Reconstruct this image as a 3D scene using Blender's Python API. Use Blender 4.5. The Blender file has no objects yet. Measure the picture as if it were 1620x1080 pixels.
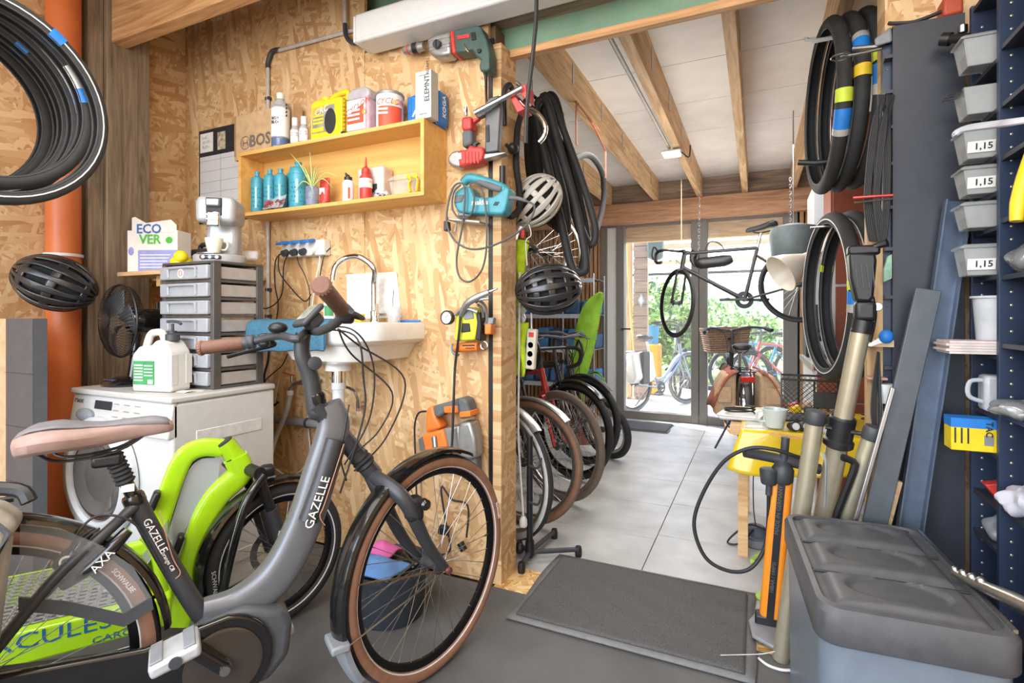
import bpy, bmesh, math, random
from mathutils import Vector as V, Matrix as Mx
random.seed(7)
PI = math.pi
scene = bpy.context.scene
COL = scene.collection

# ---------------------------------------------------------------- camera
YAW = math.radians(25); FPX = 830.0; U0 = 810.0; V0 = 502.0; EYE = 1.15
cam_d = bpy.data.cameras.new('camera'); cam = bpy.data.objects.new('camera', cam_d); COL.objects.link(cam)
cam.location = (0, 0, EYE); cam.rotation_euler = (PI / 2, 0, YAW)
cam_d.sensor_width = 36; cam_d.lens = FPX / 1620 * 36; cam_d.shift_y = -(540 - V0) / 1620
cam_d.clip_start = .05; cam_d.clip_end = 300
scene.camera = cam
# ---------------------------------------------------------------- world, sun, added fill lights, exposure
wd = bpy.data.worlds.new('world'); scene.world = wd; wd.use_nodes = True
wn = wd.node_tree.nodes; wl = wd.node_tree.links
sky = wn.new('ShaderNodeTexSky'); sky.sky_type = 'NISHITA'; sky.sun_disc = False
sky.sun_elevation = math.radians(48); sky.sun_rotation = math.radians(300); sky.dust_density = 3.0; sky.air_density = 1.0
wl.new(sky.outputs[0], wn['Background'].inputs[0]); wn['Background'].inputs[1].default_value = .95
sun_d = bpy.data.lights.new('sun', 'SUN'); sun_d.energy = 9.0; sun_d.angle = .012; sun_d.color = (1, .95, .86)
sun = bpy.data.objects.new('sun', sun_d); COL.objects.link(sun)
sun.rotation_euler = V((-.72, .34, .95)).to_track_quat('Z', 'Y').to_euler()
def area(name, loc, sx, sy, power, color, rot=(0, 0, 0)):
    d = bpy.data.lights.new(name, 'AREA'); d.shape = 'RECTANGLE'; d.size = sx; d.size_y = sy; d.energy = power; d.color = color
    o = bpy.data.objects.new(name, d); COL.objects.link(o); o.location = loc; o.rotation_euler = rot
    return o
area('workshop_ceiling_fill', (-1.3, .75, 2.62), 1.5, .5, 18, (1, .955, .90))  # unseen ceiling lights added to brighten the workshop, no fittings modelled
area('workshop_ceiling_fill', (.1, .55, 2.62), 1.5, .5, 18, (1, .955, .90))
area('workshop_ceiling_fill', (-.9, -.9, 2.62), 2.6, .8, 40, (1, .96, .91))
area('back_room_ceiling_fill', (-.77, 4.0, 2.40), .5, 1.8, 16, (1, .96, .91))  # unseen fill lights added below the back-room rafters
area('back_room_ceiling_fill', (.12, 4.4, 2.40), .4, 1.8, 10, (1, .96, .91))
area('workshop_rear_fill', (-1.0, -2.15, 1.5), 3.6, 2.6, 95, (.97, .98, 1), (PI / 2, 0, 0))  # unseen fill added behind the camera to lift upper walls and ceiling
def fill_point(name, loc, power, r=.18):
    d = bpy.data.lights.new(name, 'POINT'); d.energy = power; d.shadow_soft_size = r; d.color = (1, .96, .9); o = bpy.data.objects.new(name, d); COL.objects.link(o); o.location = loc
fill_point('back_room_fill', (-.55, 3.5, 1.75), 13, .35); fill_point('back_room_fill', (-.3, 4.9, 1.75), 11, .35); fill_point('workshop_fill', (-1.5, .5, 1.95), 15, .4)  # invisible points added in mid-room as fill, not real lamps
vs = scene.view_settings; vs.view_transform = 'Standard'; vs.look = 'None'; vs.exposure = .5; vs.gamma = 1; vs.use_curve_mapping = False

# ---------------------------------------------------------------- helpers: rays of the surveyed camera
CY, SY = math.cos(YAW), math.sin(YAW)
def ray(u, v):
    x = (u - U0) / FPX
    return V((x * CY - SY, x * SY + CY, (V0 - v) / FPX))
def onX(u, v, X): r = ray(u, v); r *= X / r.x; r.z += EYE; return r
def onY(u, v, Y): r = ray(u, v); r *= Y / r.y; r.z += EYE; return r
def onZ(u, v, Z): r = ray(u, v); r *= (Z - EYE) / r.z; r.z = Z; return r
def atT(u, v, t): r = ray(u, v) * t; r.z += EYE; return r
YW = 2.02                      # face of the sink wall
def frame(o, x, y):            # matrix with the given origin, x axis and (about) y axis
    x = V(x).normalized(); z = x.cross(V(y)).normalized(); y = z.cross(x)
    m = Mx((x, y, z)).transposed().to_4x4(); m.translation = V(o); return m
def frameZ(o, z, x):           # matrix with the given z axis and (about) x axis
    z = V(z).normalized(); y = z.cross(V(x)).normalized(); x = y.cross(z); m = Mx((x, y, z)).transposed().to_4x4(); m.translation = V(o); return m
def T(*a): return Mx.Translation(V(a[0] if len(a) == 1 else a))
def R(ax, deg): return Mx.Rotation(math.radians(deg), 4, ax)
def wallm(o): return frame(o, (1, 0, 0), (0, 0, 1))      # local x = right, y = up, z = out of the sink wall
def align(p, q):               # matrix that puts local z along p->q at p
    d = (V(q) - V(p)).normalized(); m = d.to_track_quat('Z', 'Y').to_matrix().to_4x4(); m.translation = V(p); return m

# ---------------------------------------------------------------- materials
def lin(h):
    h = h.lstrip('#'); c = [int(h[i:i + 2], 16) / 255 for i in (0, 2, 4)]
    return tuple((x / 12.92 if x <= .04045 else ((x + .055) / 1.055) ** 2.4) for x in c) + (1,)
MATS = {}
def newmat(name):
    m = bpy.data.materials.new(name); m.use_nodes = True; nt = m.node_tree
    return m, nt.nodes, nt.links, nt.nodes['Principled BSDF']
def nd(n, t, **k):
    x = n.new('ShaderNode' + t)
    for a, b in k.items():
        if a in ('op', 'operation'): x.operation = b
        else: x.inputs[a].default_value = b
    return x
def ramp(n, stops):
    r = n.new('ShaderNodeValToRGB'); e = r.color_ramp.elements
    while len(e) < len(stops): e.new(.5)
    for el, (p, c) in zip(e, stops): el.position = p; el.color = lin(c) if isinstance(c, str) else c
    return r
def mat(name, hexc, rough=.5, metal=0, var=.12, scale=30, bump=0, bscale=200, alpha=1, emit=0, spec=.5, coat=0, trans=0, sss=0):
    """plain procedural material: a base colour broken up by noise, with optional fine relief"""
    if name in MATS: return MATS[name]
    m, n, l, b = newmat(name)
    tc = nd(n, 'TexCoord'); no = nd(n, 'TexNoise', Scale=scale, Detail=3.0); l.new(tc.outputs['Object'], no.inputs['Vector'])
    c = lin(hexc)
    rp = ramp(n, [(.3, tuple(max(0, x * (1 - var)) for x in c[:3]) + (1,)), (.7, tuple(min(1, x * (1 + var)) for x in c[:3]) + (1,))])
    l.new(no.outputs['Fac'], rp.inputs[0]); l.new(rp.outputs[0], b.inputs['Base Color'])
    b.inputs['Roughness'].default_value = rough; b.inputs['Metallic'].default_value = metal
    b.inputs['Specular IOR Level'].default_value = spec; b.inputs['Coat Weight'].default_value = coat
    b.inputs['Transmission Weight'].default_value = trans
    if sss: b.inputs['Subsurface Weight'].default_value = sss; b.inputs['Subsurface Radius'].default_value = (.02, .02, .02)
    if emit: b.inputs['Emission Color'].default_value = c; b.inputs['Emission Strength'].default_value = emit
    if bump:
        n2 = nd(n, 'TexNoise', Scale=bscale, Detail=4.0); l.new(tc.outputs['Object'], n2.inputs['Vector'])
        bp = nd(n, 'Bump', Strength=bump, Distance=.002); l.new(n2.outputs['Fac'], bp.inputs['Height']); l.new(bp.outputs[0], b.inputs['Normal'])
    if alpha < 1:      # clear film or pane: part of the light passes straight through
        tr = n.new('ShaderNodeBsdfTransparent'); mx = nd(n, 'MixShader', Fac=alpha)
        l.new(tr.outputs[0], mx.inputs[1]); l.new(b.outputs[0], mx.inputs[2]); l.new(mx.outputs[0], n['Material Output'].inputs[0])
    MATS[name] = m
    return m
def osb(name, axis, tint=('#b78d60', '#cfa97a', '#dec096', '#ead6b2')):
    """oriented strand board: three layers of long flat flakes lying across each other"""
    m, n, l, b = newmat(name)
    tc = nd(n, 'TexCoord'); mp0 = nd(n, 'Mapping')
    # bring the board's plane to XY so that flakes lie in it
    if axis == 'y': mp0.inputs['Rotation'].default_value = (PI / 2, 0, 0)
    if axis == 'x': mp0.inputs['Rotation'].default_value = (0, PI / 2, 0)
    l.new(tc.outputs['Object'], mp0.inputs[0])
    wob = nd(n, 'TexNoise', Scale=5.0, Detail=2.0); l.new(mp0.outputs[0], wob.inputs['Vector'])
    add = nd(n, 'VectorMath', op='MULTIPLY_ADD'); add.inputs[1].default_value = (.022, .022, 0); l.new(wob.outputs['Color'], add.inputs[0]); l.new(mp0.outputs[0], add.inputs[2])
    layers = []
    for i, (ang, sc, st) in enumerate([(18, 44, .22), (-42, 36, .24), (76, 54, .2), (120, 46, .22), (50, 74, .24), (-12, 60, .22), (98, 38, .18)]):
        mr = nd(n, 'Mapping'); mr.inputs['Rotation'].default_value = (0, 0, math.radians(ang)); l.new(add.outputs[0], mr.inputs[0])
        mp = nd(n, 'Mapping'); mp.inputs['Scale'].default_value = (st * sc, sc, .01); mp.inputs['Location'].default_value = (i * 3.1, i * 1.7, 0)
        l.new(mr.outputs[0], mp.inputs[0])
        vo = nd(n, 'TexVoronoi', Scale=1.0); vo.voronoi_dimensions = '2D'; vo.distance = 'CHEBYCHEV'; l.new(mp.outputs[0], vo.inputs['Vector'])
        sp = nd(n, 'SeparateColor'); l.new(vo.outputs['Color'], sp.inputs[0])
        gr = nd(n, 'TexNoise', Scale=3.0, Detail=3.0); gm = nd(n, 'Mapping'); gm.inputs['Scale'].default_value = (.6, 6, 1); l.new(mp.outputs[0], gm.inputs[0]); l.new(gm.outputs[0], gr.inputs['Vector'])
        ad = nd(n, 'Math', op='MULTIPLY_ADD'); ad.inputs[1].default_value = .3; l.new(gr.outputs['Fac'], ad.inputs[0]); l.new(sp.outputs['Red'], ad.inputs[2])
        layers.append((ad, sp))
    cur = layers[0][0].outputs[0]
    for ad, sp in layers[1:]:
        th = nd(n, 'Math', op='GREATER_THAN'); th.inputs[1].default_value = .56; l.new(sp.outputs['Green'], th.inputs[0])
        mx = nd(n, 'Mix'); l.new(th.outputs[0], mx.inputs[0]); l.new(cur, mx.inputs[2]); l.new(ad.outputs[0], mx.inputs[3]); cur = mx.outputs[0]
    big = nd(n, 'TexNoise', Scale=2.2, Detail=2.0); l.new(mp0.outputs[0], big.inputs['Vector'])
    s2 = nd(n, 'Math', op='MULTIPLY_ADD'); s2.inputs[1].default_value = .3; l.new(big.outputs['Fac'], s2.inputs[0]); l.new(cur, s2.inputs[2])
    rp = ramp(n, [(.1, '#8f6a42'), (.2, tint[0]), (.55, tint[1]), (.85, tint[2]), (1.0, tint[3])])
    s3 = nd(n, 'Math', op='MULTIPLY'); s3.inputs[1].default_value = .66; l.new(s2.outputs[0], s3.inputs[0]); l.new(s3.outputs[0], rp.inputs[0])
    l.new(rp.outputs[0], b.inputs['Base Color']); b.inputs['Roughness'].default_value = .55; b.inputs['Specular IOR Level'].default_value = .3
    bp = nd(n, 'Bump', Strength=.25, Distance=.003); l.new(cur, bp.inputs['Height']); l.new(bp.outputs[0], b.inputs['Normal'])
    return m
def wood(name, lo, hi, axis='x', scale=1.0, rough=.6):
    """sawn timber: long grain along one axis with knots"""
    m, n, l, b = newmat(name)
    tc = nd(n, 'TexCoord'); mp = nd(n, 'Mapping'); s = {'x': (1.2, 14, 14), 'y': (14, 1.2, 14), 'z': (14, 14, 1.2)}[axis]
    mp.inputs['Scale'].default_value = tuple(q * scale for q in s); l.new(tc.outputs['Object'], mp.inputs[0])
    no = nd(n, 'TexNoise', Scale=2.0, Detail=6.0, Distortion=1.2); l.new(mp.outputs[0], no.inputs['Vector'])
    kn = nd(n, 'TexVoronoi', Scale=1.6 * scale); l.new(tc.outputs['Object'], kn.inputs['Vector'])
    kr = ramp(n, [(.0, (0, 0, 0, 1)), (.06, (1, 1, 1, 1))]); l.new(kn.outputs['Distance'], kr.inputs[0])
    rp = ramp(n, [(.3, lo), (.68, hi)]); l.new(no.outputs['Fac'], rp.inputs[0])
    mx = nd(n, 'Mix'); mx.data_type = 'RGBA'; mx.blend_type = 'MULTIPLY'; mx.inputs[0].default_value = .45
    l.new(rp.outputs[0], mx.inputs[6]); l.new(kr.outputs[0], mx.inputs[7]); l.new(mx.outputs[2], b.inputs['Base Color'])
    b.inputs['Roughness'].default_value = rough; b.inputs['Specular IOR Level'].default_value = .3
    bp = nd(n, 'Bump', Strength=.15, Distance=.002); l.new(no.outputs['Fac'], bp.inputs['Height']); l.new(bp.outputs[0], b.inputs['Normal'])
    return m

# ---------------------------------------------------------------- mesh builder
def bez(pts, k=6):             # Catmull-Rom through the points
    pts = [V(p) for p in pts]
    if len(pts) < 3 or k < 2: return pts
    out = []
    for i in range(len(pts) - 1):
        p0 = pts[max(i - 1, 0)]; p1 = pts[i]; p2 = pts[i + 1]; p3 = pts[min(i + 2, len(pts) - 1)]
        for j in range(k):
            t = j / k
            out.append(.5 * ((2 * p1) + (p2 - p0) * t + (2 * p0 - 5 * p1 + 4 * p2 - p3) * t * t + (3 * p1 - p0 - 3 * p2 + p3) * t ** 3))
    out.append(pts[-1]); return out
class MB:
    def __init__(s): s.v = []; s.f = []
    def add(s, vs, fs, M=None):
        o = len(s.v); s.v += [(M @ V(p)) if M else V(p) for p in vs]; s.f += [[i + o for i in f] for f in fs]; return s
    def box(s, c, d, M=None):
        x, y, z = (q / 2 for q in d)
        vs = [(c[0] + a * x, c[1] + b * y, c[2] + e * z) for a in (-1, 1) for b in (-1, 1) for e in (-1, 1)]
        return s.add(vs, [(0, 1, 3, 2), (4, 6, 7, 5), (0, 4, 5, 1), (2, 3, 7, 6), (0, 2, 6, 4), (1, 5, 7, 3)], M)
    def b2(s, lo, hi, M=None): return s.box([(a + b) / 2 for a, b in zip(lo, hi)], [abs(b - a) for a, b in zip(lo, hi)], M)
    def rings(s, rs, closed=False, caps=True, M=None):
        n = len(rs[0]); vs = [p for r in rs for p in r]; fs = []
        m = len(rs)
        for i in range(m if closed else m - 1):
            a, b = i * n, ((i + 1) % m) * n
            for j in range(n): fs.append((a + j, a + (j + 1) % n, b + (j + 1) % n, b + j))
        if caps and not closed: fs += [tuple(range(n)), tuple(range((m - 1) * n, m * n))]
        return s.add(vs, fs, M)
    def lathe(s, prof, n=20, M=None, caps=True):
        return s.rings([[(r * math.cos(2 * PI * j / n), r * math.sin(2 * PI * j / n), z) for j in range(n)] for r, z in prof], caps=caps, M=M)
    def cyl(s, p, q, r, r2=None, n=12, M=None):
        L = (V(q) - V(p)).length; A = align(p, q); return s.lathe([(r, 0), (r if r2 is None else r2, L)], n, (M @ A) if M else A)
    def tube(s, pts, r, n=8, k=6, closed=False, M=None, flat=1.0, sq=1.0):
        if closed: pts = list(pts); P = bez(pts[-2:] + pts + pts[:2], k)[2 * k if k > 1 else 2:-(k + 1) if k > 1 else -2]
        else: P = bez(pts, k)
        m = len(P); rs = []; up = None
        for i, p in enumerate(P):
            t = (P[(i + 1) % m] - P[i - 1]) if (closed or 0 < i < m - 1) else (P[min(i + 1, m - 1)] - P[max(i - 1, 0)])
            t = t.normalized() if t.length > 1e-9 else V((0, 0, 1))
            if up is None: up = V((0, 0, 1)) if abs(t.z) < .9 else V((1, 0, 0))
            up = (up - t * up.dot(t)); up = up.normalized() if up.length > 1e-6 else t.orthogonal().normalized(); w = t.cross(up)
            if isinstance(r, (list, tuple)):
                x = i / max(m - 1, 1) * (len(r) - 1); a = min(int(x), len(r) - 2); rr = r[a] + (r[a + 1] - r[a]) * (x - a)
            else: rr = r
            pw = lambda q: math.copysign(abs(q) ** sq, q)
            rs.append([p + (up * pw(math.cos(2 * PI * (j + .5) / n)) * flat + w * pw(math.sin(2 * PI * (j + .5) / n))) * rr for j in range(n)])
        return s.rings(rs, closed=closed, M=M)
    def torus(s, Rr, r, M=None, n=40, m=10, a0=0, a1=360, rz=None):   # axis = local z
        full = abs(a1 - a0) >= 360; k = n if full else n + 1; rz = rz or r
        rs = []
        for i in range(k):
            a = math.radians(a0 + (a1 - a0) * i / n)
            rs.append([((Rr + r * math.cos(2 * PI * j / m)) * math.cos(a), (Rr + r * math.cos(2 * PI * j / m)) * math.sin(a), rz * math.sin(2 * PI * j / m)) for j in range(m)])
        return s.rings(rs, closed=full, M=M)
    def band(s, prof, M=None, n=40, a0=0, a1=360):     # closed section (radius, z) swept about local z
        full = abs(a1 - a0) >= 360; k = n if full else n + 1
        return s.rings([[(r * math.cos(a), r * math.sin(a), z) for r, z in prof] for a in (math.radians(a0 + (a1 - a0) * i / n) for i in range(k))], closed=full, M=M)
    def prism(s, poly, z0, z1, M=None):
        return s.rings([[(x, y, z0) for x, y in poly], [(x, y, z1) for x, y in poly]], M=M)
    def ball(s, c, rad, M=None, n=16, m=10):
        rad = (rad,) * 3 if not hasattr(rad, '__len__') else rad
        pr = [(max(1e-4, math.sin(PI * i / m)), -math.cos(PI * i / m)) for i in range(m + 1)]
        A = T(c) @ Mx.Diagonal((*rad, 1)); return s.lathe(pr, n, (M @ A) if M else A)
    def grid(s, fn, nu, nv, M=None):
        vs = [fn(i / nu, j / nv) for i in range(nu + 1) for j in range(nv + 1)]
        return s.add(vs, [(i * (nv + 1) + j, i * (nv + 1) + j + 1, (i + 1) * (nv + 1) + j + 1, (i + 1) * (nv + 1) + j) for i in range(nu) for j in range(nv)], M)
    def mesh(s, name):
        me = bpy.data.meshes.new(name); me.from_pydata([tuple(p) for p in s.v], [], s.f)
        bm = bmesh.new(); bm.from_mesh(me); bmesh.ops.recalc_face_normals(bm, faces=bm.faces); bm.to_mesh(me); bm.free()
        return me
    def build(s, name, m, parent=None, bevel=0, seg=2, smooth=True, solid=0, sub=0, **tags):
        me = s.mesh(name)
        if smooth: me.shade_smooth(); me.set_sharp_from_angle(angle=math.radians(38))
        me.materials.append(m)
        o = bpy.data.objects.new(name, me); COL.objects.link(o); link(o, parent)
        if solid: md = o.modifiers.new('solid', 'SOLIDIFY'); md.thickness = solid; md.offset = 0
        if bevel: md = o.modifiers.new('bevel', 'BEVEL'); md.width = bevel; md.segments = seg; md.limit_method = 'ANGLE'; md.angle_limit = math.radians(35); md.harden_normals = False
        if sub: md = o.modifiers.new('sub', 'SUBSURF'); md.levels = sub; md.render_levels = sub
        for k, q in tags.items(): o[k] = q
        return o
WROOT = set()
def link(o, parent):
    if parent is None: return
    o.parent = parent
    if parent.name in WROOT: o.matrix_parent_inverse = parent.matrix_basis.inverted()
def thing(name, label, cat, loc=None, M=None, group=None):
    """an Empty at the thing's base; with loc the parts come in room coordinates, with M in the thing's own"""
    o = bpy.data.objects.new(name, None); COL.objects.link(o); o.empty_display_size = .05
    if M is not None: o.matrix_basis = M
    else: o.location = loc; WROOT.add(o.name)
    o['label'] = label; o['category'] = cat
    if group: o['group'] = group
    return o
def tag(o, label, cat, group=None, kind=None):
    o['label'] = label; o['category'] = cat
    if group: o['group'] = group
    if kind: o['kind'] = kind
    return o
def struct(o): o['kind'] = 'structure'; return o
def copy_tree(o, parent=None, **tags):
    c = o.copy(); COL.objects.link(c)
    if parent: c.parent = parent
    for k, q in tags.items(): c[k] = q
    for ch in [x for x in ALLCH(o)]: copy_tree(ch, c)
    return c
def ALLCH(o): return [x for x in bpy.data.objects if x.parent == o]
TXT = {}
def text(s, size, M, m, parent, name='lettering', ext=.0006, align='CENTER', sx=1.0, bold=0, shear=0, wrap=0):
    key = (s, align, bold, shear)
    if key not in TXT:
        c = bpy.data.curves.new('t', 'FONT'); c.body = s; c.size = 1; c.align_x = align; c.align_y = 'CENTER'; c.extrude = .02; c.offset = bold; c.resolution_u = 2; c.shear = shear
        o = bpy.data.objects.new('t', c); me = bpy.data.meshes.new_from_object(o); bpy.data.objects.remove(o); TXT[key] = me
    me = TXT[key].copy(); me.transform(Mx.Diagonal((size * sx, size, ext / .02, 1)))
    if wrap:                   # bend the print round a bottle of radius wrap whose front is at local z = 0
        for q in me.vertices: a = q.co.x / wrap; r = wrap + q.co.z; q.co.x = r * math.sin(a); q.co.z = r * math.cos(a) - wrap
    me.transform(M)
    me.materials.clear(); me.materials.append(m)
    o = bpy.data.objects.new(name, me); COL.objects.link(o); link(o, parent); return o
def px(pts, Y=YW):             # pixel outline -> (x, z) outline on a plane parallel to the sink wall
    return [(p.x, p.z) for p in (onY(u, v, Y) for u, v in pts)]
WX = frame((0, 0, 0), (1, 0, 0), (0, 0, 1))    # (x, z, -y) drawing plane of the sink wall: local z = -world y
def slab(pts, y0, y1, Yp=None):                # outline traced on plane Yp, running from depth y0 (near) to y1 (far)
    return MB().prism(px(pts, Yp if Yp else y0), -y0, -y1, WX)

# ---------------------------------------------------------------- shared materials
M_osbY = osb('osb_sink_wall', 'y'); M_osbX = osb('osb_side', 'x'); M_osbZ = osb('osb_floor', 'z', ('#b98a50', '#d9b277', '#ead0a0', '#f2dfb8'))
M_raft = wood('rafter_timber', '#b58c60', '#e2c096', 'y'); M_beam = wood('beam_timber', '#a8794e', '#d9ac7c', 'x'); M_post = wood('grey_post_timber', '#665748', '#9c8871', 'z')
M_purlin = wood('purlin_timber', '#a87c5e', '#d4a685', 'x'); M_ply = wood('pine_ply', '#cf9a52', '#e2b46c', 'x', .6, .45); M_dark_t = wood('old_timber', '#77655a', '#a8927f', 'x')
M_black = mat('black_plastic', '#1b1b1d', .42); M_dkgrey = mat('dark_grey_plastic', '#3a3c40', .5); M_grey = mat('grey_plastic', '#7d8084', .5)
M_white = mat('white_plastic', '#dcdcda', .4, var=.04); M_rubber = mat('black_rubber', '#222224', .7, bump=.2, bscale=300); M_cable = mat('black_cable', '#252526', .55)
M_steel = mat('bare_steel', '#a8a9ab', .28, 1, var=.06); M_chrome = mat('chrome', '#d5d7d9', .1, 1, var=.03); M_alu = mat('brushed_aluminium', '#c3c3c0', .34, 1, var=.05)
M_card = mat('brown_cardboard', '#c4a57f', .8, bump=.1, bscale=90); M_paper = mat('white_paper', '#e6e4df', .7, var=.04)
M_blue = mat('blue_print', '#1f74c4', .5); M_red = mat('red_plastic', '#c23a32', .42); M_orange = mat('orange_plastic', '#e2792f', .42)
M_yellow = mat('yellow_plastic', '#e8c526', .42); M_green = mat('green_print', '#3b8f57', .5); M_ink = mat('black_ink', '#26272a', .6); M_lime = mat('lime_label', '#c3d43a', .5)
M_clear = mat('clear_plastic', '#d8dadb', .15, var=.03, alpha=.34); M_glass = mat('window_glass', '#e8f0f0', .03, var=.0, alpha=.1)
# ================================================================ the setting
# floors
M_rubfloor = mat('rubber_floor', '#5a5958', .75, var=.18, scale=4, bump=.3, bscale=400)
f = MB().b2((-3.12, -2.2, -.12), (1.2, 2.0, 0)).build('floor', M_rubfloor); struct(f)
th = MB().b2((-1.02, 2.0, -.12), (.45, 2.2, .002)).build('trim_1', M_osbZ); struct(th)
M_tile = mat('grey_stone_tile', '#b4b4b1', .42, var=.16, scale=5, bump=.12, bscale=60)
fb = MB().b2((-3.3, 2.2, -.12), (1.9, 6.2, -.008)).build('floor_back_room', mat('tile_joint', '#6d6c69', .8)); struct(fb)
tile = None
for col, (x0, x1, dy) in enumerate([(-3.3, -2.27, 0), (-2.27, -1.37, 0), (-1.37, -.475, 0), (-.475, .42, .06), (.42, 1.32, .06), (1.32, 1.9, .06)]):
    y = 2.2; ys = [2.2] + [2.27 + dy + .515 * k for k in range(8) if 2.27 + dy + .515 * k < 6.1] + [6.2]
    for a, b_ in zip(ys, ys[1:]):
        MB().b2((x0 + .002, a + .002, -.03), (x1 - .002, b_ - .002, 0)).build('tile', M_tile, fb, bevel=.0015, seg=1)
# left wall, sink wall (three boards), pillar reveal
w = MB().b2((-3.25, -2.2, -.1), (-3.10, YW + .16, 3.1)).build('wall_left', M_osbX); struct(w)
core = MB().b2((-3.10, YW + .02, -.1), (-1.03, YW + .15, 2.42)).build('wall_sink', mat('wall_studwork', '#6b5640', .8)); struct(core)
xs = [-3.10, onY(577, 300, YW).x, onY(773, 500, YW).x]
for i, (a, b_, zt) in enumerate([(xs[0], xs[1], 3.0), (xs[1], xs[2], 2.44)]):
    o = MB().b2((a + .0015, YW, 0), (b_ - .0015, YW + .02, zt)).build('osb_board', M_osbY, core)
MB().b2((onY(779.5, 500, YW).x, YW + .002, 0), (-.994, YW + .155, 2.33)).build('osb_board', M_osbX, core)
MB().b2((xs[2], YW + .004, 0), (onY(779.5, 500, YW).x, YW + .03, 2.36)).build('black_joint_strip', M_black, core)
# partition right of the opening
pr = MB().b2((.38, YW + .05, -.1), (1.9, YW + .17, 3.0)).build('wall_right_partition', M_osbY); struct(pr)
wr = MB().b2((.80, -2.2, -.1), (.95, YW + .05, 3.0)).build('wall_right', M_osbX); struct(wr)
# header above the opening
M_greenp = mat('green_painted_panel', '#7fa189', .7, var=.08, scale=8, bump=.6, bscale=160)
h = MB().b2((-3.2, 2.13, 2.33), (1.9, 2.17, 3.05)).build('wall_header', M_greenp); struct(h)
MB().b2((-.99, 2.10, 2.30), (1.9, 2.135, 2.332)).build('header_batten', M_beam, h)
MB().b2((-1.64, 2.055, 2.447), (1.9, 2.13, 2.52)).build('header_beam', M_dark_t, h)
c = MB().b2((-3.2, -2.2, 2.90), (1.9, 2.2, 3.0)).build('ceiling', mat('dark_ceiling_board', '#4a4540', .8)); struct(c)
j = MB().b2((-2.96, 1.55, 2.54), (1.2, 1.62, 2.78)).build('trim_joist', M_beam, bevel=.003); struct(j)
for y in (.6, -.4, -1.4):
    struct(MB().b2((-3.1, y, 2.66), (1.2, y + .07, 2.90)).build('trim_joist', M_beam, bevel=.003))
p = MB().b2((-3.10, 1.53, 0), (-2.96, 1.735, 2.9)).build('trim_post', M_post, bevel=.004); struct(p)
MB().b2((-3.10, 1.46, 0), (-2.985, 1.528, 2.9)).build('side_plank', M_post, p, bevel=.003)
# ---- back room shell
M_wpan = mat('white_ceiling_panel', '#e6e3df', .75, var=.05, scale=6, bump=.15, bscale=150)
cb = MB().b2((-3.4, 2.17, 2.66), (1.95, 6.2, 2.78)).build('ceiling_back_room', M_wpan); struct(cb)
RX = [-2.02, -1.512, -.995, -.545, -.107, .33, .78, 1.2]
ed = [-3.3] + RX + [1.9]
for a, b_ in zip(ed, ed[1:]):
    ys = [2.2, 2.62, 3.22, 3.83, 4.44, 5.05, 5.66, 6.1]
    for y0, y1 in zip(ys, ys[1:]): MB().b2((a + .02, y0 + .0025, 2.645), (b_ - .02, y1 - .0025, 2.66)).build('ceiling_panel', M_wpan, cb, bevel=.002, seg=1)
for x in RX:
    r = MB().b2((x - .028, 2.17, 2.425), (x + .028, 5.86, 2.645)).build('trim_rafter', M_raft, bevel=.003); struct(r)
    for k in range(5): MB().b2((x + .028, 2.9 + .62 * k, 2.50), (x + .031, 2.93 + .62 * k, 2.62)).build('bracket', M_steel, r)
pu = MB().b2((-3.3, 5.86, 2.20), (1.9, 5.94, 2.425)).build('trim_purlin', M_purlin, bevel=.003); struct(pu)
struct(MB().b2((-3.3, 5.94, 2.425), (1.9, 6.02, 2.7)).build('trim_wall_plate', M_dark_t))
struct(MB().b2((-3.4, 2.1, -.1), (-3.3, 6.2, 2.8)).build('wall_left_back_room', M_osbX))
struct(MB().b2((1.75, 2.1, -.1), (1.9, 6.2, 2.8)).build('wall_right_back_room', M_white))
# slatted cladding either side of the glass front
M_slat = wood('cladding_slat', '#9a7552', '#c9a27a', 'z'); M_felt = mat('black_felt', '#222121', .9)
for nm, x0, x1 in (('wall_slatted_left', -3.3, onY(950, 500, 5.97).x), ('wall_slatted_right', onY(1262, 500, 5.97).x, 1.75)):
    wv = MB().b2((x0, 6.02, 0), (x1, 6.12, 2.5)).build(nm, M_felt); struct(wv)
    k = x0 + .02
    while k < x1 - .02:
        MB().b2((k, 5.985, 0), (k + .034, 6.02, 2.45)).build('slat', M_slat, wv); k += .05
# glass front: frame, mullion, panes
M_frame = mat('grey_window_frame', '#75726d', .5, var=.05)
gx = lambda u: onY(u, 500, 5.97).x
gf = MB().b2((gx(950), 5.98, 0), (gx(1262), 6.08, .085)).build('window_1', M_frame, bevel=.004); struct(gf)
for u0, u1 in ((950, 960), (975, 987), (1093, 1105), (1106, 1119), (1239, 1262)): MB().b2((gx(u0), 5.97, .0), (gx(u1), 6.09, 2.25)).build('frame_post', M_frame, gf, bevel=.004)
MB().b2((gx(960), 6.0, .0), (gx(975), 6.03, 2.25)).build('white_reveal', M_white, gf)
MB().b2((gx(950), 6.09, 2.02), (gx(1262), 6.19, 2.20)).build('head_rail', wood('pine_head', '#b98a58', '#dcb888', 'x'), gf)
MB().b2((gx(950), 5.98, 2.185), (gx(1262), 6.08, 2.26)).build('frame_head', M_frame, gf)
for u0, u1 in ((987, 1093), (1119, 1239)): MB().b2((gx(u0), 6.03, .085), (gx(u1), 6.036, 2.185)).build('pane', M_glass, gf)
MB().tube([(gx(983), 5.95, 1.02), (gx(983) + .11, 5.94, 1.02)], .009).build('door_handle', M_dkgrey, gf)
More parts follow.
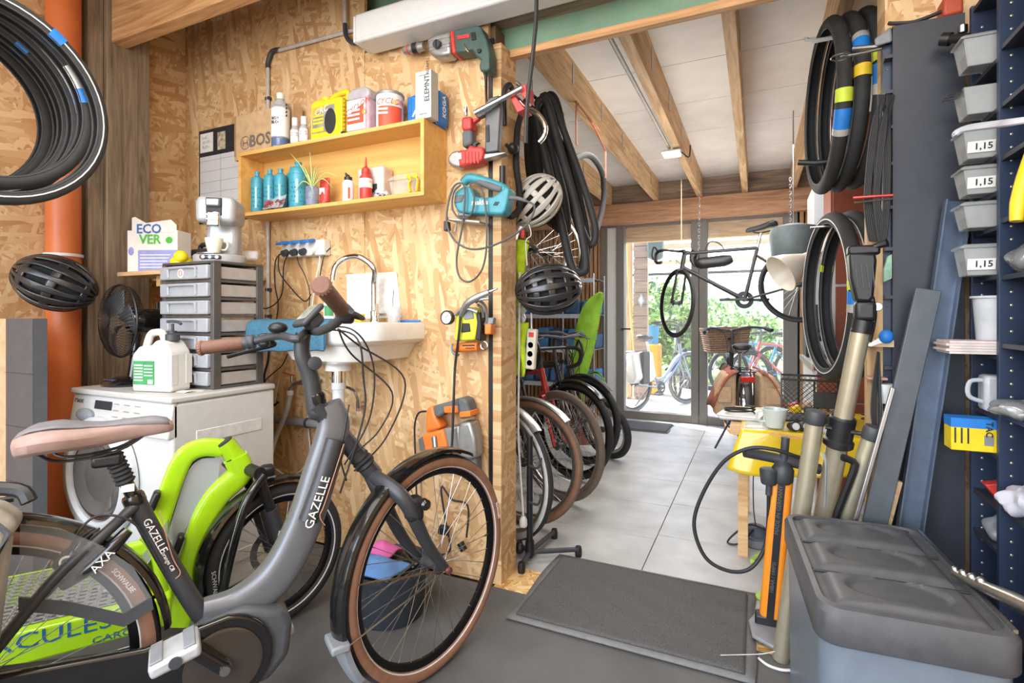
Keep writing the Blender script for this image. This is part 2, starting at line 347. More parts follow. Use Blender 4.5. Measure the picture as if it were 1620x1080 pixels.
# door mat in the far doorway and the big mat at the threshold
M_mat = mat('grey_carpet_pile', '#565554', .95, var=.35, scale=260, bump=1, bscale=500); M_matrub = mat('mat_rubber_edge', '#6f6e6c', .7)
def floormat(name, label, x0, x1, y0, y1, e=.03, seedv=1, z=0.0):
    t = thing(name, label, 'mat', (.5 * (x0 + x1), .5 * (y0 + y1), 0))
    rnd = random.Random(seedv)
    wav = lambda x, y: .004 * math.sin(x * 9 + y * 4) + .003 * math.sin(y * 15)
    MB().grid(lambda a, b: (x0 + (x1 - x0) * a + .006 * math.sin(b * 7), y0 + (y1 - y0) * b, z + .008), 24, 16).build('rubber_backing', M_matrub, t, solid=.006)
    MB().grid(lambda a, b: (x0 + e + (x1 - x0 - 2 * e) * a, y0 + e + (y1 - y0 - 2 * e) * b, z + .0155 + .002 * math.sin(a * 21 + b * 9) * math.sin(b * 13)), 60, 40).build('pile', M_mat, t, solid=.010)
    return t
floormat('door_mat', 'large charcoal door mat lying across the plywood threshold', -.865, -.005, 1.80, 2.39)
floormat('door_mat', 'small dark door mat in front of the glass door', -1.36, -.80, 5.35, 5.78, .01)
# conduit, grey pipe and orange drain pipe
d = MB().cyl((-3.02, 1.375, 0), (-3.02, 1.375, 2.9), .068, n=28).build('drain_pipe', mat('orange_pvc', '#d2703a', .42, var=.08, scale=6)); tag(d, 'thick orange plastic drain pipe running up the left wall', 'pipe')
M_cond = mat('grey_conduit_pvc', '#b7b4b0', .5)
A = onY(424, 520, YW - .0145); B = onY(424, 105, YW - .0145); Cc = onY(436, 84, YW - .0145); D = onY(566, 46, YW - .0145)
t = thing('conduit', 'grey plastic electrical conduit bending up and across the strand board', 'conduit', (A.x, YW - .0145, .9))
MB().cyl((A.x, YW - .0145, .92), (A.x, YW - .0145, B.z), .0095).build('upright_run', M_cond, t)
MB().tube([(A.x, YW - .0145, B.z - .01), (A.x, YW - .0145, B.z + .02), (A.x + .03, YW - .0145, Cc.z + .012), Cc + V((.03, 0, .012))], .0125, 10).build('elbow', M_dkgrey, t)
MB().tube([Cc + V((.02, 0, .009)), D], .0095, 10, 1).build('cross_run', M_cond, t)
for u, v in ((424, 156), (424, 458), (424, 500)):
    q = onY(u, v, YW - .0145); MB().box((A.x, YW - .0125, q.z), (.028, .022, .016)).build('clip', M_dkgrey, t)
# white shutter casing above
cs = thing('blind_casing', 'long white roller blind casing fixed above the strand board', 'casing', (-1, 1.93, 2.40))
MB().b2((-1.66, 1.86, 2.40), (-.35, 1.99, 2.53)).build('housing', mat('white_alu_casing', '#d4d5d6', .4, var=.03), cs, bevel=.012, seg=3)
MB().b2((-1.655, 1.858, 2.415), (-.355, 1.862, 2.417)).build('groove', M_white, cs)
MB().b2((-1.672, 1.865, 2.405), (-1.66, 1.985, 2.525)).build('end_cap', M_white, cs, bevel=.004)
MB().tube([onY(545, -20, 1.99), onY(546, 40, 1.99)], .0095, 10, 1).build('feed_conduit', M_cond, cs); MB().tube([onY(546, 38, 1.99), onY(547, 55, 1.985), onY(556, 67, 1.98), onY(575, 69, 1.975)], .011, 10).build('elbow', M_dkgrey, cs)
# vertical black strap cable hanging in the opening, ceiling lamp, pull cord
a = onZ(847, 0, 2.42); a = onY(849, -10, 1.75); b_ = onY(834, 165, 1.75)
tag(MB().tube([V((a.x, 1.75, 2.92)), a, .5 * (a + b_) + V((.006, 0, 0)), b_, b_ + V((-.006, 0, -.14))], .0075, 8).build('hanging_cable', M_cable), 'thick black cable hanging down from the workshop ceiling', 'cable')
lp = onZ(1063, 242, 2.40); t = thing('ceiling_lamp', 'small lit square lamp under a rafter with grey conduit', 'lamp', (lp.x, lp.y, 2.42))
MB().box((lp.x, lp.y, 2.40), (.14, .10, .03)).build('housing', M_white, t, bevel=.006)
MB().box((lp.x, lp.y, 2.383), (.12, .085, .012)).build('diffuser', mat('lamp_diffuser', '#ffe3b0', .5, emit=9), t, bevel=.003)
MB().cyl((lp.x - .03, 2.22, 2.44), (lp.x - .02, lp.y, 2.44), .011).build('conduit', M_cond, t)
MB().tube([(lp.x + .07, lp.y, 2.40), (lp.x + .12, lp.y + .02, 2.36), (lp.x + .13, lp.y + .03, 2.45)], .005).build('flex', M_cable, t)
q = onY(1078, 300, 5.0); tag(MB().tube([(q.x, 5.0, 2.42), (q.x, 5.0, 2.1), (q.x, 5.0, 1.86)], .004, 6).build('cream_string', mat('cream_cord', '#d9caa5', .8)), 'thin cream pull cord hanging from a rafter beside the lamp', 'cord')
# ================================================================ bicycles
M_tyre = mat('tyre_rubber', '#2a2a2b', .75, bump=.5, bscale=160); M_tan = mat('tan_sidewall', '#86604a', .7); M_refl = mat('reflective_stripe', '#c9c9c7', .35)
M_rimb = mat('black_rim', '#1d1d1f', .35, .6); M_spoke = mat('spoke_steel', '#b9babc', .3, 1); M_gloss = mat('gloss_black_paint', '#131314', .18, coat=.6)
M_matt = mat('matt_anthracite_paint', '#3c3d40', .42, .25, var=.06); M_brownl = mat('brown_leather', '#6f4b3b', .6, bump=.5, bscale=220)
def steer(hx, hz, ax, az, deg):       # rotation about the steering axis through (hx,hz)-(ax,az)
    d = V((ax - hx, 0, az - hz)).normalized(); return T(hx, 0, hz) @ Mx.Rotation(math.radians(-deg), 4, d) @ T(-hx, 0, -hz)
def arcsec(Rm, w, a0, a1, k=6, th=.0012):
    A = [math.radians(a0 + (a1 - a0) * i / k) for i in range(k + 1)]
    return [(Rm + (w + th) * math.cos(a), (w + th) * math.sin(a)) for a in A] + [(Rm + (w - th) * math.cos(a), (w - th) * math.sin(a)) for a in reversed(A)]
def wheel(parent, name, M, Rw=.345, w=.021, tyre=None, wall=None, rim=None, nsp=28, single=False, disc=False, hubm=None, seg=56):
    """M: wheel frame, local z = axle.  rim is the part; tyre, sidewall, hub and spokes are its pieces"""
    tyre = tyre or M_tyre; rim = rim or M_rimb; Rm = Rw - w; rr = Rm - w
    p = MB().band([(rr + .004, .011), (rr - .012, .010), (rr - .018, .005), (rr - .018, -.005), (rr - .012, -.010), (rr + .004, -.011)], M, seg).build(name, rim, parent)
    MB().torus(Rm, w, M, seg, 10).build('tyre', tyre, p)
    if wall:
        sw = MB()
        for sg in (1, -1): sw.band(arcsec(Rm, w, 58 * sg, 150 * sg, 5), M, seg)
        sw.build('sidewall', wall, p)
    hb = hubm or M_dkgrey
    MB().lathe([(.006, -.062), (.006, -.045), (.026, -.034), (.026, -.028), (.016, -.02), (.016, .02), (.026, .028), (.026, .034), (.006, .045), (.006, .062)], 14, M).build('hub', hb, p)
    if disc: MB().band([(.085, -.052), (.06, -.052), (.06, -.05), (.085, -.05)], M, 30).build('brake_disc', M_steel, p)
    L = []
    for i in range(nsp):
        a = 2 * PI * i / nsp; sg = 1 if i % 2 else -1; b = a + (.42 if (i // 2) % 2 else -.42)
        L.append(((.025 * math.cos(b), .025 * math.sin(b), .031 * sg), ((rr - .016) * math.cos(a), (rr - .016) * math.sin(a), .002 * sg)))
    if single:
        me = None
        for i, (a, b) in enumerate(L):
            ln = (V(b) - V(a)).length
            if me is None:
                o = MB().lathe([(.0011, 0), (.0011, ln - .012), (.002, ln - .012), (.002, ln)], 5).build('spoke', M_spoke, p); me = o.data
            else: o = bpy.data.objects.new('spoke', me); COL.objects.link(o); o.parent = p
            o.matrix_basis = M @ align(a, b)
    else:
        mb = MB()
        for a, b in L: mb.cyl(a, b, .0012, n=3, M=M)
        mb.build('spokes', M_spoke, p, kind='stuff')
    return p
def wm(x, z, M=None, y=0): # wheel frame at (x, y, z) in a bike, axle along y
    m = T(x, y, z) @ R('X', 90); return (M @ m) if M else m
def fender(parent, M, Rf, a0, a1, m, w=.028, name='mudguard', deep=.014):
    sec = [(Rf - deep, w), (Rf - .004, w * .85), (Rf, w * .4), (Rf + .001, 0), (Rf, -w * .4), (Rf - .004, -w * .85), (Rf - deep, -w),
           (Rf - deep, -w + .002), (Rf - .006, -w * .8), (Rf - .002, 0), (Rf - .006, w * .8), (Rf - deep, w - .002)]
    return MB().band(sec, M, 36, a0, a1).build(name, m, parent)
def saddle(parent, x, z, m, L=.27, W=.165, tilt=0, top=None, M=None):
    A = (M or Mx()) @ T(x, 0, z) @ R('Y', tilt)
    st = [(-.5, .25, .0, .5), (-.47, .62, .004, .8), (-.38, .96, .012, 1), (-.24, 1, .012, 1), (-.1, .78, .002, .95), (.05, .45, -.004, .85), (.2, .28, -.004, .8), (.38, .23, -.006, .75), (.47, .19, -.012, .6), (.5, .08, -.018, .3)]
    rs = []
    for px_, wd, zz, hh in st:
        ring = []
        for j in range(14):
            a = 2 * PI * j / 14; ca, sa = math.cos(a), math.sin(a)
            ring.append((px_ * L, ca * wd * W / 2, zz + (.024 * sa if sa > 0 else .058 * sa * (.45 + .55 * abs(ca))) * hh))
        rs.append(ring)
    s = MB().rings(rs, M=A).build('saddle', m, parent, sub=1)
    if top:
        def tp(a, b):
            k = a * (len(st) - 1); i = min(int(k), len(st) - 2); f = k - i; q = [st[i][n] + (st[i + 1][n] - st[i][n]) * f for n in range(4)]
            y = (b - .5) * (1.2 + .78 * max(0, min(1, (a - .5) / .25))); return (q[0] * L * .97, y * q[1] * W / 2, q[2] + .0258 * math.sqrt(max(0, 1 - y * y)) * q[3])
        MB().grid(tp, 26, 8, A).build('saddle_top', top, s, solid=.003)
    mb = MB()
    for sy in (-1, 1): mb.tube([(-.1, .05 * sy, -.02), (-.07, .022 * sy, -.05), (.03, .022 * sy, -.052), (.1, .012 * sy, -.02)], .0035, 6, 4, M=A)
    mb.build('saddle_rails', M_black, s); return s
def crank(parent, x, z, rad=.08, ang=200, y=-.06, m=None, guard=True, arm=M_dkgrey, pedal=M_dkgrey):
    m = m or M_black; c = MB().band([(rad, y), (rad - .006, y - .004), (rad * .5, y - .004), (rad * .5, y), ], T(x, 0, z) @ R('X', 90) @ R('Z', 0) @ Mx.Diagonal((1, 1, -1, 1)), 28).build('chainring', m, parent)
    MB().cyl((x, -.09, z), (x, .09, z), .016, n=12).build('crank_axle', M_dkgrey, c)
    for sg, off in ((-1, 0), (1, 180)):
        a = math.radians(ang + off); e = (x + .17 * math.cos(a), .085 * sg, z + .17 * math.sin(a))
        k = MB().tube([(x, .08 * sg, z), e], .012, 8, 1).build('crank_arm', arm, parent)
        pd = MB().box((e[0], e[1] + .055 * sg, e[2]), (.085, .085, .022)).build('pedal', pedal, parent, bevel=.006)
def tubes(name, parent, segs, m):
    mb = MB()
    for s in segs:
        if not isinstance(s[0], list): mb.cyl(s[0], s[1], s[2], n=12)
        else: mb.tube(s[0], s[1], 12, 6, flat=s[2] if len(s) > 2 else 1)
    return mb.build(name, m, parent)
def grip_bar(parent, S, hx, hz, kind, barm, gripm, w=.3):
    def Q(p): return S @ V(p)
    if kind == 'swept':
        half = [(hx, 0, hz), (hx + .03, .06, hz + .01), (hx + .02, .16, hz + .03), (hx - .08, .27, hz + .02), (hx - .22, .30, hz)]; g = 3
    elif kind == 'flat': half = [(hx, 0, hz), (hx + .01, .1, hz + .01), (hx - .01, .2, hz + .015), (hx - .04, w, hz + .01)]; g = 2
    else: half = [(hx, 0, hz), (hx, .17, hz), (hx + .06, .20, hz), (hx + .10, .205, hz - .03), (hx + .08, .21, hz - .10), (hx, .215, hz - .13), (hx - .03, .215, hz - .13)]; g = 5
    mb = MB()
    for sg in (-1, 1): mb.tube([Q((x, y * sg, z)) for x, y, z in half], .0115, 8, 5)
    b = mb.build('handlebar', barm, parent)
    for sg in (-1, 1):
        P = [Q((x, y * sg, z)) for x, y, z in half]
        if kind != 'drop': MB().tube([P[-2].lerp(P[-1], .25), P[-1] + (P[-1] - P[-2]).normalized() * .004], .0165, 10, 1).build('grip', gripm, b)
        else: MB().tube(P[1:], .0145, 8, 5).build('bar_tape', gripm, b); MB().tube([P[2], P[2] + V((.03, 0, .05)), P[2] + V((.06, 0, -.03)), P[2] + V((.03, 0, -.11))], .009, 6).build('brake_lever', M_black, b); continue
        v = (P[-1] - P[-2]).normalized(); c = P[-2]
        MB().tube([c, c + v * .04 + V((.04, 0, -.01)), c + v * .14 + V((.045, 0, -.02))], .0055, 6).build('brake_lever', M_dkgrey, b)
    return b
def make_bike(name, label, M, paint, group=None, Rw=.345, w=.021, frame='diamond', bar='flat', barm=M_dkgrey, gripm=M_rubber, saddlem=M_black, fend=None, st=0, rack=None, wall=None, tyre=None, rim=None, lamp=None, stand=False, casing=None, rear=True, single=False, hz=.98, seat=.92, ca=200, forkm=None, stem=M_dkgrey, barw=.3, cx=.16):
    t = thing(name, label, 'bicycle', M=M, group=group)
    bz = .27; FX, RXx = .62, -.46; hb = (.50, 0, Rw + .33); ht = (.455, 0, Rw + .45)
    S = steer(hb[0], hb[2], FX - .05, Rw, st)
    stp = (-.17, 0, .72)
    if frame == 'diamond':
        segs = [((0, 0, bz), stp, .016), ((0, 0, bz), hb, .019), (stp, ht, .016), ((hb[0] + .004, 0, hb[2] - .03), (ht[0] - .006, 0, ht[2] + .02), .021)]
    else:
        segs = [((0, 0, bz), stp, .016), ([(-.03, 0, bz + .1), (.12, 0, bz + .12), (.33, 0, bz + .28), (hb[0], 0, hb[2] - .01)], .02), ([(0, 0, bz), (.12, 0, bz + .04), (.36, 0, bz + .22), (hb[0], 0, hb[2] - .03)], .018), ((hb[0] + .004, 0, hb[2] - .03), (ht[0] - .006, 0, ht[2] + .02), .021)]
    for sy in (-1, 1): segs += [((0, .03 * sy, bz), (RXx, .06 * sy, Rw), .009), ((-.15, .02 * sy, .66), (RXx, .06 * sy, Rw), .008)]
    tubes('frame', t, segs, paint)
    fk = []
    for sy in (-1, 1): fk.append(([S @ V((hb[0], .045 * sy, hb[2] - .045)), S @ V((FX - .05, .05 * sy, Rw + .12)), S @ V((FX, .052 * sy, Rw))], .0115))
    fk.append(([S @ V((hb[0], -.05, hb[2] - .04)), S @ V((hb[0], 0, hb[2] - .03)), S @ V((hb[0], .05, hb[2] - .04))], .016))
    tubes('fork', t, fk, forkm or paint)
    wheel(t, 'front_wheel', wm(FX, Rw, S), Rw, w, tyre, wall, rim, single=single)
    if rear: wheel(t, 'rear_wheel', wm(RXx, Rw), Rw, w, tyre, wall, rim)
    if fend:
        fender(t, S @ wm(FX, Rw), Rw + .017, 45, 190, fend); fender(t, wm(RXx, Rw), Rw + .017, 20, 175, fend)
        mb = MB()
        for sy in (-1, 1):
            for a in (170, 120): mb.cyl(S @ V((FX, .055 * sy, Rw)), S @ V((FX + (Rw + .012) * math.cos(math.radians(a)), .03 * sy, Rw + (Rw + .012) * math.sin(math.radians(a)))), .002, n=5)
        mb.build('mudguard_stays', M_steel, t)
    MB().cyl(stp, (stp[0] - .05, 0, seat - .05), .0135).build('seat_post', M_alu, t)
    saddle(t, stp[0] - .06, seat, saddlem)
    a = S @ V(ht); b_ = S @ V((ht[0] - .02, 0, hz)); MB().tube([a, b_, S @ V((ht[0] + (.05 if bar != 'swept' else -.0), 0, hz + .02))], .014, 10, 3).build('stem', stem, t)
    grip_bar(t, S, ht[0] + (.06 if bar != 'swept' else 0), hz + .02, bar, barm, gripm, barw)
    crank(t, 0, bz, ang=ca)
    if casing: MB().tube([(.09, -.055, bz), (0, -.058, bz + .03), (-.2, -.06, bz + .06), (RXx, -.06, Rw)], [.085, .09, .05, .045], 12, 4, flat=1).build('chain_case', casing, t, smooth=True)
    if rack:
        mb = MB()
        for sy in (-1, 1): mb.tube([(-.2, .055 * sy, Rw + .38), (-.30, .06 * sy, Rw + .385), (-.66, .06 * sy, Rw + .385)], .005, 6, 2); mb.cyl((RXx, .07 * sy, Rw), (-.56, .06 * sy, Rw + .385), .005, n=6); mb.cyl((RXx, .07 * sy, Rw), (-.36, .06 * sy, Rw + .385), .005, n=6)
        for x in (-.3, -.45, -.66): mb.cyl((x, -.06, Rw + .385), (x, .06, Rw + .385), .005, n=6)
        mb.build('rear_rack', rack, t)
    if lamp:
        c = S @ V((hb[0] + .07, 0, hb[2] + .05)); MB().ball(c, (.035, .03, .03)).build('headlamp', lamp, t)
        MB().box((-.68, 0, Rw + .33), (.02, .1, .045)).build('rear_light', mat('red_lamp_lens', '#b3211f', .25, coat=.5), t, bevel=.008)
    if stand: MB().cyl((-.1, .06, bz), (-.2, .2, .02), .009).build('kickstand', M_dkgrey, t)
    S2 = [(S @ V((ht[0] + .05, .1, hz + .02))), S @ V((ht[0] + cx, .05, hz - .02)), S @ V((hb[0] + (.06 if cx > .1 else .015), .02, hb[2] + .08)), V((hb[0] - .04, .02, hb[2] - .05))]
    MB().tube(S2, .0026, 6).build('brake_cable', M_cable, t)
    MB().tube([S2[0] + V((0, -.17, 0)), S2[1] + V((.02 if cx > .1 else 0, -.08, -.02)), S2[2], S @ V((FX - .06, .06, Rw + .1))], .0026, 6).build('brake_cable', M_cable, t)
    return t, S

def lpl(M, u, v, y=0):      # where the sight line through (u, v) meets the bike's plane y
    I = M.inverted(); o = I @ cam.location; d = I.to_3x3() @ ray(u, v); k = (y - o.y) / d.y; return o + d * k
# ---------------------------------------------------------------- anthracite city e-bike in front
GM = T(-1.28, .915, 0) @ R('Z', 58)
g = thing('electric_bicycle', 'anthracite step-through electric bicycle with tan tyre walls and brown grips', 'bicycle', M=GM)
L = lambda u, v, y=0: lpl(GM, u, v, y)
hb = V((.41, 0, .684)); ht = V((.262, 0, .885)); FA = V((.615, 0, .35))
Sg = T(*FA) @ R('Z', 21) @ T(*(-FA))
fw = wheel(g, 'front_wheel', Sg @ wm(FA.x, FA.z), .35, .023, wall=M_tan, single=True, nsp=36, disc=False, seg=80)
rw = wheel(g, 'rear_wheel', wm(-.47, .352), .352, .023, wall=M_tan, single=True, nsp=36, seg=80)
for par, M0 in ((fw, Sg @ wm(FA.x, FA.z)), (rw, wm(-.47, .352))):
    mb = MB()
    for sg in (1, -1): mb.band(arcsec(.327, .0236, 128 * sg, 138 * sg, 2), M0, 80)
    mb.build('reflective_stripe', M_refl, par)
    MB().cyl((.29, .0, .0), (.265, .0, .0), .003, n=6, M=M0).build('valve', M_steel, par)
text('SCHWALBE', .014, Sg @ wm(FA.x, FA.z) @ R('Z', 15) @ T(.327, 0, .0245) @ R('Z', -90), M_paper, fw, sx=.9)
text('SCHWALBE', .016, wm(-.47, .352) @ R('Z', 32) @ T(.327, 0, .0245) @ R('Z', -90), M_paper, rw, sx=.9)
# frame: seat tube, deep down tube that sweeps into the motor, stays
fr = tubes('frame', g, [([L(215, 795), L(262, 880), L(310, 960), V((0, 0, .33))], .0195, 1.15)], M_matt)
MB().tube([V((.285, 0, .90)), V((.30, 0, .83)), V((.262, 0, .70)), V((.215, 0, .56)), V((.15, 0, .445)), V((.06, 0, .385)), V((-.03, 0, .385))], [.025, .031, .033, .034, .035, .034, .026], 16, 6, flat=1.45, sq=.6).build('down_tube', mat('grey_frame_paint', '#6a6c70', .36, .35, var=.05), g)
MB().tube([V((.297, -.03, .80)), V((.262, -.034, .69)), V((.222, -.036, .585))], .022, 12, 6, flat=1.25).build('battery_cover', M_matt, g)
MB().tube([ht + V((-.012, 0, .016)), hb + V((.012, 0, -.016))], .027, 16, 1).build('head_tube', M_matt, g)
MB().tube([L(214, 800, -.012), L(150, 858, -.05), L(80, 922, -.06), V((-.47, -.068, .37))], .0125, 10, 4).build('seat_stay', M_matt, g)
MB().tube([L(210, 800, .02), V((-.3, .055, .55)), V((-.47, .065, .37))], .011, 10, 4).build('seat_stay', M_matt, g)
MB().tube([V((-.02, .05, .30)), V((-.25, .06, .315)), V((-.47, .065, .352))], .013, 10, 4).build('chain_stay', M_matt, g)
mo = MB().prism([(-.07, .32), (-.04, .385), (.06, .40), (.155, .37), (.18, .33), (.17, .24), (.12, .19), (.0, .18), (-.06, .22)], -.062, .062, frame((0, 0, 0), (1, 0, 0), (0, 0, 1))).build('motor', mat('motor_cover', '#4d5054', .45, .2), g, bevel=.02, seg=3)
# lettering and copper pin line
dt0, dt1 = V((.215, -.0385, .56)), V((.275, -.0365, .735))
text('GAZELLE', .034, frame(V((.242, -.0595, .638)), (.34, 0, .94), (-.94, 0, .34)), M_paper, g, sx=1.05)
dseat = (L(262, 880) - L(225, 815)).normalized(); cs_ = L(243, 848, -.021)
text('GAZELLE', .024, frame(cs_ + V((.003, 0, 0)), dseat, (-dseat.z, 0, dseat.x)), M_paper, g)
text('orange C8', .013, frame(cs_ + dseat * .075, dseat, (-dseat.z, 0, dseat.x)), M_paper, g)
M_cop = mat('copper_line', '#b98466', .4)
MB().tube([cs_ + V((.012, -.001, .06)), cs_ + dseat * .06 + V((.014, -.001, 0)), cs_ + dseat * .11 + V((.012, -.001, 0)), cs_ + dseat * .125 + V((-.004, -.001, 0))], .0012, 5).build('pin_line', M_cop, g)
MB().tube([V((.315, -.056, .79)), V((.262, -.06, .635)), V((.248, -.0605, .60)), V((.262, -.058, .57))], .0014, 5).build('pin_line', M_cop, g)
# seat post, bellows, saddle
a, b_ = L(215, 795), L(180, 722); dd = (b_ - a).normalized()
sp = MB().cyl(a, b_, .0145).build('seat_post', M_gloss, g)
MB().lathe([(.017 + .005 * (i % 2), i * .0055) for i in range(15)], 16, align(a + dd * .055, b_)).build('bellows', M_rubber, sp)
MB().lathe([(.022, 0), (.024, .004), (.024, .022), (.022, .026)], 18, align(a - dd * .004, b_)).build('seat_clamp', M_gloss, sp)
MB().box((0, -.0148, 0), (.026, .001, .018), T(a + dd * .045)).build('sticker', M_paper, sp)
saddle(g, -.243, .882, mat('taupe_saddle_cover', '#9a7f76', .55), .30, .19, -6, mat('grey_saddle_top', '#6f6d70', .55))
MB().box(tuple(b_ + V((-.012, 0, -.005))), (.06, .045, .03)).build('saddle_clamp', M_black, g, bevel=.008)
# chain case, crank, pedal
cc = MB().prism([(.012 + .115 * math.cos(a), .285 + .115 * math.sin(a)) for a in [math.radians(x) for x in range(-95, 86, 12)]] + [(-.15, .375), (-.47, .415), (-.53, .39), (-.53, .31), (-.47, .285), (-.15, .235)], .058, .078, frame((0, 0, 0), (1, 0, 0), (0, 0, 1))).build('chain_case', M_gloss, g, bevel=.007, seg=3)
MB().lathe([(.088, 0), (.088, .004), (.08, .006)], 36, frame((.012, -.079, .285), (1, 0, 0), (0, 0, 1))).build('chain_case_cover', mat('smoked_cover', '#3a332c', .15, coat=.5), cc)
ce = L(277, 1010, -.10)
arm = MB().tube([V((.012, -.095, .285)), V((ce.x, -.10, ce.z))], .0135, 10, 1, flat=1.3).build('crank_arm', M_gloss, g)
MB().lathe([(.012, 0), (.012, .006), (.004, .006)], 14, frame((.012, -.108, .285), (1, 0, 0), (0, 0, 1))).build('crank_bolt', M_steel, arm)
MB().cyl((.012, -.1, .285), (.012, .1, .285), .018).build('crank_axle', M_dkgrey, g)
MB().tube([V((.012, .10, .285)), V((.165, .10, .20))], .0135, 10, 1, flat=1.3).build('crank_arm', M_gloss, g)
M_ped = mat('silver_grey_pedal', '#b6b8ba', .4, .3)
for c0, sg in ((V((ce.x, -.155, ce.z)), -1), (V((.165, .155, .20)), 1)):
    A = T(c0) @ R('Y', -14)
    pd = MB().box((0, 0, 0), (.10, .095, .03), A).build('pedal', M_ped, g, bevel=.009, seg=3)
    for q in (-.032, .032): MB().box((q, 0, .0165), (.024, .082, .006), A).build('pedal_tread', M_grey, pd, bevel=.002)
    MB().lathe([(.013, 0), (.013, .004)], 14, A @ frame((0, -.0475 * (1 if sg < 0 else -1), 0), (1, 0, 0), (0, 0, 1))).build('reflector', M_dkgrey, pd)
# fork, brake, front mudguard
for sy in (-1, 1):
    MB().tube([hb + V((0, .0, -.01)), Sg @ (hb + V((.028, .052 * sy, -.06))), Sg @ V((.53, .058 * sy, .46)), Sg @ V((FA.x, .058 * sy, FA.z))], [.02, .021, .017, .013], 12, 6, flat=1.15).build('fork_leg', M_matt, g)
MB().lathe([(.028, 0), (.032, .006), (.027, .014), (.031, .02), (.027, .028), (.03, .034), (.026, .044)], 18, align(hb + V((-.014, 0, .02)), ht)).build('headset_rings', M_rubber, g)
wmf = Sg @ wm(FA.x, FA.z)
fd = fender(g, wmf, .372, 92, 196, M_gloss, .03)
fender(g, wmf, .374, 192, 214, M_grey, .032, 'mud_flap', .018)
fender(g, wmf, .372, 62, 93, M_gloss, .03)
for sy in (-1, 1):
    e = Sg @ V((FA.x + .372 * math.cos(math.radians(192)), .036 * sy, FA.z + .372 * math.sin(math.radians(192))))
    MB().tube([Sg @ V((FA.x, .064 * sy, FA.z)), e], .0026, 6, 1).build('mudguard_stay', M_steel, g)
MB().tube([Sg @ V((FA.x, -.062, FA.z - .003)), Sg @ V((.30, -.03, .42))], .0026, 6, 1).build('mudguard_stay', mat('brass_stay', '#b0926a', .3, 1), g)
MB().box(tuple(Sg @ V((FA.x - .362, 0, .275))), (.05, .085, .022)).build('stay_clip', M_grey, g, bevel=.006)
bk = MB().box(tuple(Sg @ V((.475, -.06, .585))), (.05, .05, .07)).build('brake_caliper', M_black, g, bevel=.012, seg=3)
MB().lathe([(.016, 0), (.016, .02), (.01, .026)], 14, frame(Sg @ V((.49, -.085, .60)), (1, 0, 0), (0, 0, 1))).build('brake_knob', M_gloss, bk)
MB().lathe([(.012, 0), (.012, .012), (.006, .016)], 12, frame(Sg @ V((FA.x, -.065, FA.z)), (1, 0, 0), (0, 0, 1))).build('axle_nut', mat('anodised_nut', '#8c5a5e', .3, .8), g)
# steering: quill stem, swept bar, grips, display
St = Mx.Rotation(math.radians(21), 4, 'Z'); C0 = L(492, 524)
def HB(f_, l_, z_): return V((C0.x, 0, 0)) + (St @ V((f_, l_, 0))) + V((0, 0, z_))
sm = MB().tube([ht + V((.0, 0, 0)), L(500, 650), L(492, 600), L(478, 560), L(480, 527)], [.026, .022, .021, .019, .018], 14, 6, flat=1.15).build('stem', M_matt, g)
MB().lathe([(.017, 0), (.019, .004), (.019, .012), (.014, .014)], 18, frame(L(497, 574, -.022), (1, 0, 0), (0, 0, 1))).build('stem_hinge', M_dkgrey, sm)
MB().lathe([(.024, 0), (.026, .01), (.026, .03), (.022, .035)], 16, align(L(503, 640), L(499, 620))).build('stem_collar', M_gloss, sm)
GI = GM.inverted(); at_ = lambda u, v, t: GI @ atT(u, v, t)
right = [HB(0, -.02, C0.z), at_(508, 523, 1.36), at_(530, 512, 1.31), at_(543, 492, 1.25), at_(513, 457, 1.09)]
left = [HB(0, .02, C0.z), at_(470, 536, 1.42), at_(440, 531, 1.46), at_(394, 541, 1.48), at_(330, 549, 1.46)]
br = MB().tube(list(reversed(left)) + right, .0115, 10, 6).build('handlebar', M_matt, g)
for P in (left, right):
    v = (P[-1] - P[-2]).normalized(); A = align(P[-2] + v * .015, P[-1] + v)
    ln = (P[-1] - P[-2]).length + .012
    gp = MB().lathe([(.016, 0), (.0185, .004), (.0185, ln - .014), (.0205, ln - .012), (.0205, ln - .003), (.017, ln)], 20, A).build('grip', M_brownl, br)
    mb = MB()
    for j in range(18): mb.ball((.0195 * math.cos(j * PI / 9), .0195 * math.sin(j * PI / 9), ln - .007), .003, A, 6, 4)
    mb.build('grip_stitching', mat('stitch_brown', '#93705c', .6), gp, kind='stuff') if False else mb.build('grip_stitching', mat('stitch_brown', '#93705c', .6), br)
    MB().lathe([(.019, -.03), (.021, -.026), (.019, -.02), (.021, -.014), (.018, -.008), (.018, .0)], 18, A).build('shifter', M_dkgrey, br)
    MB().box((0, 0, -.055), (.034, .04, .03), A).build('lever_clamp', M_black, br, bevel=.01, seg=3)
    fwd_ = (St @ V((1, 0, 0))); c = A @ V((0, 0, -.055))
    MB().tube([c + fwd_ * .015, c + fwd_ * .05 + v * .02 + V((0, 0, -.012)), c + fwd_ * .055 + v * .08 + V((0, 0, -.02)), c + fwd_ * .05 + v * .145 + V((0, 0, -.03))], [.009, .008, .006, .007], 8, 6, flat=.7).build('brake_lever', M_black, br)
bell = MB().ball(tuple(left[2] + V((0, 0, .022))), (.026, .026, .016)).build('bell', M_black, br)
dsp = frame(HB(-.015, -.01, C0.z + .045), St @ V((0, -1, .12)), St @ V((.75, 0, .66)))
dp = MB().box((0, 0, 0), (.062, .088, .016), dsp).build('display', M_dkgrey, g, bevel=.007, seg=3)
MB().box((0, .006, .0085), (.046, .06, .002), dsp).build('screen', mat('display_screen', '#7e8272', .12, coat=.7), dp)
MB().box((0, 0, -.022), (.045, .05, .035), dsp).build('display_mount', M_dkgrey, dp, bevel=.01, seg=3)
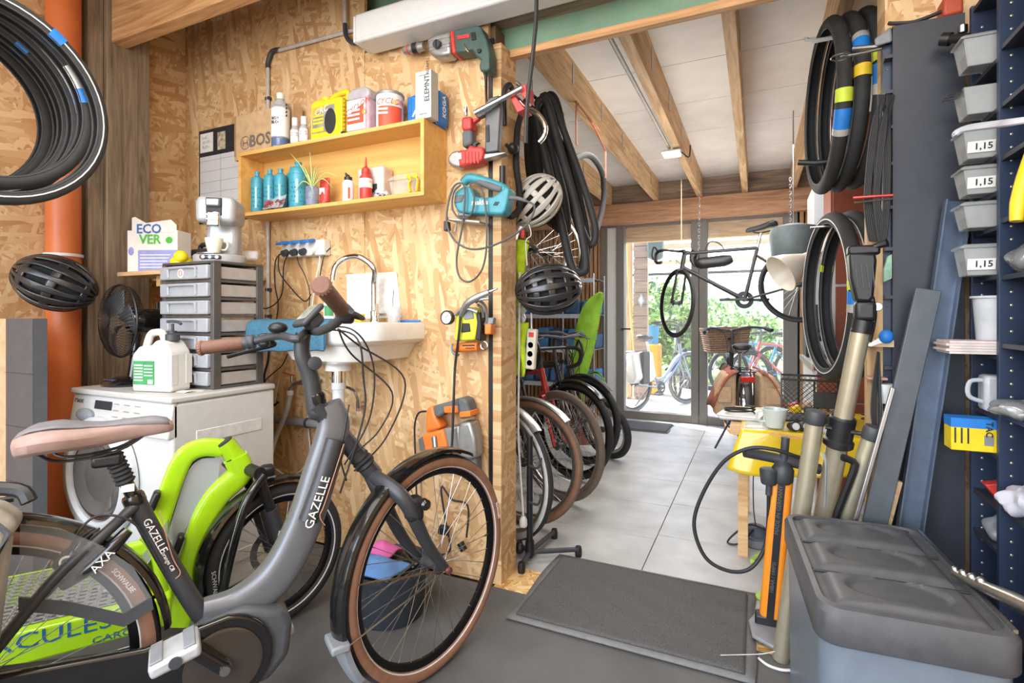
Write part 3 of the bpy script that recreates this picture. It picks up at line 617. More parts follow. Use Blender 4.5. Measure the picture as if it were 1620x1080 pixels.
# cables looping in front of the head tube
c1 = at_(535, 520, 1.30); c2 = HB(.06, .12, C0.z)
for i, (a, q1, q2, q3, e) in enumerate([(c1, (566, 545), (640, 600), (612, 690), (560, 745)), (c1, (556, 560), (620, 620), (600, 680), (556, 720)), (c2, (555, 520), (590, 575), (585, 660), (545, 735)), (c2, (560, 530), (575, 600), (575, 660), (538, 780))]):
    MB().tube([a, L(*q1, -.05 - .01 * i), L(*q2, -.04 - .012 * i), L(*q3, -.03 - .01 * i), L(*e, -.03)], .0028, 6, 8).build('cable', M_cable, g)
MB().tube([L(548, 760, -.03), L(538, 720, -.04), L(545, 680, -.03), L(552, 640, -.025)], .0028, 6).build('cable', M_cable, g)
# rear: mudguard, clear skirt guard, frame lock, stand
fender(g, wm(-.47, .352), .374, 5, 175, M_gloss, .03)
M_skirt = mat('clear_skirt_guard', '#b9bcbe', .08, var=.02, alpha=.13)
sk = [(32, 828), (95, 835), (160, 862), (210, 895), (240, 945), (195, 972), (110, 953), (30, 945)]
for y in (-.062,):
    P = [L(u, v, y) for u, v in sk]; kk = MB().prism([(p.x, p.z) for p in P], -y, -y + .003, frame((0, 0, 0), (1, 0, 0), (0, 0, 1))).build('skirt_guard', M_skirt, g)
    B2 = [(30, 943), (110, 951), (195, 970), (240, 943), (243, 962), (197, 990), (112, 972), (30, 965)]; P = [L(u, v, y) for u, v in B2]
    MB().prism([(p.x, p.z) for p in P], -y - .001, -y + .005, frame((0, 0, 0), (1, 0, 0), (0, 0, 1))).build('skirt_guard_trim', M_dkgrey, kk)
lk = MB().tube([L(98, 925, -.04), L(140, 898, -.05), L(180, 862, -.05), L(203, 838, -.045)], [.014, .017, .016, .012], 12, 6).build('frame_lock', M_gloss, g)
lkd = (L(172, 872, -.08) - L(152, 893, -.08)).normalized()
text('AXA', .026, frame(L(162, 888, -.069), lkd, (-lkd.z, 0, lkd.x)), M_paper, lk)
bq = L(118, 880, -.035); bx_k = MB().box((0, 0, 0), (.075, .04, .05), T(bq) @ R('Y', -40)).build('brake_unit', M_gloss, g, bevel=.012, seg=3); MB().lathe([(.013, 0), (.013, .003), (.009, .003), (.009, 0)], 18, frame(L(105, 888, -.056), (1, 0, 0), (0, 0, 1)), caps=False).build('emblem_ring', M_paper, bx_k)
for i_ in range(3): MB().tube([L(112 + 12 * i_, 890, -.05), L(122 + 10 * i_, 855, -.055), L(150 + 8 * i_, 835, -.045)], .0025, 6).build('cable', M_cable, g)
MB().tube([L(100, 895, -.05), L(125, 840, -.06), L(160, 815, -.05), L(215, 830, -.05), L(260, 905, -.035)], .003, 6).build('cable', M_cable, g)
MB().cyl((-.08, .05, .25), (-.16, .20, .012), .011).build('kickstand', M_dkgrey, g)
mb = MB()
for sy in (-1, 1): mb.tube([(-.40, .06 * sy, .735), (-.75, .06 * sy, .735)], .007, 8, 1); mb.cyl((-.47, .075 * sy, .352), (-.62, .06 * sy, .735), .006, n=8)
mb.build('rear_rack', M_black, g)
# pannier that hangs on its rack
M_pan = mat('grey_canvas', '#a39c90', .85, bump=.4, bscale=250); pg = thing('pannier_bag', 'grey canvas pannier bag with dark piping hung on the electric bicycle rack', 'bag', M=GM)
pp = [(-.44, .73), (-.385, .735), (-.37, .70), (-.40, .40), (-.46, .33), (-.78, .33), (-.82, .42), (-.82, .73)]
MB().prism(pp, .084, .20, frame((0, 0, 0), (1, 0, 0), (0, 0, 1))).build('bag_body', M_pan, pg, bevel=.02, seg=3)
MB().prism([(-.82, .69), (-.37, .70), (-.355, .74), (-.39, .775), (-.82, .775)], .072, .215, frame((0, 0, 0), (1, 0, 0), (0, 0, 1))).build('flap', M_pan, pg, bevel=.015, seg=3)
MB().tube([(-.82, -.216, .70), (-.37, -.216, .705), (-.357, -.214, .74), (-.39, -.205, .778), (-.82, -.205, .78)], .006, 6, 1).build('piping', M_dkgrey, pg)
MB().tube([(-.375, -.205, .70), (-.405, -.205, .41), (-.46, -.205, .335)], .005, 6, 1).build('piping', M_dkgrey, pg)
for x_ in (-.5, -.7): MB().tube([(x_, -.09, .70), (x_, -.074, .735), (x_, -.066, .748), (x_, -.055, .744), (x_, -.052, .728)], .004, 6, 4).build('rack_hook', M_black, pg)
MB().tube([(-.5, -.1, .782), (-.44, -.12, .81), (-.36, -.13, .80), (-.34, -.14, .775)], .014, 8, 4).build('carry_handle', M_black, pg)

# ---------------------------------------------------------------- lime cargo e-bike behind it
HMx = T(-1.63, 1.42, 0) @ R('Z', 58); L = lambda u, v, y=0: lpl(HMx, u, v, y)
M_limep = mat('lime_green_paint', '#a5d418', .25, var=.04, coat=.4)
h = thing('cargo_bicycle', 'lime green electric cargo bicycle with a perforated platform before the washing machine', 'bicycle', M=HMx)
Sh = R('Z', 18)
hw = wheel(h, 'front_wheel', Sh @ wm(0, .262), .262, .026, single=True, nsp=32, disc=True, seg=60)
mb = MB()
for sg in (1, -1): mb.band(arcsec(.236, .0266, 118 * sg, 128 * sg, 2), Sh @ wm(0, .262), 60)
mb.build('reflective_stripe', M_refl, hw)
text('SCHWALBE', .02, Sh @ wm(0, .262) @ R('Z', 185) @ T(.238, 0, .0268) @ R('Z', 90), M_refl, hw)
fender(h, Sh @ wm(0, .262), .292, 70, 205, M_gloss, .034)
fender(h, Sh @ wm(0, .262), .294, 48, 72, M_rubber, .036, 'mud_flap')
for sy in (-1, 1):
    MB().tube([Sh @ V((-.105, .055 * sy, .60)), Sh @ V((-.05, .062 * sy, .42))], .018, 12, 1).build('fork_stanchion', M_black, h)
    MB().tube([Sh @ V((-.062, .062 * sy, .46)), Sh @ V((0, .064 * sy, .262))], .023, 12, 1).build('fork_lower', M_dkgrey, h)
    MB().tube([Sh @ V((-.09, .07 * sy, .59)), Sh @ V((-.16, .075 * sy, .50)), Sh @ V((-.22, .07 * sy, .28)), Sh @ V((-.24, .06 * sy, .10))], .016, 10, 6).build('guard_hoop', M_gloss, h)
MB().box((0, -.087, 0), (.03, .001, .04), Sh @ T(-.035, 0, .36) @ R('Y', 14)).build('fork_sticker', M_paper, h)
MB().tube([Sh @ V((-.105, -.07, .60)), Sh @ V((-.105, .07, .60))], .022, 12, 1).build('fork_crown', M_black, h)
MB().cyl(L(362, 725), L(385, 748), .03, n=18).build('steering_bearing', M_black, h)
MB().box(tuple(L(423, 744)), (.05, .055, .042)).build('headlamp', M_black, h, bevel=.014, seg=3)
hd = MB().cyl(L(355, 700), L(383, 735), .033, n=20).build('head_tube', M_limep, h)
MB().lathe([(.027, 0), (.03, .004), (.03, .016), (.02, .02)], 18, align(L(357, 703), L(350, 692))).build('head_cap', M_dkgrey, hd)
def ltube(name, pts, r, flat): return MB().tube([L(u, v) for u, v in pts], r, 16, 6, flat=flat, sq=.45).build(name, M_limep, h)
ltube('upper_frame_tube', [(352, 708), (318, 708), (290, 725), (265, 785), (248, 850), (250, 915), (268, 975)], .021, 1.5)
ltube('lower_frame_tube', [(372, 722), (379, 748), (345, 782), (322, 822), (306, 880), (292, 950), (280, 985)], .034, 1.2)
ltube('cross_tube', [(248, 862), (215, 868), (195, 875)], .02, 1.2)
inn = [(348, 722), (312, 728), (292, 755), (268, 830), (262, 856), (285, 850), (310, 808), (345, 760)]
P = [L(*q) for q in inn]; MB().prism([(p.x, p.z) for p in P], -.002, .002, frame((0, 0, 0), (1, 0, 0), (0, 0, 1))).build('clear_screen', mat('smoked_clear_panel', '#b9bfc2', .1, var=.02, alpha=.42), h)
MB().tube([L(*q, -.004) for q in [(340, 722), (312, 727), (292, 755), (268, 830), (258, 862)]], .0035, 6, 4).build('panel_seal', M_black, h)
for u, v in ((244, 792), (282, 860), (253, 915)):
    q = L(u, v, -.03); MB().box((0, 0, 0), (.022, .05, .065), T(q) @ R('Y', 20)).build('bump_stop', M_black, h, bevel=.008)
# platform
z0 = .10
rz1 = L(150, 972, -.222).z; rz0 = L(150, 1022, -.222).z
rl = []
for sy in (-1, 1): rl.append(MB().b2((-1.75, .20 * sy - .022, rz0), (-.36, .20 * sy + .022, rz1)).build('side_rail', M_limep, h, bevel=.008))
MB().b2((-.40, -.22, rz0), (-.34, .22, rz1)).build('front_rail', M_limep, h, bevel=.008)
M_hblue = mat('blue_lettering', '#1f5f8f', .4)
xR, xS = L(15, 1035, -.2225).x, L(215, 985, -.2225).x; pit = (xS - xR) / 5
text('HERCULES', .06, frame(V((xS - 4.15 * pit, -.2225, rz1 - .028)), (1, 0, 0), (0, 0, 1)), M_hblue, rl[0], sx=pit / .0445)
text('CARGO', .026, frame(V((xS - .75 * pit, -.2225, rz0 + .016)), (1, 0, 0), (0, 0, 1)), M_hblue, rl[0], sx=1.35)
MB().tube([V((-.36, -.17, rz1 - .02)), V((-.38, -.165, rz1 + .12)), V((-.41, -.16, rz1 + .18))], .016, 10, 4).build('platform_brace', M_limep, h)
# perforated deck: a lattice of metal with real holes
NX, NY = 46, 15; mb = MB(); dx, dy = 1.3 / NX, .38 / NY
for i in range(NX):
    for k in range(NY):
        x, y = -1.74 + dx * (i + .5), -.19 + dy * (k + .5) + (dy / 2 if i % 2 else 0) * .0
        o = [(x - dx / 2, y - dy / 2), (x + dx / 2, y - dy / 2), (x + dx / 2, y + dy / 2), (x - dx / 2, y + dy / 2)]; q = [(x + (a - x) * .62, y + (c - y) * .62) for a, c in o]
        vs = [(*p, rz1 + .004) for p in o] + [(*p, rz1 + .004) for p in q]; mb.add(vs, [(j, (j + 1) % 4, 4 + (j + 1) % 4, 4 + j) for j in range(4)])
mb.build('perforated_deck', mat('deck_metal', '#8d9091', .45, .6), h, solid=.002, kind='stuff')
MB().grid(lambda a, b: (-.46 + .11 * a, -.17 + .34 * b, rz1 + .008 + .16 * a), 6, 14).build('sloped_plate', mat('deck_metal', '#8d9091', .45, .6), h, solid=.003)

# ---------------------------------------------------------------- black bucket behind the front wheel
c = onZ(617, 968, 0) + V((0, 0, 0)); zr_ = onY(617, 888, c.y).z; t = thing('bucket', 'black rubber bucket of chains and cloths behind the front wheel', 'bucket', (c.x, c.y, 0))
MB().lathe([(.122, 0), (.128, .006), (.152, zr_ - .02), (.160, zr_ - .016), (.162, zr_), (.152, zr_), (.145, zr_ - .03), (.118, .012)], 40, T(c.x, c.y, 0), caps=False).build('bucket_body', mat('bucket_rubber', '#343a42', .5), t)
MB().lathe([(.118, .01), (.118, .012)], 30, T(c.x, c.y, 0)).build('bucket_base', mat('bucket_rubber', '#343a42', .5), t)
def rag(name, label, cc, rad, m, k):
    return tag(MB().grid(lambda a, b: (cc.x + rad[0] * (a - .5) * 2, cc.y + rad[1] * (b - .5) * 2, cc.z + rad[2] * math.sin(PI * a) * math.sin(PI * b) + .005 * math.sin(9 * a + k) * math.sin(7 * b)), 22, 16).build(name, m, None, solid=.008), label, 'cloth')
rag('cleaning_cloth', 'blue cloth hanging out of the black bucket', V((c.x - .01, c.y - .075, zr_ + .009)), (.11, .07, .03), mat('blue_cloth', '#5a83b8', .9, bump=.5), 0)
rag('cleaning_cloth', 'pink cloth lying beside the blue one in the bucket', V((c.x - .075, c.y + .05, zr_ + .009)), (.06, .05, .035), mat('pink_cloth', '#c9609a', .9, bump=.5), 2)
for k in range(3): tag(MB().tube([(c.x + .065 + (.03 + .012 * k) * math.cos(.9 * i + k), c.y + .04 + .035 * math.sin(.9 * i), zr_ - .012 + .013 * k + .006 * math.sin(2.1 * i)) for i in range(10)], .006, 6, 4).build('bicycle_chain', mat('oily_chain', '#4a443c', .4, .7)), ['lowest greasy chain coiled in the black bucket', 'greasy chain coiled midway in the black bucket', 'topmost greasy chain coiled in the black bucket'][k], 'chain', 'greasy chains in the bucket')
tag(MB().lathe([(.10, 0), (.128, zr_ - .03)], 24, T(c.x, c.y, .0125)).build('bucket_fill', mat('dark_parts', '#2b2927', .8, var=.4, scale=60)), 'dark heap of oily bits filling the bucket', 'heap', kind='stuff')
# ================================================================ left side: washing machine and what stands on it
M_enamel = mat('white_enamel', '#c9c9c8', .3, var=.03, coat=.3); M_panelw = mat('washer_panel', '#bdbbb7', .35, var=.03)
WXa, WXb, WF, WB = -2.66, -1.99, 1.24, 1.71
t = thing('washing_machine', 'white front-loading washing machine standing against the strand board', 'washing machine', ((WXa + WXb) / 2, WF, 0))
MB().b2((WXa, WF + .005, .02), (WXb, WB, .825)).build('body', M_enamel, t, bevel=.012, seg=3)
MB().b2((WXa - .004, WF - .004, .825), (WXb + .006, WB, .85)).build('top_plate', M_panelw, t, bevel=.008, seg=3)
cp = MB().add([(WXa, WF - .012, .69), (WXb, WF - .012, .69), (WXb, WF + .01, .828), (WXa, WF + .01, .828), (WXa, WF + .03, .69), (WXb, WF + .03, .69), (WXb, WF + .03, .828), (WXa, WF + .03, .828)], [(0, 1, 2, 3), (4, 7, 6, 5), (0, 4, 5, 1), (3, 2, 6, 7), (0, 3, 7, 4), (1, 5, 6, 2)]).build('control_panel', M_panelw, t, bevel=.006)
slope = frame((0, 0, 0), (1, 0, 0), (0, .16, 1)); ps = lambda x, z: (x, WF - .013 + (z - .69) * .159, z)
MB().box((0, 0, 0), (.12, .035, .004), T(ps(-2.43, .79)) @ slope).build('display', M_ink, cp, bevel=.0015)
text('Miele', .034, T(ps(-2.61, .80)) @ slope, M_ink, cp, sx=.9)
for i, (x, z) in enumerate([(a, b) for a in (-2.34, -2.27, -2.20) for b in (.80, .775, .75)]):
    MB().box((0, 0, 0), (.035, .003, .002), T(ps(x, z)) @ slope).build('panel_print', M_grey, cp)
MB().lathe([(.05, 0), (.05, .01), (.035, .018), (.015, .02)], 26, T(ps(-2.54, .745)) @ slope @ Mx.Diagonal((1.2, .5, 1, 1))).build('drawer_grip', M_grey, cp)
dc = V((-2.43, WF, .50)); dm = wallm(dc)
dr = MB().lathe([(.245, 0), (.245, .02), (.225, .035), (.19, .04), (.178, .03), (.178, .005)], 56, dm, caps=False).build('door', mat('washer_door_ring', '#c9cbcc', .3, .2, var=.03), t)
MB().lathe([(.18, .01), (.172, .022), (.165, .02), (.165, 0)], 48, dm, caps=False).build('chrome_ring', mat('coppery_ring', '#a58a72', .25, .9), dr)
MB().lathe([(.166, .012), (.15, .03), (.10, .01), (.05, -.0), (.001, -.002)], 40, dm).build('door_glass', mat('dark_door_glass', '#5d5a57', .06, coat=1, var=.2, scale=5), dr)
MB().tube([dc + V((.235, -.03, .07)), dc + V((.25, -.045, 0)), dc + V((.235, -.03, -.07))], .007, 8).build('door_catch', M_grey, dr)
for z in (.68, .40, .14): MB().b2((WXb - .002, WF + .10, z - .026), (WXb + .003, WB - .07, z + .026)).build('side_recess', mat('enamel_recess', '#cfcecc', .35), t, bevel=.0025, seg=3)
for x in (WXa + .05, WXb - .05):
    for y in (WF + .06, WB - .06): MB().cyl((x, y, 0), (x, y, .03), .02).build('foot', M_black, t)
MB().b2((WXa + .02, WF - .001, .03), (WXb - .02, WF + .006, .12)).build('plinth_flap', M_panelw, t, bevel=.003)
# drawer tower
c = onZ(336, 617, .85); X1, Yf = c.x, 1.445; X0 = onY(256, 600, Yf).x; Yb = onX(417, 600, X1).y; Zt = onY(336, 411, Yf).z
t = thing('drawer_tower', 'grey plastic tower of seven translucent drawers on the washing machine', 'drawers', ((X0 + X1) / 2, (Yf + Yb) / 2, .85))
M_tan = M_tan; M_twr = mat('tower_frame', '#4b4744', .5); M_drw = mat('frosted_drawer', '#a3a6ab', .3, var=.05, alpha=.86); M_drs = mat('frosted_side', '#a59f9a', .3, var=.08, alpha=.9)
MB().b2((X0, Yf, Zt - .012), (X1, Yb, Zt)).build('top_board', M_twr, t, bevel=.004)
for x in (X0, X1):
    for y in (Yf + .0, Yb): MB().b2((x - (.022 if x == X1 else 0), y - (.035 if y == Yb else 0), .85), (x + (.022 if x == X0 else 0), y + (.035 if y != Yb else 0), Zt - .01)).build('corner_post', M_twr, t, bevel=.003)
nD = 7; hD = (Zt - .012 - .855) / nD
for k in range(nD):
    z = .855 + k * hD
    MB().b2((X0 + .001, Yf + .002, z - .004), (X1 - .001, Yb - .002, z + .007)).build('divider', M_twr, t)
    d = MB().b2((X0 + .004, Yf - .012, z + .010), (X1 - .024, Yf + .01, z + hD - .006)).build('drawer', M_drw, t, bevel=.005)
    MB().b2((X0 + .006, Yf + .012, z + .010), (X1 - .006, Yb - .01, z + hD - .012)).build('drawer_box', M_drs, d, bevel=.004)
    xm = (X0 + X1 - .02) / 2
    MB().tube([(xm - .09, Yf - .014, z + .02), (xm - .09, Yf - .016, z + hD * .68), (xm - .075, Yf - .017, z + hD * .8), (xm + .075, Yf - .017, z + hD * .8), (xm + .09, Yf - .016, z + hD * .68), (xm + .09, Yf - .014, z + .02)], .006, 6, 3).build('drawer_pull', M_drw, d)
stk = MB().lathe([(.020, 0), (.020, .001)], 24, wallm((X0 + .15, Yf - .0125, Zt - .05))).build('sticker', M_paper, t)
MB().lathe([(.012, 0), (.012, .0015), (.009, .0015), (.009, 0)], 20, wallm((X0 + .15, Yf - .0135, Zt - .05)), caps=False).build('sticker_ring', M_red, stk)
# white jerrycan with pump
t = thing('jerrycan', 'white plastic jerrycan with green label and black pump on washing machine', 'jerrycan', M=T(-2.21, 1.345, .8505) @ R('Z', 12))
M_jw = mat('white_hdpe', '#cfcec9', .45, var=.04)
MB().prism([(-.095, 0), (.095, 0), (.095, .16), (.06, .205), (.02, .21), (-.005, .185), (-.06, .185), (-.095, .15)], -.05, .055, wallm((0, 0, 0))).build('body', M_jw, t, bevel=.014, seg=3)
MB().tube([(-.085, 0, .155), (-.06, 0, .225), (-.03, 0, .238), (.0, 0, .235), (.015, 0, .20)], .015, 10, 5).build('handle', M_jw, t)
MB().lathe([(.026, .205), (.026, .23), (.016, .235), (.016, .245), (.006, .246), (.006, .275)], 18, T(.05, 0, 0)).build('pump', M_dkgrey, t)
MB().tube([(.025, 0, .282), (.05, 0, .284), (.08, 0, .28), (.092, 0, .272)], .006, 8, 4).build('pump_nozzle', M_dkgrey, t)
lb = MB().b2((-.082, -.0575, .03), (.02, -.055, .125)).build('label_print', M_green, t)
for i in range(6): MB().b2((-.076, -.0585, .045 + .012 * i), (-.035, -.0575, .050 + .012 * i)).build('label_line', M_paper, lb)
for i in range(4): MB().b2((-.028, -.0585, .065 + .013 * i), (.012, -.0575, .069 + .013 * i)).build('label_line', M_paper, lb)
MB().b2((-.01, -.0585, .034), (.014, -.0575, .05)).build('barcode', M_paper, lb)
for x in (.05, -.05): MB().b2((.094, x - .03 if x > 0 else x, .03), (.097, x if x > 0 else x + .03, .15)).build('side_rib', M_jw, t, bevel=.001)
tag(MB().grid(lambda a, b: (-2.10 + .05 * a, 1.33 + .09 * b, .8525 + .003 * math.sin(6 * b)), 3, 6).build('folded_cloth', mat('cream_cloth', '#d8d2bf', .9), None, solid=.003), 'small cream cloth folded beside the jerrycan', 'cloth')
# desk fan
fb_ = V((-2.545, 1.385, .85)); t = thing('desk_fan', 'black desk fan with wire cage standing on washing machine', 'fan', fb_)
MB().lathe([(.095, 0), (.098, .008), (.085, .022), (.05, .032), (.03, .04)], 30, T(fb_) @ Mx.Diagonal((1, .85, 1, 1))).build('base', M_gloss, t)
for i in range(4): MB().box((fb_.x - .03 + .02 * i, fb_.y - .06, .879), (.012, .016, .008)).build('button', M_dkgrey, t, bevel=.002)
MB().tube([fb_ + V((.02, .02, .03)), fb_ + V((.02, .03, .12)), fb_ + V((.02, .04, .23))], [.022, .018, .016], 12, 4).build('pole', M_gloss, t)
fc = V((-2.56, 1.375, 1.135)); nrm = V((-.12, -1, .14)).normalized(); FMx = frame(fc, nrm.cross(V((0, 0, 1))), (0, 0, 1)); 
if (FMx.to_3x3() @ V((0, 0, 1))).dot(nrm) < 0: FMx = FMx @ R('Y', 180)
MB().lathe([(.022, -.20), (.05, -.19), (.056, -.12), (.05, -.05), (.04, -.03)], 20, FMx).build('motor', M_gloss, t)
MB().cyl(FMx @ V((0, .055, -.15)), FMx @ V((0, .085, -.15)), .006).build('oscillation_knob', M_black, t)
cg = MB().torus(.16, .005, FMx, 40, 6).build('cage_rim', M_black, t)
mb = MB(); mb2 = MB()
for i in range(60):
    a = 2 * PI * i / 60; ca, sa = math.cos(a), math.sin(a); ca2, sa2 = math.cos(a + .5), math.sin(a + .5)
    mb.tube([(.03 * ca, .03 * sa, .052), (.10 * math.cos(a + .3), .10 * math.sin(a + .3), .046), (.15 * ca2, .15 * sa2, .025), (.16 * ca2, .16 * sa2, 0)], .0012, 3, 3, M=FMx)
    mb2.tube([(.045 * ca, .045 * sa, -.05), (.11 * ca, .11 * sa, -.046), (.15 * ca, .15 * sa, -.028), (.16 * ca, .16 * sa, 0)], .0012, 3, 3, M=FMx)
mb.build('front_cage_wires', M_black, cg, kind='stuff'); mb2.build('rear_cage_wires', M_black, cg, kind='stuff')
MB().lathe([(.032, .05), (.032, .056), (.02, .058)], 20, FMx).build('badge', M_black, cg)
for k in range(3):
    def bl(a, b, k=k):
        r = .03 + .11 * a; th = 2 * PI * k / 3 + (b - .5) * (1.1 if a > .2 else .7); return (r * math.cos(th), r * math.sin(th), .02 * (b - .5) * 2 * (1 - .3 * a))
    MB().grid(bl, 8, 8, FMx).build('blade', M_dkgrey, t, solid=.002)
# wall board with detergent box, tool case, bottle, yellow bag
M_brd = wood('shelf_board', '#b98e5e', '#dcb98c', 'x')
tb = thing('wall_board', 'narrow pine board fixed in the corner behind the drawer tower', 'shelf', (-2.6, 1.75, 1.345))
MB().b2((-2.80, 1.49, 1.348), (-2.399, 2.018, 1.368)).build('board', M_brd, tb, bevel=.002)
MB().b2((-2.61, 1.56, 1.30), (-2.58, 1.9, 1.348)).build('batten', M_brd, tb)
MB().b2((-3.09, 1.76, 1.348), (-2.80, 2.018, 1.368)).build('board_end', M_brd, tb)
t = thing('detergent_box', 'white and lilac laundry detergent carton with torn open lid', 'box', M=T(-2.65, 1.60, 1.3685) @ R('Z', 22))
MB().b2((-.125, -.05, 0), (.125, .05, .20)).build('carton', mat('carton_white', '#dcdad4', .7, var=.03), t, bevel=.002)
MB().prism([(-.10, .19), (.122, .19), (.122, .225), (.095, .25), (-.03, .235), (-.085, .265), (-.10, .26)], .05, .052, wallm((0, 0, 0))).build('lid_flap', mat('carton_white', '#dcdad4', .7), t)
MB().b2((-.07, -.0512, .0), (.1245, -.0502, .105)).build('lilac_band', mat('lilac_print', '#8f92c9', .6), t)
for i in range(5): MB().b2((-.06, -.0522, .02 + .015 * i), (.06 + .008 * i, -.0512, .024 + .015 * i)).build('print_line', M_paper, t)
text('ECO', .062, wallm((-.015, -.0525, .205)), mat('blue_brand_print', '#2d5fae', .5), t, bold=.02); text('VER', .062, wallm((-.01, -.0525, .155)), mat('green_brand_print', '#4caf3c', .5), t, bold=.02)
MB().ball((.085, -.051, .152), (.018, .002, .016)).build('leaf_mark', mat('green_brand_print', '#4caf3c', .5), t)
MB().ball((-.105, -.051, .10), (.014, .002, .02)).build('leaf_mark', mat('lilac_print', '#8f92c9', .6), t)
t = thing('tool_case', 'dark power tool case with pale front label behind the detergent carton', 'case', (-2.54, 1.79, 1.3685))
MB().b2((-2.70, 1.74, 1.3685), (-2.385, 1.84, 1.50)).build('case_body', M_dkgrey, t, bevel=.015, seg=3)
MB().b2((-2.685, 1.737, 1.385), (-2.395, 1.741, 1.465)).build('label_panel', mat('beige_label', '#c9bfae', .6), t)
MB().tube([(-2.62, 1.79, 1.49), (-2.61, 1.79, 1.525), (-2.46, 1.79, 1.525), (-2.45, 1.79, 1.49)], .012, 8, 4).build('handle', M_dkgrey, t)
tag(MB().ball((-2.435, 1.57, 1.405), (.045, .05, .037)).ball((-2.41, 1.55, 1.43), (.03, .03, .03)).build('yellow_bag', mat('yellow_film', '#e6cf1c', .35, bump=1, bscale=30), None), 'crumpled yellow plastic bag beside the detergent carton', 'bag')
t = thing('water_bottle', 'clear plastic water bottle standing behind the coffee machine', 'bottle', (-2.56, 1.90, 1.3685))
MB().lathe([(.03, 0), (.033, .01), (.03, .05), (.033, .09), (.03, .13), (.033, .16), (.014, .215), (.014, .23)], 18, T(-2.56, 1.90, 1.3685)).build('bottle_body', M_clear, t)
MB().lathe([(.017, .228), (.017, .25)], 14, T(-2.56, 1.90, 1.3685)).build('cap', M_white, t)
# coffee machine and cup on the tower
cx, cy = onY(345, 400, Yf + .10).x, Yf + .11; M_cof = mat('silver_grey_plastic', '#a9a9ab', .3, .2, var=.03)
t = thing('coffee_machine', 'silver grey coffee pad machine on top of the drawer tower', 'coffee machine', M=T(cx, cy, Zt) @ R('Z', 36))
MB().lathe([(.098, 0), (.1, .008), (.1, .03), (.096, .034)], 36, Mx.Diagonal((1.05, .95, 1, 1))).build('base', M_cof, t)
MB().lathe([(.07, .034), (.07, .037)], 30, T(-.01, -.035, 0)).build('drip_tray', M_steel, t)
MB().prism([(-.055, .03), (.06, .03), (.066, .12), (.062, .22), (-.058, .22), (-.064, .12)], -.10, -.01, wallm((0, 0, 0))).build('column', M_cof, t, bevel=.02, seg=3)
MB().prism([(-.078, .17), (.078, .17), (.08, .25), (.072, .285), (-.072, .285), (-.08, .25)], -.095, .07, wallm((0, 0, 0))).build('brew_head', M_cof, t, bevel=.022, seg=4)
MB().b2((-.033, -.075, .20), (.03, -.066, .275)).build('lever_recess', M_ink, t, bevel=.003)
MB().b2((-.03, -.092, .235), (.027, -.06, .27)).build('lever', mat('dark_lever', '#77787a', .3, .4), t, bevel=.006)
sp_ = MB().b2((-.028, -.088, .15), (.025, -.055, .215)).build('spout', M_chrome, t, bevel=.008, seg=3)
for z in (.175, .195): MB().b2((-.026, -.093, z), (.023, -.086, z + .01)).build('spout_rib', M_chrome, sp_, bevel=.003)
bp_ = MB().b2((-.05, -.102, .008), (.035, -.085, .027)).build('button_panel', M_dkgrey, t, bevel=.008, seg=3)
for x in (-.033, -.007, .02): MB().lathe([(.007, 0), (.007, .002)], 14, wallm((x, -.1025, .0175))).build('button', M_cof, bp_)
MB().prism([(-.01, .03), (.075, .03), (.075, .075), (.0, .075)], -.115, -.09, wallm((.05, .02, 0))).build('water_tank', M_clear, t, bevel=.01)
cm = T(cx, cy, Zt) @ R('Z', 36) @ T(-.01, -.045, .0375)
M_cer = mat('cream_glazed_ceramic', '#dcdccb', .2, var=.03, coat=.5)
def mug(name, label, M, m, r=.036, h=.065, ang=0, inner=None):
    t = thing(name, label, 'cup', M=M)
    MB().lathe([(r * .6, 0), (r * .66, .002), (r * .92, h * .7), (r, h), (r * .93, h), (r * .84, h * .6), (r * .5, .008), (.001, .008)], 28).build('cup_body', m, t)
    MB().tube([R('Z', ang) @ V(p) for p in ((r * .85, 0, h * .85), (r * 1.35, 0, h * .8), (r * 1.45, 0, h * .55), (r * 1.2, 0, h * .3), (r * .75, 0, h * .3))], .0045, 8, 5).build('handle', m, t); return t
mug('coffee_cup', 'small cream coffee cup standing on the coffee machine tray', cm, M_cer, .036, .066, 25)
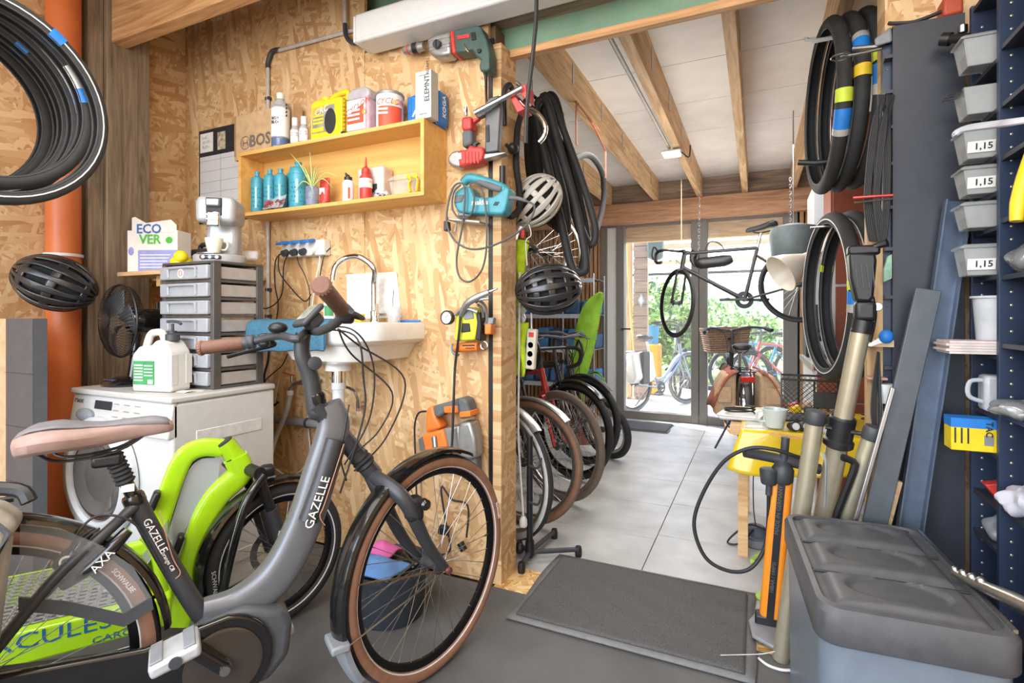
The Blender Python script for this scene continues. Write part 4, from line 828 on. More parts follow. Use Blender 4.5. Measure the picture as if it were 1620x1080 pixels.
# helmet on the pipe, cardboard, tyres on the left wall
def helmet(name, label, M, shell, dark, vents, L=.14, W=.11, Hh=.115, peak=False, strapm=None):
    """ribs of a vented shell over a dark liner; M: local x = front, z = crown"""
    t = thing(name, label, 'helmet', M=M)
    def P(a, b, k=1.0): # a: front-back angle, b: side angle
        return V((L * k * math.sin(a) * (1 if a > 0 else 1.08), W * k * math.cos(a) * math.sin(b), Hh * k * math.cos(a) * math.cos(b)))
    MB().grid(lambda a, b: P((a - .5) * 2.7, (b - .5) * 3.05, .90), 20, 20).build('liner', dark, t, solid=.004)
    n = 0
    for lane in range(-3, 4):
        b0 = lane * .43
        def rib(a, b, b0=b0, lane=lane):
            aa = (a - .5) * 2.9; bb = b0 + (b - .5) * (.17 + .10 * abs(math.sin(aa * 2.2 + lane))); return P(aa, bb, 1.0)
        MB().grid(rib, 22, 5).build('shell_rib', shell, t, solid=.012, bevel=.0)
    for aa in vents:
        MB().grid(lambda a, b, aa=aa: P(aa + (a - .5) * .22, (b - .5) * 2.95, .99), 4, 26).build('cross_rib', shell, t, solid=.010)
    MB().tube([P((i / 24 - .5) * 0 + 0, 0) * 0 + V((L * 1.0 * math.cos(2 * PI * i / 24), W * 1.0 * math.sin(2 * PI * i / 24), -.012 + (.02 if abs(math.cos(2 * PI * i / 24)) > .8 else 0))) for i in range(24)], .009, 8, 3, closed=True).build('rim_band', dark, t)
    if strapm:
        for sy in (-1, 1): MB().tube([(.05, sy * W * .9, 0), (.02, sy * W * .7, -.09), (0, sy * .03, -.15)], .006, 6, 5, flat=.3).build('chin_strap', strapm, t)
    return t
M_hblk = mat('black_helmet_shell', '#2c2c2e', .3, coat=.3); M_eps = mat('black_liner', '#161616', .9)
hc = atT(87, 447, 2.33)
helmet('cycle_helmet', 'black vented cycle helmet hung on the orange drain pipe', frameZ(hc, (.80, -.52, .12), (-.35, -.45, .25)), M_hblk, M_eps, (-.95, -.1, .75), .145, .115, .115, strapm=M_dkgrey)
MB().band([(.072, 0), (.0755, 0), (.0755, .014), (.072, .014)], T(-3.02, 1.375, onX(125, 408, -3.0).z), 30).build('pipe_clamp', M_white, d if False else bpy.data.objects['drain_pipe'])
t = thing('flat_carton', 'tall flat brown carton with a dark grey printed side', 'box', (-2.8, 1.1, 0))
MB().b2((-3.06, 1.05, 0), (-2.515, 1.09, 1.145)).build('carton', M_card, t, bevel=.003)
M_gprint = mat('grey_printed_card', '#4e4f54', .45, var=.08, bump=.2, bscale=60)
MB().b2((onY(10, 600, 1.048).x, 1.0465, .002), (-2.513, 1.05, 1.146)).build('printed_panel', M_gprint, t); MB().b2((-2.515, 1.0465, .002), (-2.5125, 1.091, 1.146)).build('printed_panel', M_gprint, t)
for z in (.93, .72, .5): MB().b2((onY(10, 600, 1.048).x, 1.0455, z), (-2.5125, 1.0467, z + .003)).build('crease', M_dkgrey, t)
tc_ = atT(-22, 150, 1.70); M_tyw = mat('tyre_inside', '#3b3b3d', .6)
def tyre(name, label, M, Ro=.35, w=.024, group=None, stripe=False, m=None, wraps=(), open_=True, k=56):
    """a loose tyre: an open C section carcass, local z = axis"""
    t = thing(name, label, 'tyre', M=M, group=group); Rm = Ro - w
    ang = [math.radians(a) for a in range(-130, 131, 20)]
    sec = [(Rm + w * math.cos(a), w * .95 * math.sin(a)) for a in ang] + [(Rm + (w - .0035) * math.cos(a), (w - .0035) * .95 * math.sin(a)) for a in reversed(ang)]
    b = MB().band(sec, None, k).build('carcass', m or M_tyre, t)
    if stripe:
        mb = MB()
        for sg in (1, -1): mb.band(arcsec(Rm, w, 88 * sg, 98 * sg, 2, .0008), None, k)
        mb.build('reflective_stripe', M_refl, t)
    mb = MB()
    for sg in (1, -1): mb.torus(Rm + w * math.cos(math.radians(130)), .0035, T(0, 0, sg * w * .95 * math.sin(math.radians(130))), k, 6)
    mb.build('bead', M_tyw, t)
    for (a0, a1, mm) in wraps:
        s2 = [(Rm + (w + .0022) * math.cos(a), (w + .0022) * math.sin(a)) for a in [math.radians(q) for q in range(-140, 141, 20)]]
        s2 += [(Rm + (w + .0012) * math.cos(a), (w + .0012) * math.sin(a)) for a in [math.radians(q) for q in range(140, -141, -20)]]
        MB().band(s2, None, 6, a0, a1).build('paper_band', mm, t)
    return t
M_silv = mat('silver_paper', '#b4b4b0', .4, .3)
AXX = frame((0, 0, 0), (0, -1, 0), (0, 0, 1))          # local z -> -world x, local x -> -y, local y -> up
names = ['outermost, with a white stripe', 'second in, with a silver and blue wrapper', 'third in from the striped one', 'fourth in from the striped one', 'fifth in from the striped one', 'nearest the wall']
for i in range(6):
    dx = [0, -.062, -.126, -.19, -.254, -.318][i]; Ri = [.352, .322, .338, .33, .33, .325][i]
    M0 = T(tc_.x + dx, tc_.y + .012 * math.sin(i * 2), tc_.z - .0 + (.352 - Ri)) @ AXX.to_3x3().to_4x4() @ R('X', [0, 1, -1, 1, -1, 1][i])
    tyre('tyre', 'bicycle tyre on the left wall hook, ' + names[i], M0, Ri, .025, 'tyres on the left wall hook', stripe=i in (0, 2), wraps=[(142, 158, M_silv), (158, 168, M_blue)] if i == 1 else ([(120, 128, M_blue)] if i in (0, 3) else ()))
hk = thing('tyre_hook', 'grey steel wall hook that carries the stack of tyres', 'hook', (-3.08, tc_.y, tc_.z + .29))
MB().tube([(-3.10, tc_.y, tc_.z + .285), (tc_.x - .0, tc_.y, tc_.z + .285), (tc_.x + .06, tc_.y, tc_.z + .32)], .012, 8, 2).build('hook_bar', M_steel, hk)
MB().b2((-3.10, tc_.y - .03, tc_.z + .22), (-3.09, tc_.y + .03, tc_.z + .34)).build('wall_plate', M_steel, hk)
# planner sheet on the wall
a = onY(317, 209, YW); b_ = onY(396, 346, YW); t = thing('wall_planner', 'white ruled planner sheet on a black board behind the shelf', 'planner', (a.x + .3, YW, b_.z))
MB().b2((a.x, YW - .008, b_.z), (b_.x, YW - .001, a.z)).build('black_board', M_ink, t)
MB().b2((a.x + .012, YW - .010, b_.z + .015), (b_.x - .01, YW - .008, a.z - .155)).build('sheet', mat('planner_paper', '#d5d5d8', .6, var=.02), t)
for i in range(6): MB().b2((a.x + .015, YW - .0108, b_.z + .05 + .062 * i), (b_.x - .014, YW - .0099, b_.z + .0515 + .062 * i)).build('ruled_line', M_grey, t)
MB().b2((a.x + .19, YW - .0108, b_.z + .02), (a.x + .192, YW - .0099, a.z - .16)).build('ruled_line', M_grey, t)
cd = MB().b2((a.x + .015, YW - .011, a.z - .13), (a.x + .125, YW - .0085, a.z - .02)).build('note_card', M_paper, t)
rs_ = random.Random(3)
for i in range(3):
    for k in range(5 - (i == 0) * 2): MB().tube([(a.x + .04 + .013 * k + rs_.uniform(-.003, .003), YW - .0115, a.z - .045 - .028 * i + rs_.uniform(-.009, .009)) for _ in range(4)], .0009, 4, 3).build('pen_stroke', M_ink, cd)
MB().b2((a.x + .165, YW - .011, a.z - .13), (a.x + .23, YW - .0085, a.z - .03)).build('photo_card', mat('photo_print', '#b8ab97', .5, var=.5, scale=60), t)
# ================================================================ the pine wall shelf and its contents
SX0, SX1, SYf, SZ0, SZ1 = onY(377, 290, 1.841).x, -1.267, 1.841, 1.664, 1.99
t = thing('wall_shelf', 'open pine box shelf fixed to the strand board wall', 'shelf', ((SX0 + SX1) / 2, 1.93, SZ0))
th_ = .018
YB = YW - .028; CX = onY(424, 520, YW - .0145).x     # the conduit runs down behind the shelf
for z_, n_ in ((SZ1 - th_, 'top_board'), (SZ0, 'bottom_board')):
    MB().b2((SX0, SYf, z_), (SX1, YB, z_ + th_)).build(n_, M_ply, t, bevel=.0015)
    for a_, b_ in ((SX0, CX - .014), (CX + .014, SX1)):
        if b_ > a_ + .01: MB().b2((a_, YB, z_), (b_, YW - .001, z_ + th_)).build('wall_batten', M_ply, t)
for x in (SX0, SX1 - th_): MB().b2((x, SYf, SZ0 + th_), (x + th_, YB if x == SX0 else YW - .001, SZ1 - th_)).build('side_panel', M_ply, t, bevel=.001)
MB().b2((SX0 + th_, YB - .010, SZ0 + th_), (SX1 - th_, YB, SZ1 - th_)).build('back_panel', M_ply, t)
zt, zb = SZ1 + .0003, SZ0 + th_ + .0003
def sx(u, Y=1.92): return onY(u, 200, Y).x
def zz(v, u, Y=1.92): return onY(u, v, Y).z
def wide(u0, u1, Y): return sx(u0, Y), sx(u1, Y)
# cardboard box
t = thing('cardboard_box', 'small brown cardboard box with grey print on the shelf end', 'box', (-2.3, 1.93, zt))
x0, x1 = sx(371, 1.925), sx(463, 1.925); zt1 = zz(184, 371, 1.925)
MB().b2((x0, 1.925, zt), (x1, 1.99, zt1)).build('carton', M_card, t, bevel=.002)
M_gp = mat('grey_print', '#6f675f', .7); text('BOSCH', .085, wallm((x0 + .255, 1.9245, zt + .085)), M_gp, t, bold=.03)
cm = wallm((x0 + .085, 1.9242, zt + .085)); MB().lathe([(.036, 0), (.036, .001), (.032, .001), (.032, 0)], 30, cm, caps=False).build('emblem', M_gp, t)
MB().b2((-.02, -.016, 0), (-.014, .016, .001), cm).b2((.014, -.016, 0), (.02, .016, .001), cm).b2((-.014, -.003, 0), (.014, .003, .001), cm).build('emblem', M_gp, t)
MB().b2((x0 - .001, 1.926, zt + .02), (x0 + .012, 1.9245, zt1 - .004)).build('tape', mat('parcel_tape', '#a9855f', .4), t)
FACE = V((.62, -.78, 0)).normalized()
def facem(c, r, z): o = V((c[0], c[1], z)) + FACE * r; return frame(o, (-FACE.y, FACE.x, 0), (0, 0, 1))
def lab(c, r, z0, z1, m, parent, a=2.2, name='label_wrap'):    # a paper band round the front of a bottle
    th0 = math.atan2(FACE.y, FACE.x); return MB().band([(r, z0), (r + .0008, z0), (r + .0008, z1), (r, z1)], T(c[0], c[1], 0), 20, math.degrees(th0 - a / 2 * 1.3), math.degrees(th0 + a / 2 * 1.3)).build(name, m, parent)
# tall bottle of mineral oil
c = (sx(444, 1.88), 1.88); r = .042; h = zz(148, 445, 1.88) - zt
t = thing('oil_bottle', 'tall clear bottle of blue liquid with a white label on the shelf', 'bottle', (*c, zt))
M_frost = mat('frosted_bottle', '#b9bcc0', .3, alpha=.8); M_bluel = mat('blue_grey_liquid', '#5b6d92', .15)
MB().lathe([(r * .9, 0), (r, .006), (r, h * .72), (r * .85, h * .8), (r * .38, h * .88), (r * .36, h * .9)], 28, T(*c, zt)).build('bottle_body', M_frost, t)
MB().lathe([(r * .905, .0005), (r * 1.004, .006), (r * 1.004, .045)], 28, T(*c, zt)).build('liquid', M_bluel, t)
MB().lathe([(.019, h * .89), (.019, h - .002), (.017, h)], 18, T(*c, zt)).build('cap', M_white, t)
l = lab(c, r + .0006, zt + .05, zt + h * .70, M_paper, t, 2.4)
text('ROYAL', .02, facem(c, r + .0014, zt + .135) @ T(-.008, 0, 0), M_ink, l, wrap=r, sx=.9, bold=.02); text('BLOOD', .02, facem(c, r + .0014, zt + .116) @ T(-.008, 0, 0), M_ink, l, wrap=r, sx=.9, bold=.02)
for i in range(4): MB().box((0, 0, 0), (.006, .012, .001), facem(c, r + .0012, zt + .155 + .018 * i) @ T(.032, 0, -.012) @ R('Y', 42) @ R('Z', -25)).build('stroke_mark', M_ink, l)
MB().box((0, 0, 0), (.035, .0025, .0008), facem(c, r + .0012, zt + .20) @ T(-.004, 0, 0)).build('print_line', M_grey, l)
# two small bottles
for i, (u, lb_) in enumerate(((467, 'small white bottle beside the tall bottle of blue liquid'), (481, 'small white bottle beside the yellow canister'))):
    c = (sx(u, 1.87), 1.87); h = zz(189 - i * 2, u, 1.88) - zt; r = .0205
    t = thing('small_bottle', lb_ + ' on the shelf', 'bottle', (*c, zt), group='small bottles on the shelf')
    MB().lathe([(r * .9, 0), (r, .004), (r, h * .55), (r * .7, h * .66), (r * .62, h * .7)], 20, T(*c, zt)).build('bottle_body', M_frost, t)
    MB().lathe([(r * .72, h * .7), (r * .72, h)], 16, T(*c, zt)).build('cap', M_white, t)
    l = lab(c, r + .0004, zt + .006, zt + h * .52, M_paper, t, 2.6)
    text('ROYAL\nBLOOD', .011, facem(c, r + .0012, zt + h * .36), M_ink, l, wrap=r)
# yellow canister
x0, x1 = sx(491, 1.86), sx(541, 1.86); h = zz(147, 530, 1.9) - zt
t = thing('yellow_canister', 'yellow plastic canister with a moulded handle on the shelf', 'canister', ((x0 + x1) / 2, 1.91, zt))
W = x1 - x0; MB().prism([(0, 0), (W, 0), (W, h * .80), (W * .78, h * .82), (W * .45, h * .80), (W * .4, h * .84), (W * .12, h * .84), (W * .0, h * .76)], -.10, 0, wallm((x0, 1.86, zt))).build('body', M_yellow, t, bevel=.012, seg=3)
MB().lathe([(.024, h * .83), (.024, h * .95), (.022, h * .96)], 18, T(x0 + W * .27, 1.91, zt)).build('cap', M_yellow, t)
MB().tube([(x0 + W * .42, 1.91, zt + h * .80), (x0 + W * .5, 1.91, zt + h * .93), (x0 + W * .9, 1.91, zt + h * .985), (x0 + W * .97, 1.91, zt + h * .9), (x0 + W * .95, 1.91, zt + h * .78)], .0135, 10, 5).build('handle', M_yellow, t)
l = MB().b2((x0 + .012, 1.8585, zt + .03), (x0 + W - .045, 1.86, zt + h * .68)).build('label_print', mat('silver_label', '#9a9792', .4, .2, var=.3, scale=30), t)
MB().prism([(.015, h * .68), (.015, h * .5), (W - .07, h * .68)], .0005, .0015, wallm((x0, 1.8585, zt))).build('label_corner', mat('gold_label', '#d8a54a', .4), l)
text('CRC', .042, wallm((x0 + .07, 1.857, zt + h * .585)) @ R('Z', 12), M_paper, l, shear=.3)
for i in range(3): MB().b2((x0 + .02, 1.8572, zt + h * .32 + .017 * i), (x0 + .085, 1.8582, zt + h * .32 + .009 + .017 * i)).build('print_line', M_orange if False else M_yellow, l)
MB().b2((x0 + .015, 1.8572, zt + .035), (x0 + .085, 1.8582, zt + .055)).build('print_line', M_yellow, l)
MB().ball((x0 + .125, 1.8585, zt + h * .34), (.035, .001, .06)).build('picture_print', M_ink, l)
for i in range(8): MB().b2((x1 - .0005, 1.87, zt + .03 + .018 * i), (x1 + .0035, 1.95, zt + .038 + .018 * i)).build('side_rib', M_yellow, t, bevel=.001)
# translucent jug of pink liquid
x0, x1 = sx(548, 1.86), sx(584, 1.86); h = zz(144, 570, 1.9) - zt; W = x1 - x0
t = thing('cleaner_jug', 'translucent jug of pinkish cleaner with red and white label on the shelf', 'jug', ((x0 + x1) / 2, 1.91, zt))
M_pink = mat('pinkish_liquid', '#b79aa6', .25, alpha=.9); M_tr = mat('translucent_jug', '#b9b4bc', .3, alpha=.8)
MB().b2((x0, 1.86, zt), (x1, 1.96, zt + h * .74)).build('liquid_body', M_pink, t, bevel=.012, seg=3)
MB().prism([(0, h * .72), (W, h * .72), (W, h * .9), (W * .8, h), (W * .2, h), (0, h * .9)], -.10, 0, wallm((x0, 1.86, zt))).build('jug_top', M_tr, t, bevel=.014, seg=3)
l = MB().b2((x0 + .004, 1.8585, zt + .012), (x1 - .022, 1.86, zt + h * .72)).build('label_print', M_paper, t)
M_ored = mat('orange_red_print', '#dd5238', .5)
MB().prism([(.006, .04), (W - .03, .04), (W - .03, h * .62), (.006, h * .38)], .0, .001, wallm((x0, 1.8585, zt))).build('red_print', M_ored, l)
text('CYCLON', .036, wallm((x0 + .065, 1.8574, zt + h * .56)) @ R('Z', 22), M_ored, l, shear=.3)
MB().lathe([(.012, 0), (.012, .001), (.006, .001), (.006, 0)], 12, wallm((x0 + .105, 1.8574, zt + h * .42)), caps=False).build('sprocket_mark', mat('gold_label', '#d8a54a', .4), l)
for i in range(3): MB().b2((x0 + .012, 1.8566, zt + .055 + .02 * i), (x0 + .08, 1.8576, zt + .064 + .02 * i)).build('print_line', M_paper, l)
# tin of grease
c = (sx(617, 1.925), 1.925); r = .061; h = zz(146, 616, 1.9) - zt
t = thing('grease_tin', 'round white and red tin with a grey lid on the shelf', 'tin', (*c, zt))
MB().lathe([(r, 0), (r, h - .012)], 40, T(*c, zt)).build('tin_body', M_paper, t)
MB().lathe([(r + .003, h - .014), (r + .004, h - .004), (r, h), (r - .006, h - .004)], 40, T(*c, zt)).build('lid', mat('grey_lid', '#8f9291', .4, .4), t)
l = lab(c, r + .0004, zt + .0, zt + h * .58, M_ored, t, 1.5)
text('CYCLON', .036, facem(c, r + .001, zt + h * .70), M_ored, l, wrap=r, shear=.3)
for i in range(2): text('GREASE' if False else '', .02, facem(c, r, zt), M_paper, l) if False else MB().box((0, 0, 0), (.045, .009, .0012), facem(c, r + .0012, zt + .065 + .018 * i) @ T(-.03, 0, -.006) @ R('Y', -22)).build('print_line', M_paper, l)
MB().lathe([(.011, 0), (.011, .001), (.005, .001), (.005, 0)], 12, facem(c, r + .0018, zt + .115) @ T(.02, 0, -.003), caps=False).build('sprocket_mark', mat('gold_label', '#d8a54a', .4), l)
# thin black tray under jug and tin
tag(MB().b2((sx(541, 1.86) + .005, 1.845, zt), (sx(548, 1.86) - .002, 1.99, zt + .012)).build('black_case', M_black, None, bevel=.004), 'flat black plastic case lying beside the yellow canister', 'case')
# blue tin box and the grey boxed device in front of it
xb0, xb1 = sx(640, 1.93), sx(718, 1.99); t = thing('blue_tin_box', 'blue tin gift box with white lettering at the shelf end', 'box', ((xb0 + xb1) / 2, 1.97, zt))
MB().b2((-1.40, 1.925, zt), (-1.245, 2.005, zz(140, 700, 1.93))).build('tin_body', M_blue, t, bevel=.014, seg=3)
MB().b2((-1.444, 1.965, zt), (-1.402, 2.005, zz(150, 650, 1.95))).build('tin_wing', M_blue, t, bevel=.006, seg=3)
MB().b2((-1.262, 1.923, zt + .001), (-1.26, 2.007, zz(141, 700, 1.93))).build('lid_seam', mat('light_seam', '#8fb4da', .4), t)
text('KOGA', .034, frame((-1.2445, 1.966, zt + .085), (0, 0, 1), (0, -1, 0)), M_paper, t, bold=.02)
text('K', .06, wallm((-1.424, 1.964, zt + .03)), M_paper, t, bold=.03); text('A', .06, wallm((-1.365, 1.924, zt + .07)), M_paper, t, bold=.03, shear=.2)
x0, x1 = sx(657, 1.85), sx(682, 1.85); hh = zz(115, 657, 1.85)
t = thing('device_box', 'upright light grey device box in front of the blue tin box', 'box', ((x0 + x1) / 2, 1.87, zt))
MB().b2((x0, 1.85, zt), (x1, 1.905, hh)).build('carton', mat('light_grey_carton', '#b9bab9', .55, var=.03), t, bevel=.001)
text('ELEMNT', .034, frame((x1 - .02, 1.8495, zt + .125), (0, 0, 1), (-1, 0, 0)), M_ink, t, sx=.9); text('ROAM', .02, frame((x1 - .017, 1.8495, zt + .21), (0, 0, 1), (-1, 0, 0)), M_ink, t)
text('wahoo', .014, wallm(((x0 + x1) / 2, 1.8495, zt + .02)), M_grey, t); MB().b2((x0 + .02, 1.8495, hh - .02), (x1 - .01, 1.8502, hh - .017)).build('print_line', M_grey, t)
# ---- inside the shelf
M_tealb = mat('teal_bottle', '#3f94a8', .35, var=.05); M_teald = mat('teal_dots', '#2d7386', .4)
def sport(u, Y, vtop, r, label):
    c = (sx(u, Y), Y); h = zz(vtop, u, Y) - zb; t = thing('sports_bottle', label, 'bottle', (*c, zb), group='teal sports bottles in the shelf')
    MB().lathe([(r * .92, 0), (r, .005), (r, h * .32), (r * .93, h * .38), (r, h * .44), (r, h * .72)], 24, T(*c, zb)).build('bottle_body', M_tealb, t)
    MB().lathe([(r * 1.04, h * .72), (r * 1.04, h * .77), (r * .85, h * .85), (r * .4, h * .89), (r * .34, h * .95), (r * .42, h * .97), (r * .4, h)], 24, T(*c, zb)).build('screw_lid', M_tealb, t)
    lab(c, r + .0004, zb + .02, zb + h * .6, M_refl if False else mat('clear_stripe', '#8fb9c6', .3), t, .22, 'clear_stripe')
    mb = MB(); th0 = math.atan2(FACE.y, FACE.x)
    for i in range(5):
        for k in range(5):
            if k == 2: continue
            a = th0 + (k - 2) * .36 + (i % 2) * .12; mb.ball((c[0] + (r + .0002) * math.cos(a), c[1] + (r + .0002) * math.sin(a), zb + .03 + i * .022), (.0028, .0028, .0035), None, 6, 4)
    mb.build('dots_print', M_teald, t, kind='stuff')
for u, Y, v, r, lb_ in ((407, 1.875, 272, .030, 'beside the shelf end panel'), (427, 1.89, 268, .030, 'second from the shelf end panel'), (444, 1.888, 267, .030, 'behind the bag of sweets'), (463, 1.951, 264, .030, 'half hidden behind the large one')):
    sport(u, Y, v, r, 'small teal sports bottle ' + lb_)
sport(472, 1.885, 257, .042, 'large teal sports bottle behind the spider plant')
c = V((sx(436, 1.85), 1.85, zb)); t = thing('sweets_bag', 'clear bag of red and grey bits lying before the teal bottles', 'bag', c)
rs_ = random.Random(5); mb = MB(); mb2 = MB()
for i in range(46): (mb if i % 2 else mb2).ball((c.x + rs_.uniform(-.07, .06), c.y + rs_.uniform(-.006, -.001), zb + .008 + rs_.uniform(0, .035)), rs_.uniform(.005, .0085), None, 8, 5)
mb.build('red_bits', mat('red_bits', '#a8444c', .5, var=.3), t, kind='stuff'); mb2.build('grey_bits', mat('grey_bits', '#5a4a48', .5, var=.3), t, kind='stuff')
MB().grid(lambda a, b: (c.x - .08 + .14 * a + .01 * b, c.y - .012 + .016 * b + .003 * math.sin(9 * a), zb + .004 + (.045 + .02 * a) * b), 14, 6).build('bag_film', M_clear, t, solid=.001)
# spider plant in a jar
c = V((sx(494, 1.87), 1.87, zb)); t = thing('spider_plant', 'small spider plant growing in a glass jar on the shelf', 'plant', c)
MB().lathe([(.028, 0), (.031, .004), (.031, .085), (.029, .09)], 24, T(c)).build('jar', mat('tinted_jar', '#8f9bb8', .08, alpha=.5), t); MB().lathe([(.027, .003), (.028, .03)], 20, T(c)).build('water', mat('jar_water', '#9da9b3', .1, alpha=.6), t)
M_leafg = mat('spider_leaf', '#86a951', .5, var=.25, scale=40); M_leafc = mat('spider_leaf_edge', '#d5d9a0', .5)
for u, v, dy in [(460, 243, -.02), (490, 240, .0), (535, 280, -.02), (465, 305, -.03), (527, 298, -.04), (470, 265, -.05), (500, 262, .02), (511, 272, -.03), (480, 283, -.03)]:
    e = onY(u, v, 1.87 + dy); b0 = c + V((0, 0, .085)); mid = (b0 + e) / 2 + V((0, 0, .045 if v > 262 else .02)); P = bez([b0 - V((0, 0, .05)), b0, mid, e], 7)
    for off, w0, mm, nm in ((0, .0055, M_leafg, 'leaf'), (.0006, .002, M_leafc, 'leaf_stripe')):
        vs_ = []; side = (e - b0).cross(V((.4, -.9, .2))).normalized()
        for i, p in enumerate(P): w_ = w0 * (1 - (i / (len(P) - 1)) ** 2 * .92); vs_ += [p - side * w_ + V((0, -off, 0)), p + side * w_ + V((0, -off, 0))]
        MB().add(vs_, [(2 * i, 2 * i + 1, 2 * i + 3, 2 * i + 2) for i in range(len(P) - 1)]).build(nm, mm, t, solid=.0006)
# red tube
c = V((sx(514, 1.90), 1.90, zb)); h = zz(282, 513, 1.9) - zb; t = thing('grease_tube', 'red tube standing on its cap beside the spider plant', 'tube', c)
MB().rings([[(c.x + rx * math.cos(a), c.y + ry * math.sin(a), zb + z) for a in [2 * PI * j / 20 for j in range(20)]] for rx, ry, z in ((.026, .022, .02), (.027, .02, .05), (.029, .012, h * .8), (.031, .003, h))]).build('tube_body', M_red, t)
MB().lathe([(.02, 0), (.022, .02)], 18, T(c)).build('cap', M_red, t); MB().box((c.x - .002, c.y - .0165, zb + .07), (.032, .002, .03)).build('label_print', M_paper, t)
# white dropper bottle with black cap
c = V((sx(551, 1.87), 1.87, zb)); h = zz(272, 551, 1.87) - zb; t = thing('lube_bottle', 'small white oil bottle with black dropper cap in the shelf', 'bottle', c)
MB().lathe([(.024, 0), (.026, .004), (.026, h * .62), (.02, h * .7)], 22, T(c)).build('bottle_body', M_white, t)
MB().lathe([(.018, h * .7), (.018, h * .82), (.008, h * .84), (.006, h * .9)], 16, T(c)).build('cap', M_black, t); MB().tube([(c.x - .012, c.y, zb + h * .88), (c.x - .016, c.y, zb + h * .97), (c.x - .004, c.y, zb + h * .9)], .004, 6).build('spout', M_dkgrey, t)
MB().box((c.x + .017, c.y - .019, zb + .035), (.014, .003, .05)).build('red_print', M_ored, t)
# red glue bottle
c = V((sx(579, 1.87), 1.87, zb)); h = zz(249, 579, 1.87) - zb; t = thing('glue_bottle', 'red bottle with pointed nozzle and white label in the shelf', 'bottle', c)
MB().lathe([(.026, 0), (.028, .004), (.028, h * .52), (.018, h * .6), (.018, h * .63)], 24, T(c)).build('bottle_body', M_red, t)
MB().lathe([(.02, h * .62), (.018, h * .72), (.006, h * .78), (.0025, h)], 18, T(c)).build('nozzle', M_red, t)
l = lab((c.x, c.y), .0284, zb + h * .26, zb + h * .48, M_paper, t, 2.2); text('CYCLON', .014, facem((c.x, c.y), .0294, zb + h * .40), M_ored, l, wrap=.028, shear=.3)
# tub of plasters, clear lidded box and yellow clips
c = V((sx(594, 1.94), 1.94, zb)); t = thing('white_tub', 'white translucent tub with a black label behind the red bottle', 'tub', c)
MB().b2((c.x - .075, c.y - .04, zb), (c.x + .075, c.y + .041, zz(262, 594, 1.9))).build('tub_body', mat('milky_plastic', '#cfc6c0', .4, alpha=.92), t, bevel=.014, seg=3)
MB().box((c.x + .02, c.y - .0415, zb + .055), (.045, .003, .04)).build('label_print', M_ink, t)
c = V((-1.40, 1.928, zb)); t = thing('clear_box', 'clear lidded plastic box holding yellow pieces in the shelf', 'box', c)
MB().rings([[(c.x + a * w_, c.y + b * d_, zb + z) for a, b in ((-1, -1), (1, -1), (1, 1), (-1, 1))] for w_, d_, z in ((.068, .045, 0), (.08, .05, .07))]).build('tray', M_clear, t, bevel=.006); MB().rings([[(c.x + a * w_, c.y + b * d_, zb + z) for a, b in ((-1, -1), (1, -1), (1, 1), (-1, 1))] for w_, d_, z in ((.084, .053, .071), (.084, .053, .08), (.055, .036, .10))]).build('lid', M_clear, t, bevel=.004)
for i in range(9): MB().tube([(c.x - .056 + .0135 * i, c.y - .02, zb + .012), (c.x - .05 + .0125 * i, c.y + .01, zb + .03 + .006 * (i % 3))], .007, 6, 1).build('yellow_piece', M_yellow, t)
for k, u in enumerate((650, 660)):
    c = V((sx(u, 1.855), 1.852, zb)); tag(MB().tube([c + V((0, 0, .004)), c + V((-.006 + .012 * k, 0, .04)), c + V((.004, 0, .055)), c + V((-.008, 0, .075))], [.008, .010, .005, .009], 8, 5, flat=.6).ball(c + V((-.008, 0, .072)), (.013, .006, .012)).build('yellow_clip', M_yellow), 'yellow plastic tyre clip ' + ('beside the clear lidded box' if k == 0 else 'nearest the shelf end panel'), 'clip', 'yellow clips in the shelf')
t = thing('chain_tool', 'small dark steel chain tool lying in a clear bag in the shelf', 'tool', (sx(600, 1.86), 1.86, zb))
MB().tube([(sx(592, 1.855), 1.853, zb + .02), (sx(600, 1.855), 1.853, zb + .012), (sx(608, 1.855), 1.853, zb + .007)], .006, 8).build('tool_body', M_dkgrey, t)
MB().grid(lambda a, b: (sx(593, 1.85) + .07 * a, 1.845 + .022 * b, zb + .004 + .03 * math.sin(PI * b) * (1 - .5 * a) + .004 * math.sin(17 * a)), 14, 6).build('bag_film', M_clear, t, solid=.001)
# ================================================================ sink, taps, sockets and tools on the strand board
M_por = mat('sink_porcelain', '#e2e0db', .16, var=.03, coat=.5)
SL, SR, SF, ZR = -2.005, -1.385, 1.62, 1.128; SCX = (SL + SR) / 2
t = thing('wash_basin', 'white ceramic wash basin hung on the strand board wall', 'basin', (SCX, 1.85, .95))
def plan(w, d0, y0, y1, z, n=8):   # rounded front outline
    pts = [(SCX - w, y1, z)]; r = .11
    for i in range(n + 1): a = PI + PI / 2 * i / n; pts.append((SCX - w + d0 + d0 * math.cos(a), y0 + d0 + d0 * math.sin(a), z))
    for i in range(n + 1): a = 1.5 * PI + PI / 2 * i / n; pts.append((SCX + w - d0 + d0 * math.cos(a), y0 + d0 + d0 * math.sin(a), z))
    pts.append((SCX + w, y1, z)); return pts
W = (SR - SL) / 2; yb = YW - .002
MB().rings([plan(.10, .08, 1.72, yb, .945), plan(.22, .12, 1.67, yb, .965), plan(W - .05, .13, SF + .03, yb, 1.03), plan(W - .015, .12, SF + .008, yb, 1.04), plan(W, .12, SF, yb, 1.055), plan(W, .12, SF, yb, ZR - .008), plan(W - .006, .115, SF + .006, yb, ZR), plan(W - .03, .10, SF + .03, 1.90, ZR), plan(W - .05, .09, SF + .05, 1.885, ZR - .02), plan(W - .12, .08, SF + .1, 1.86, 1.0), plan(.05, .04, 1.74, 1.83, .985)]).build('basin_bowl', M_por, t)
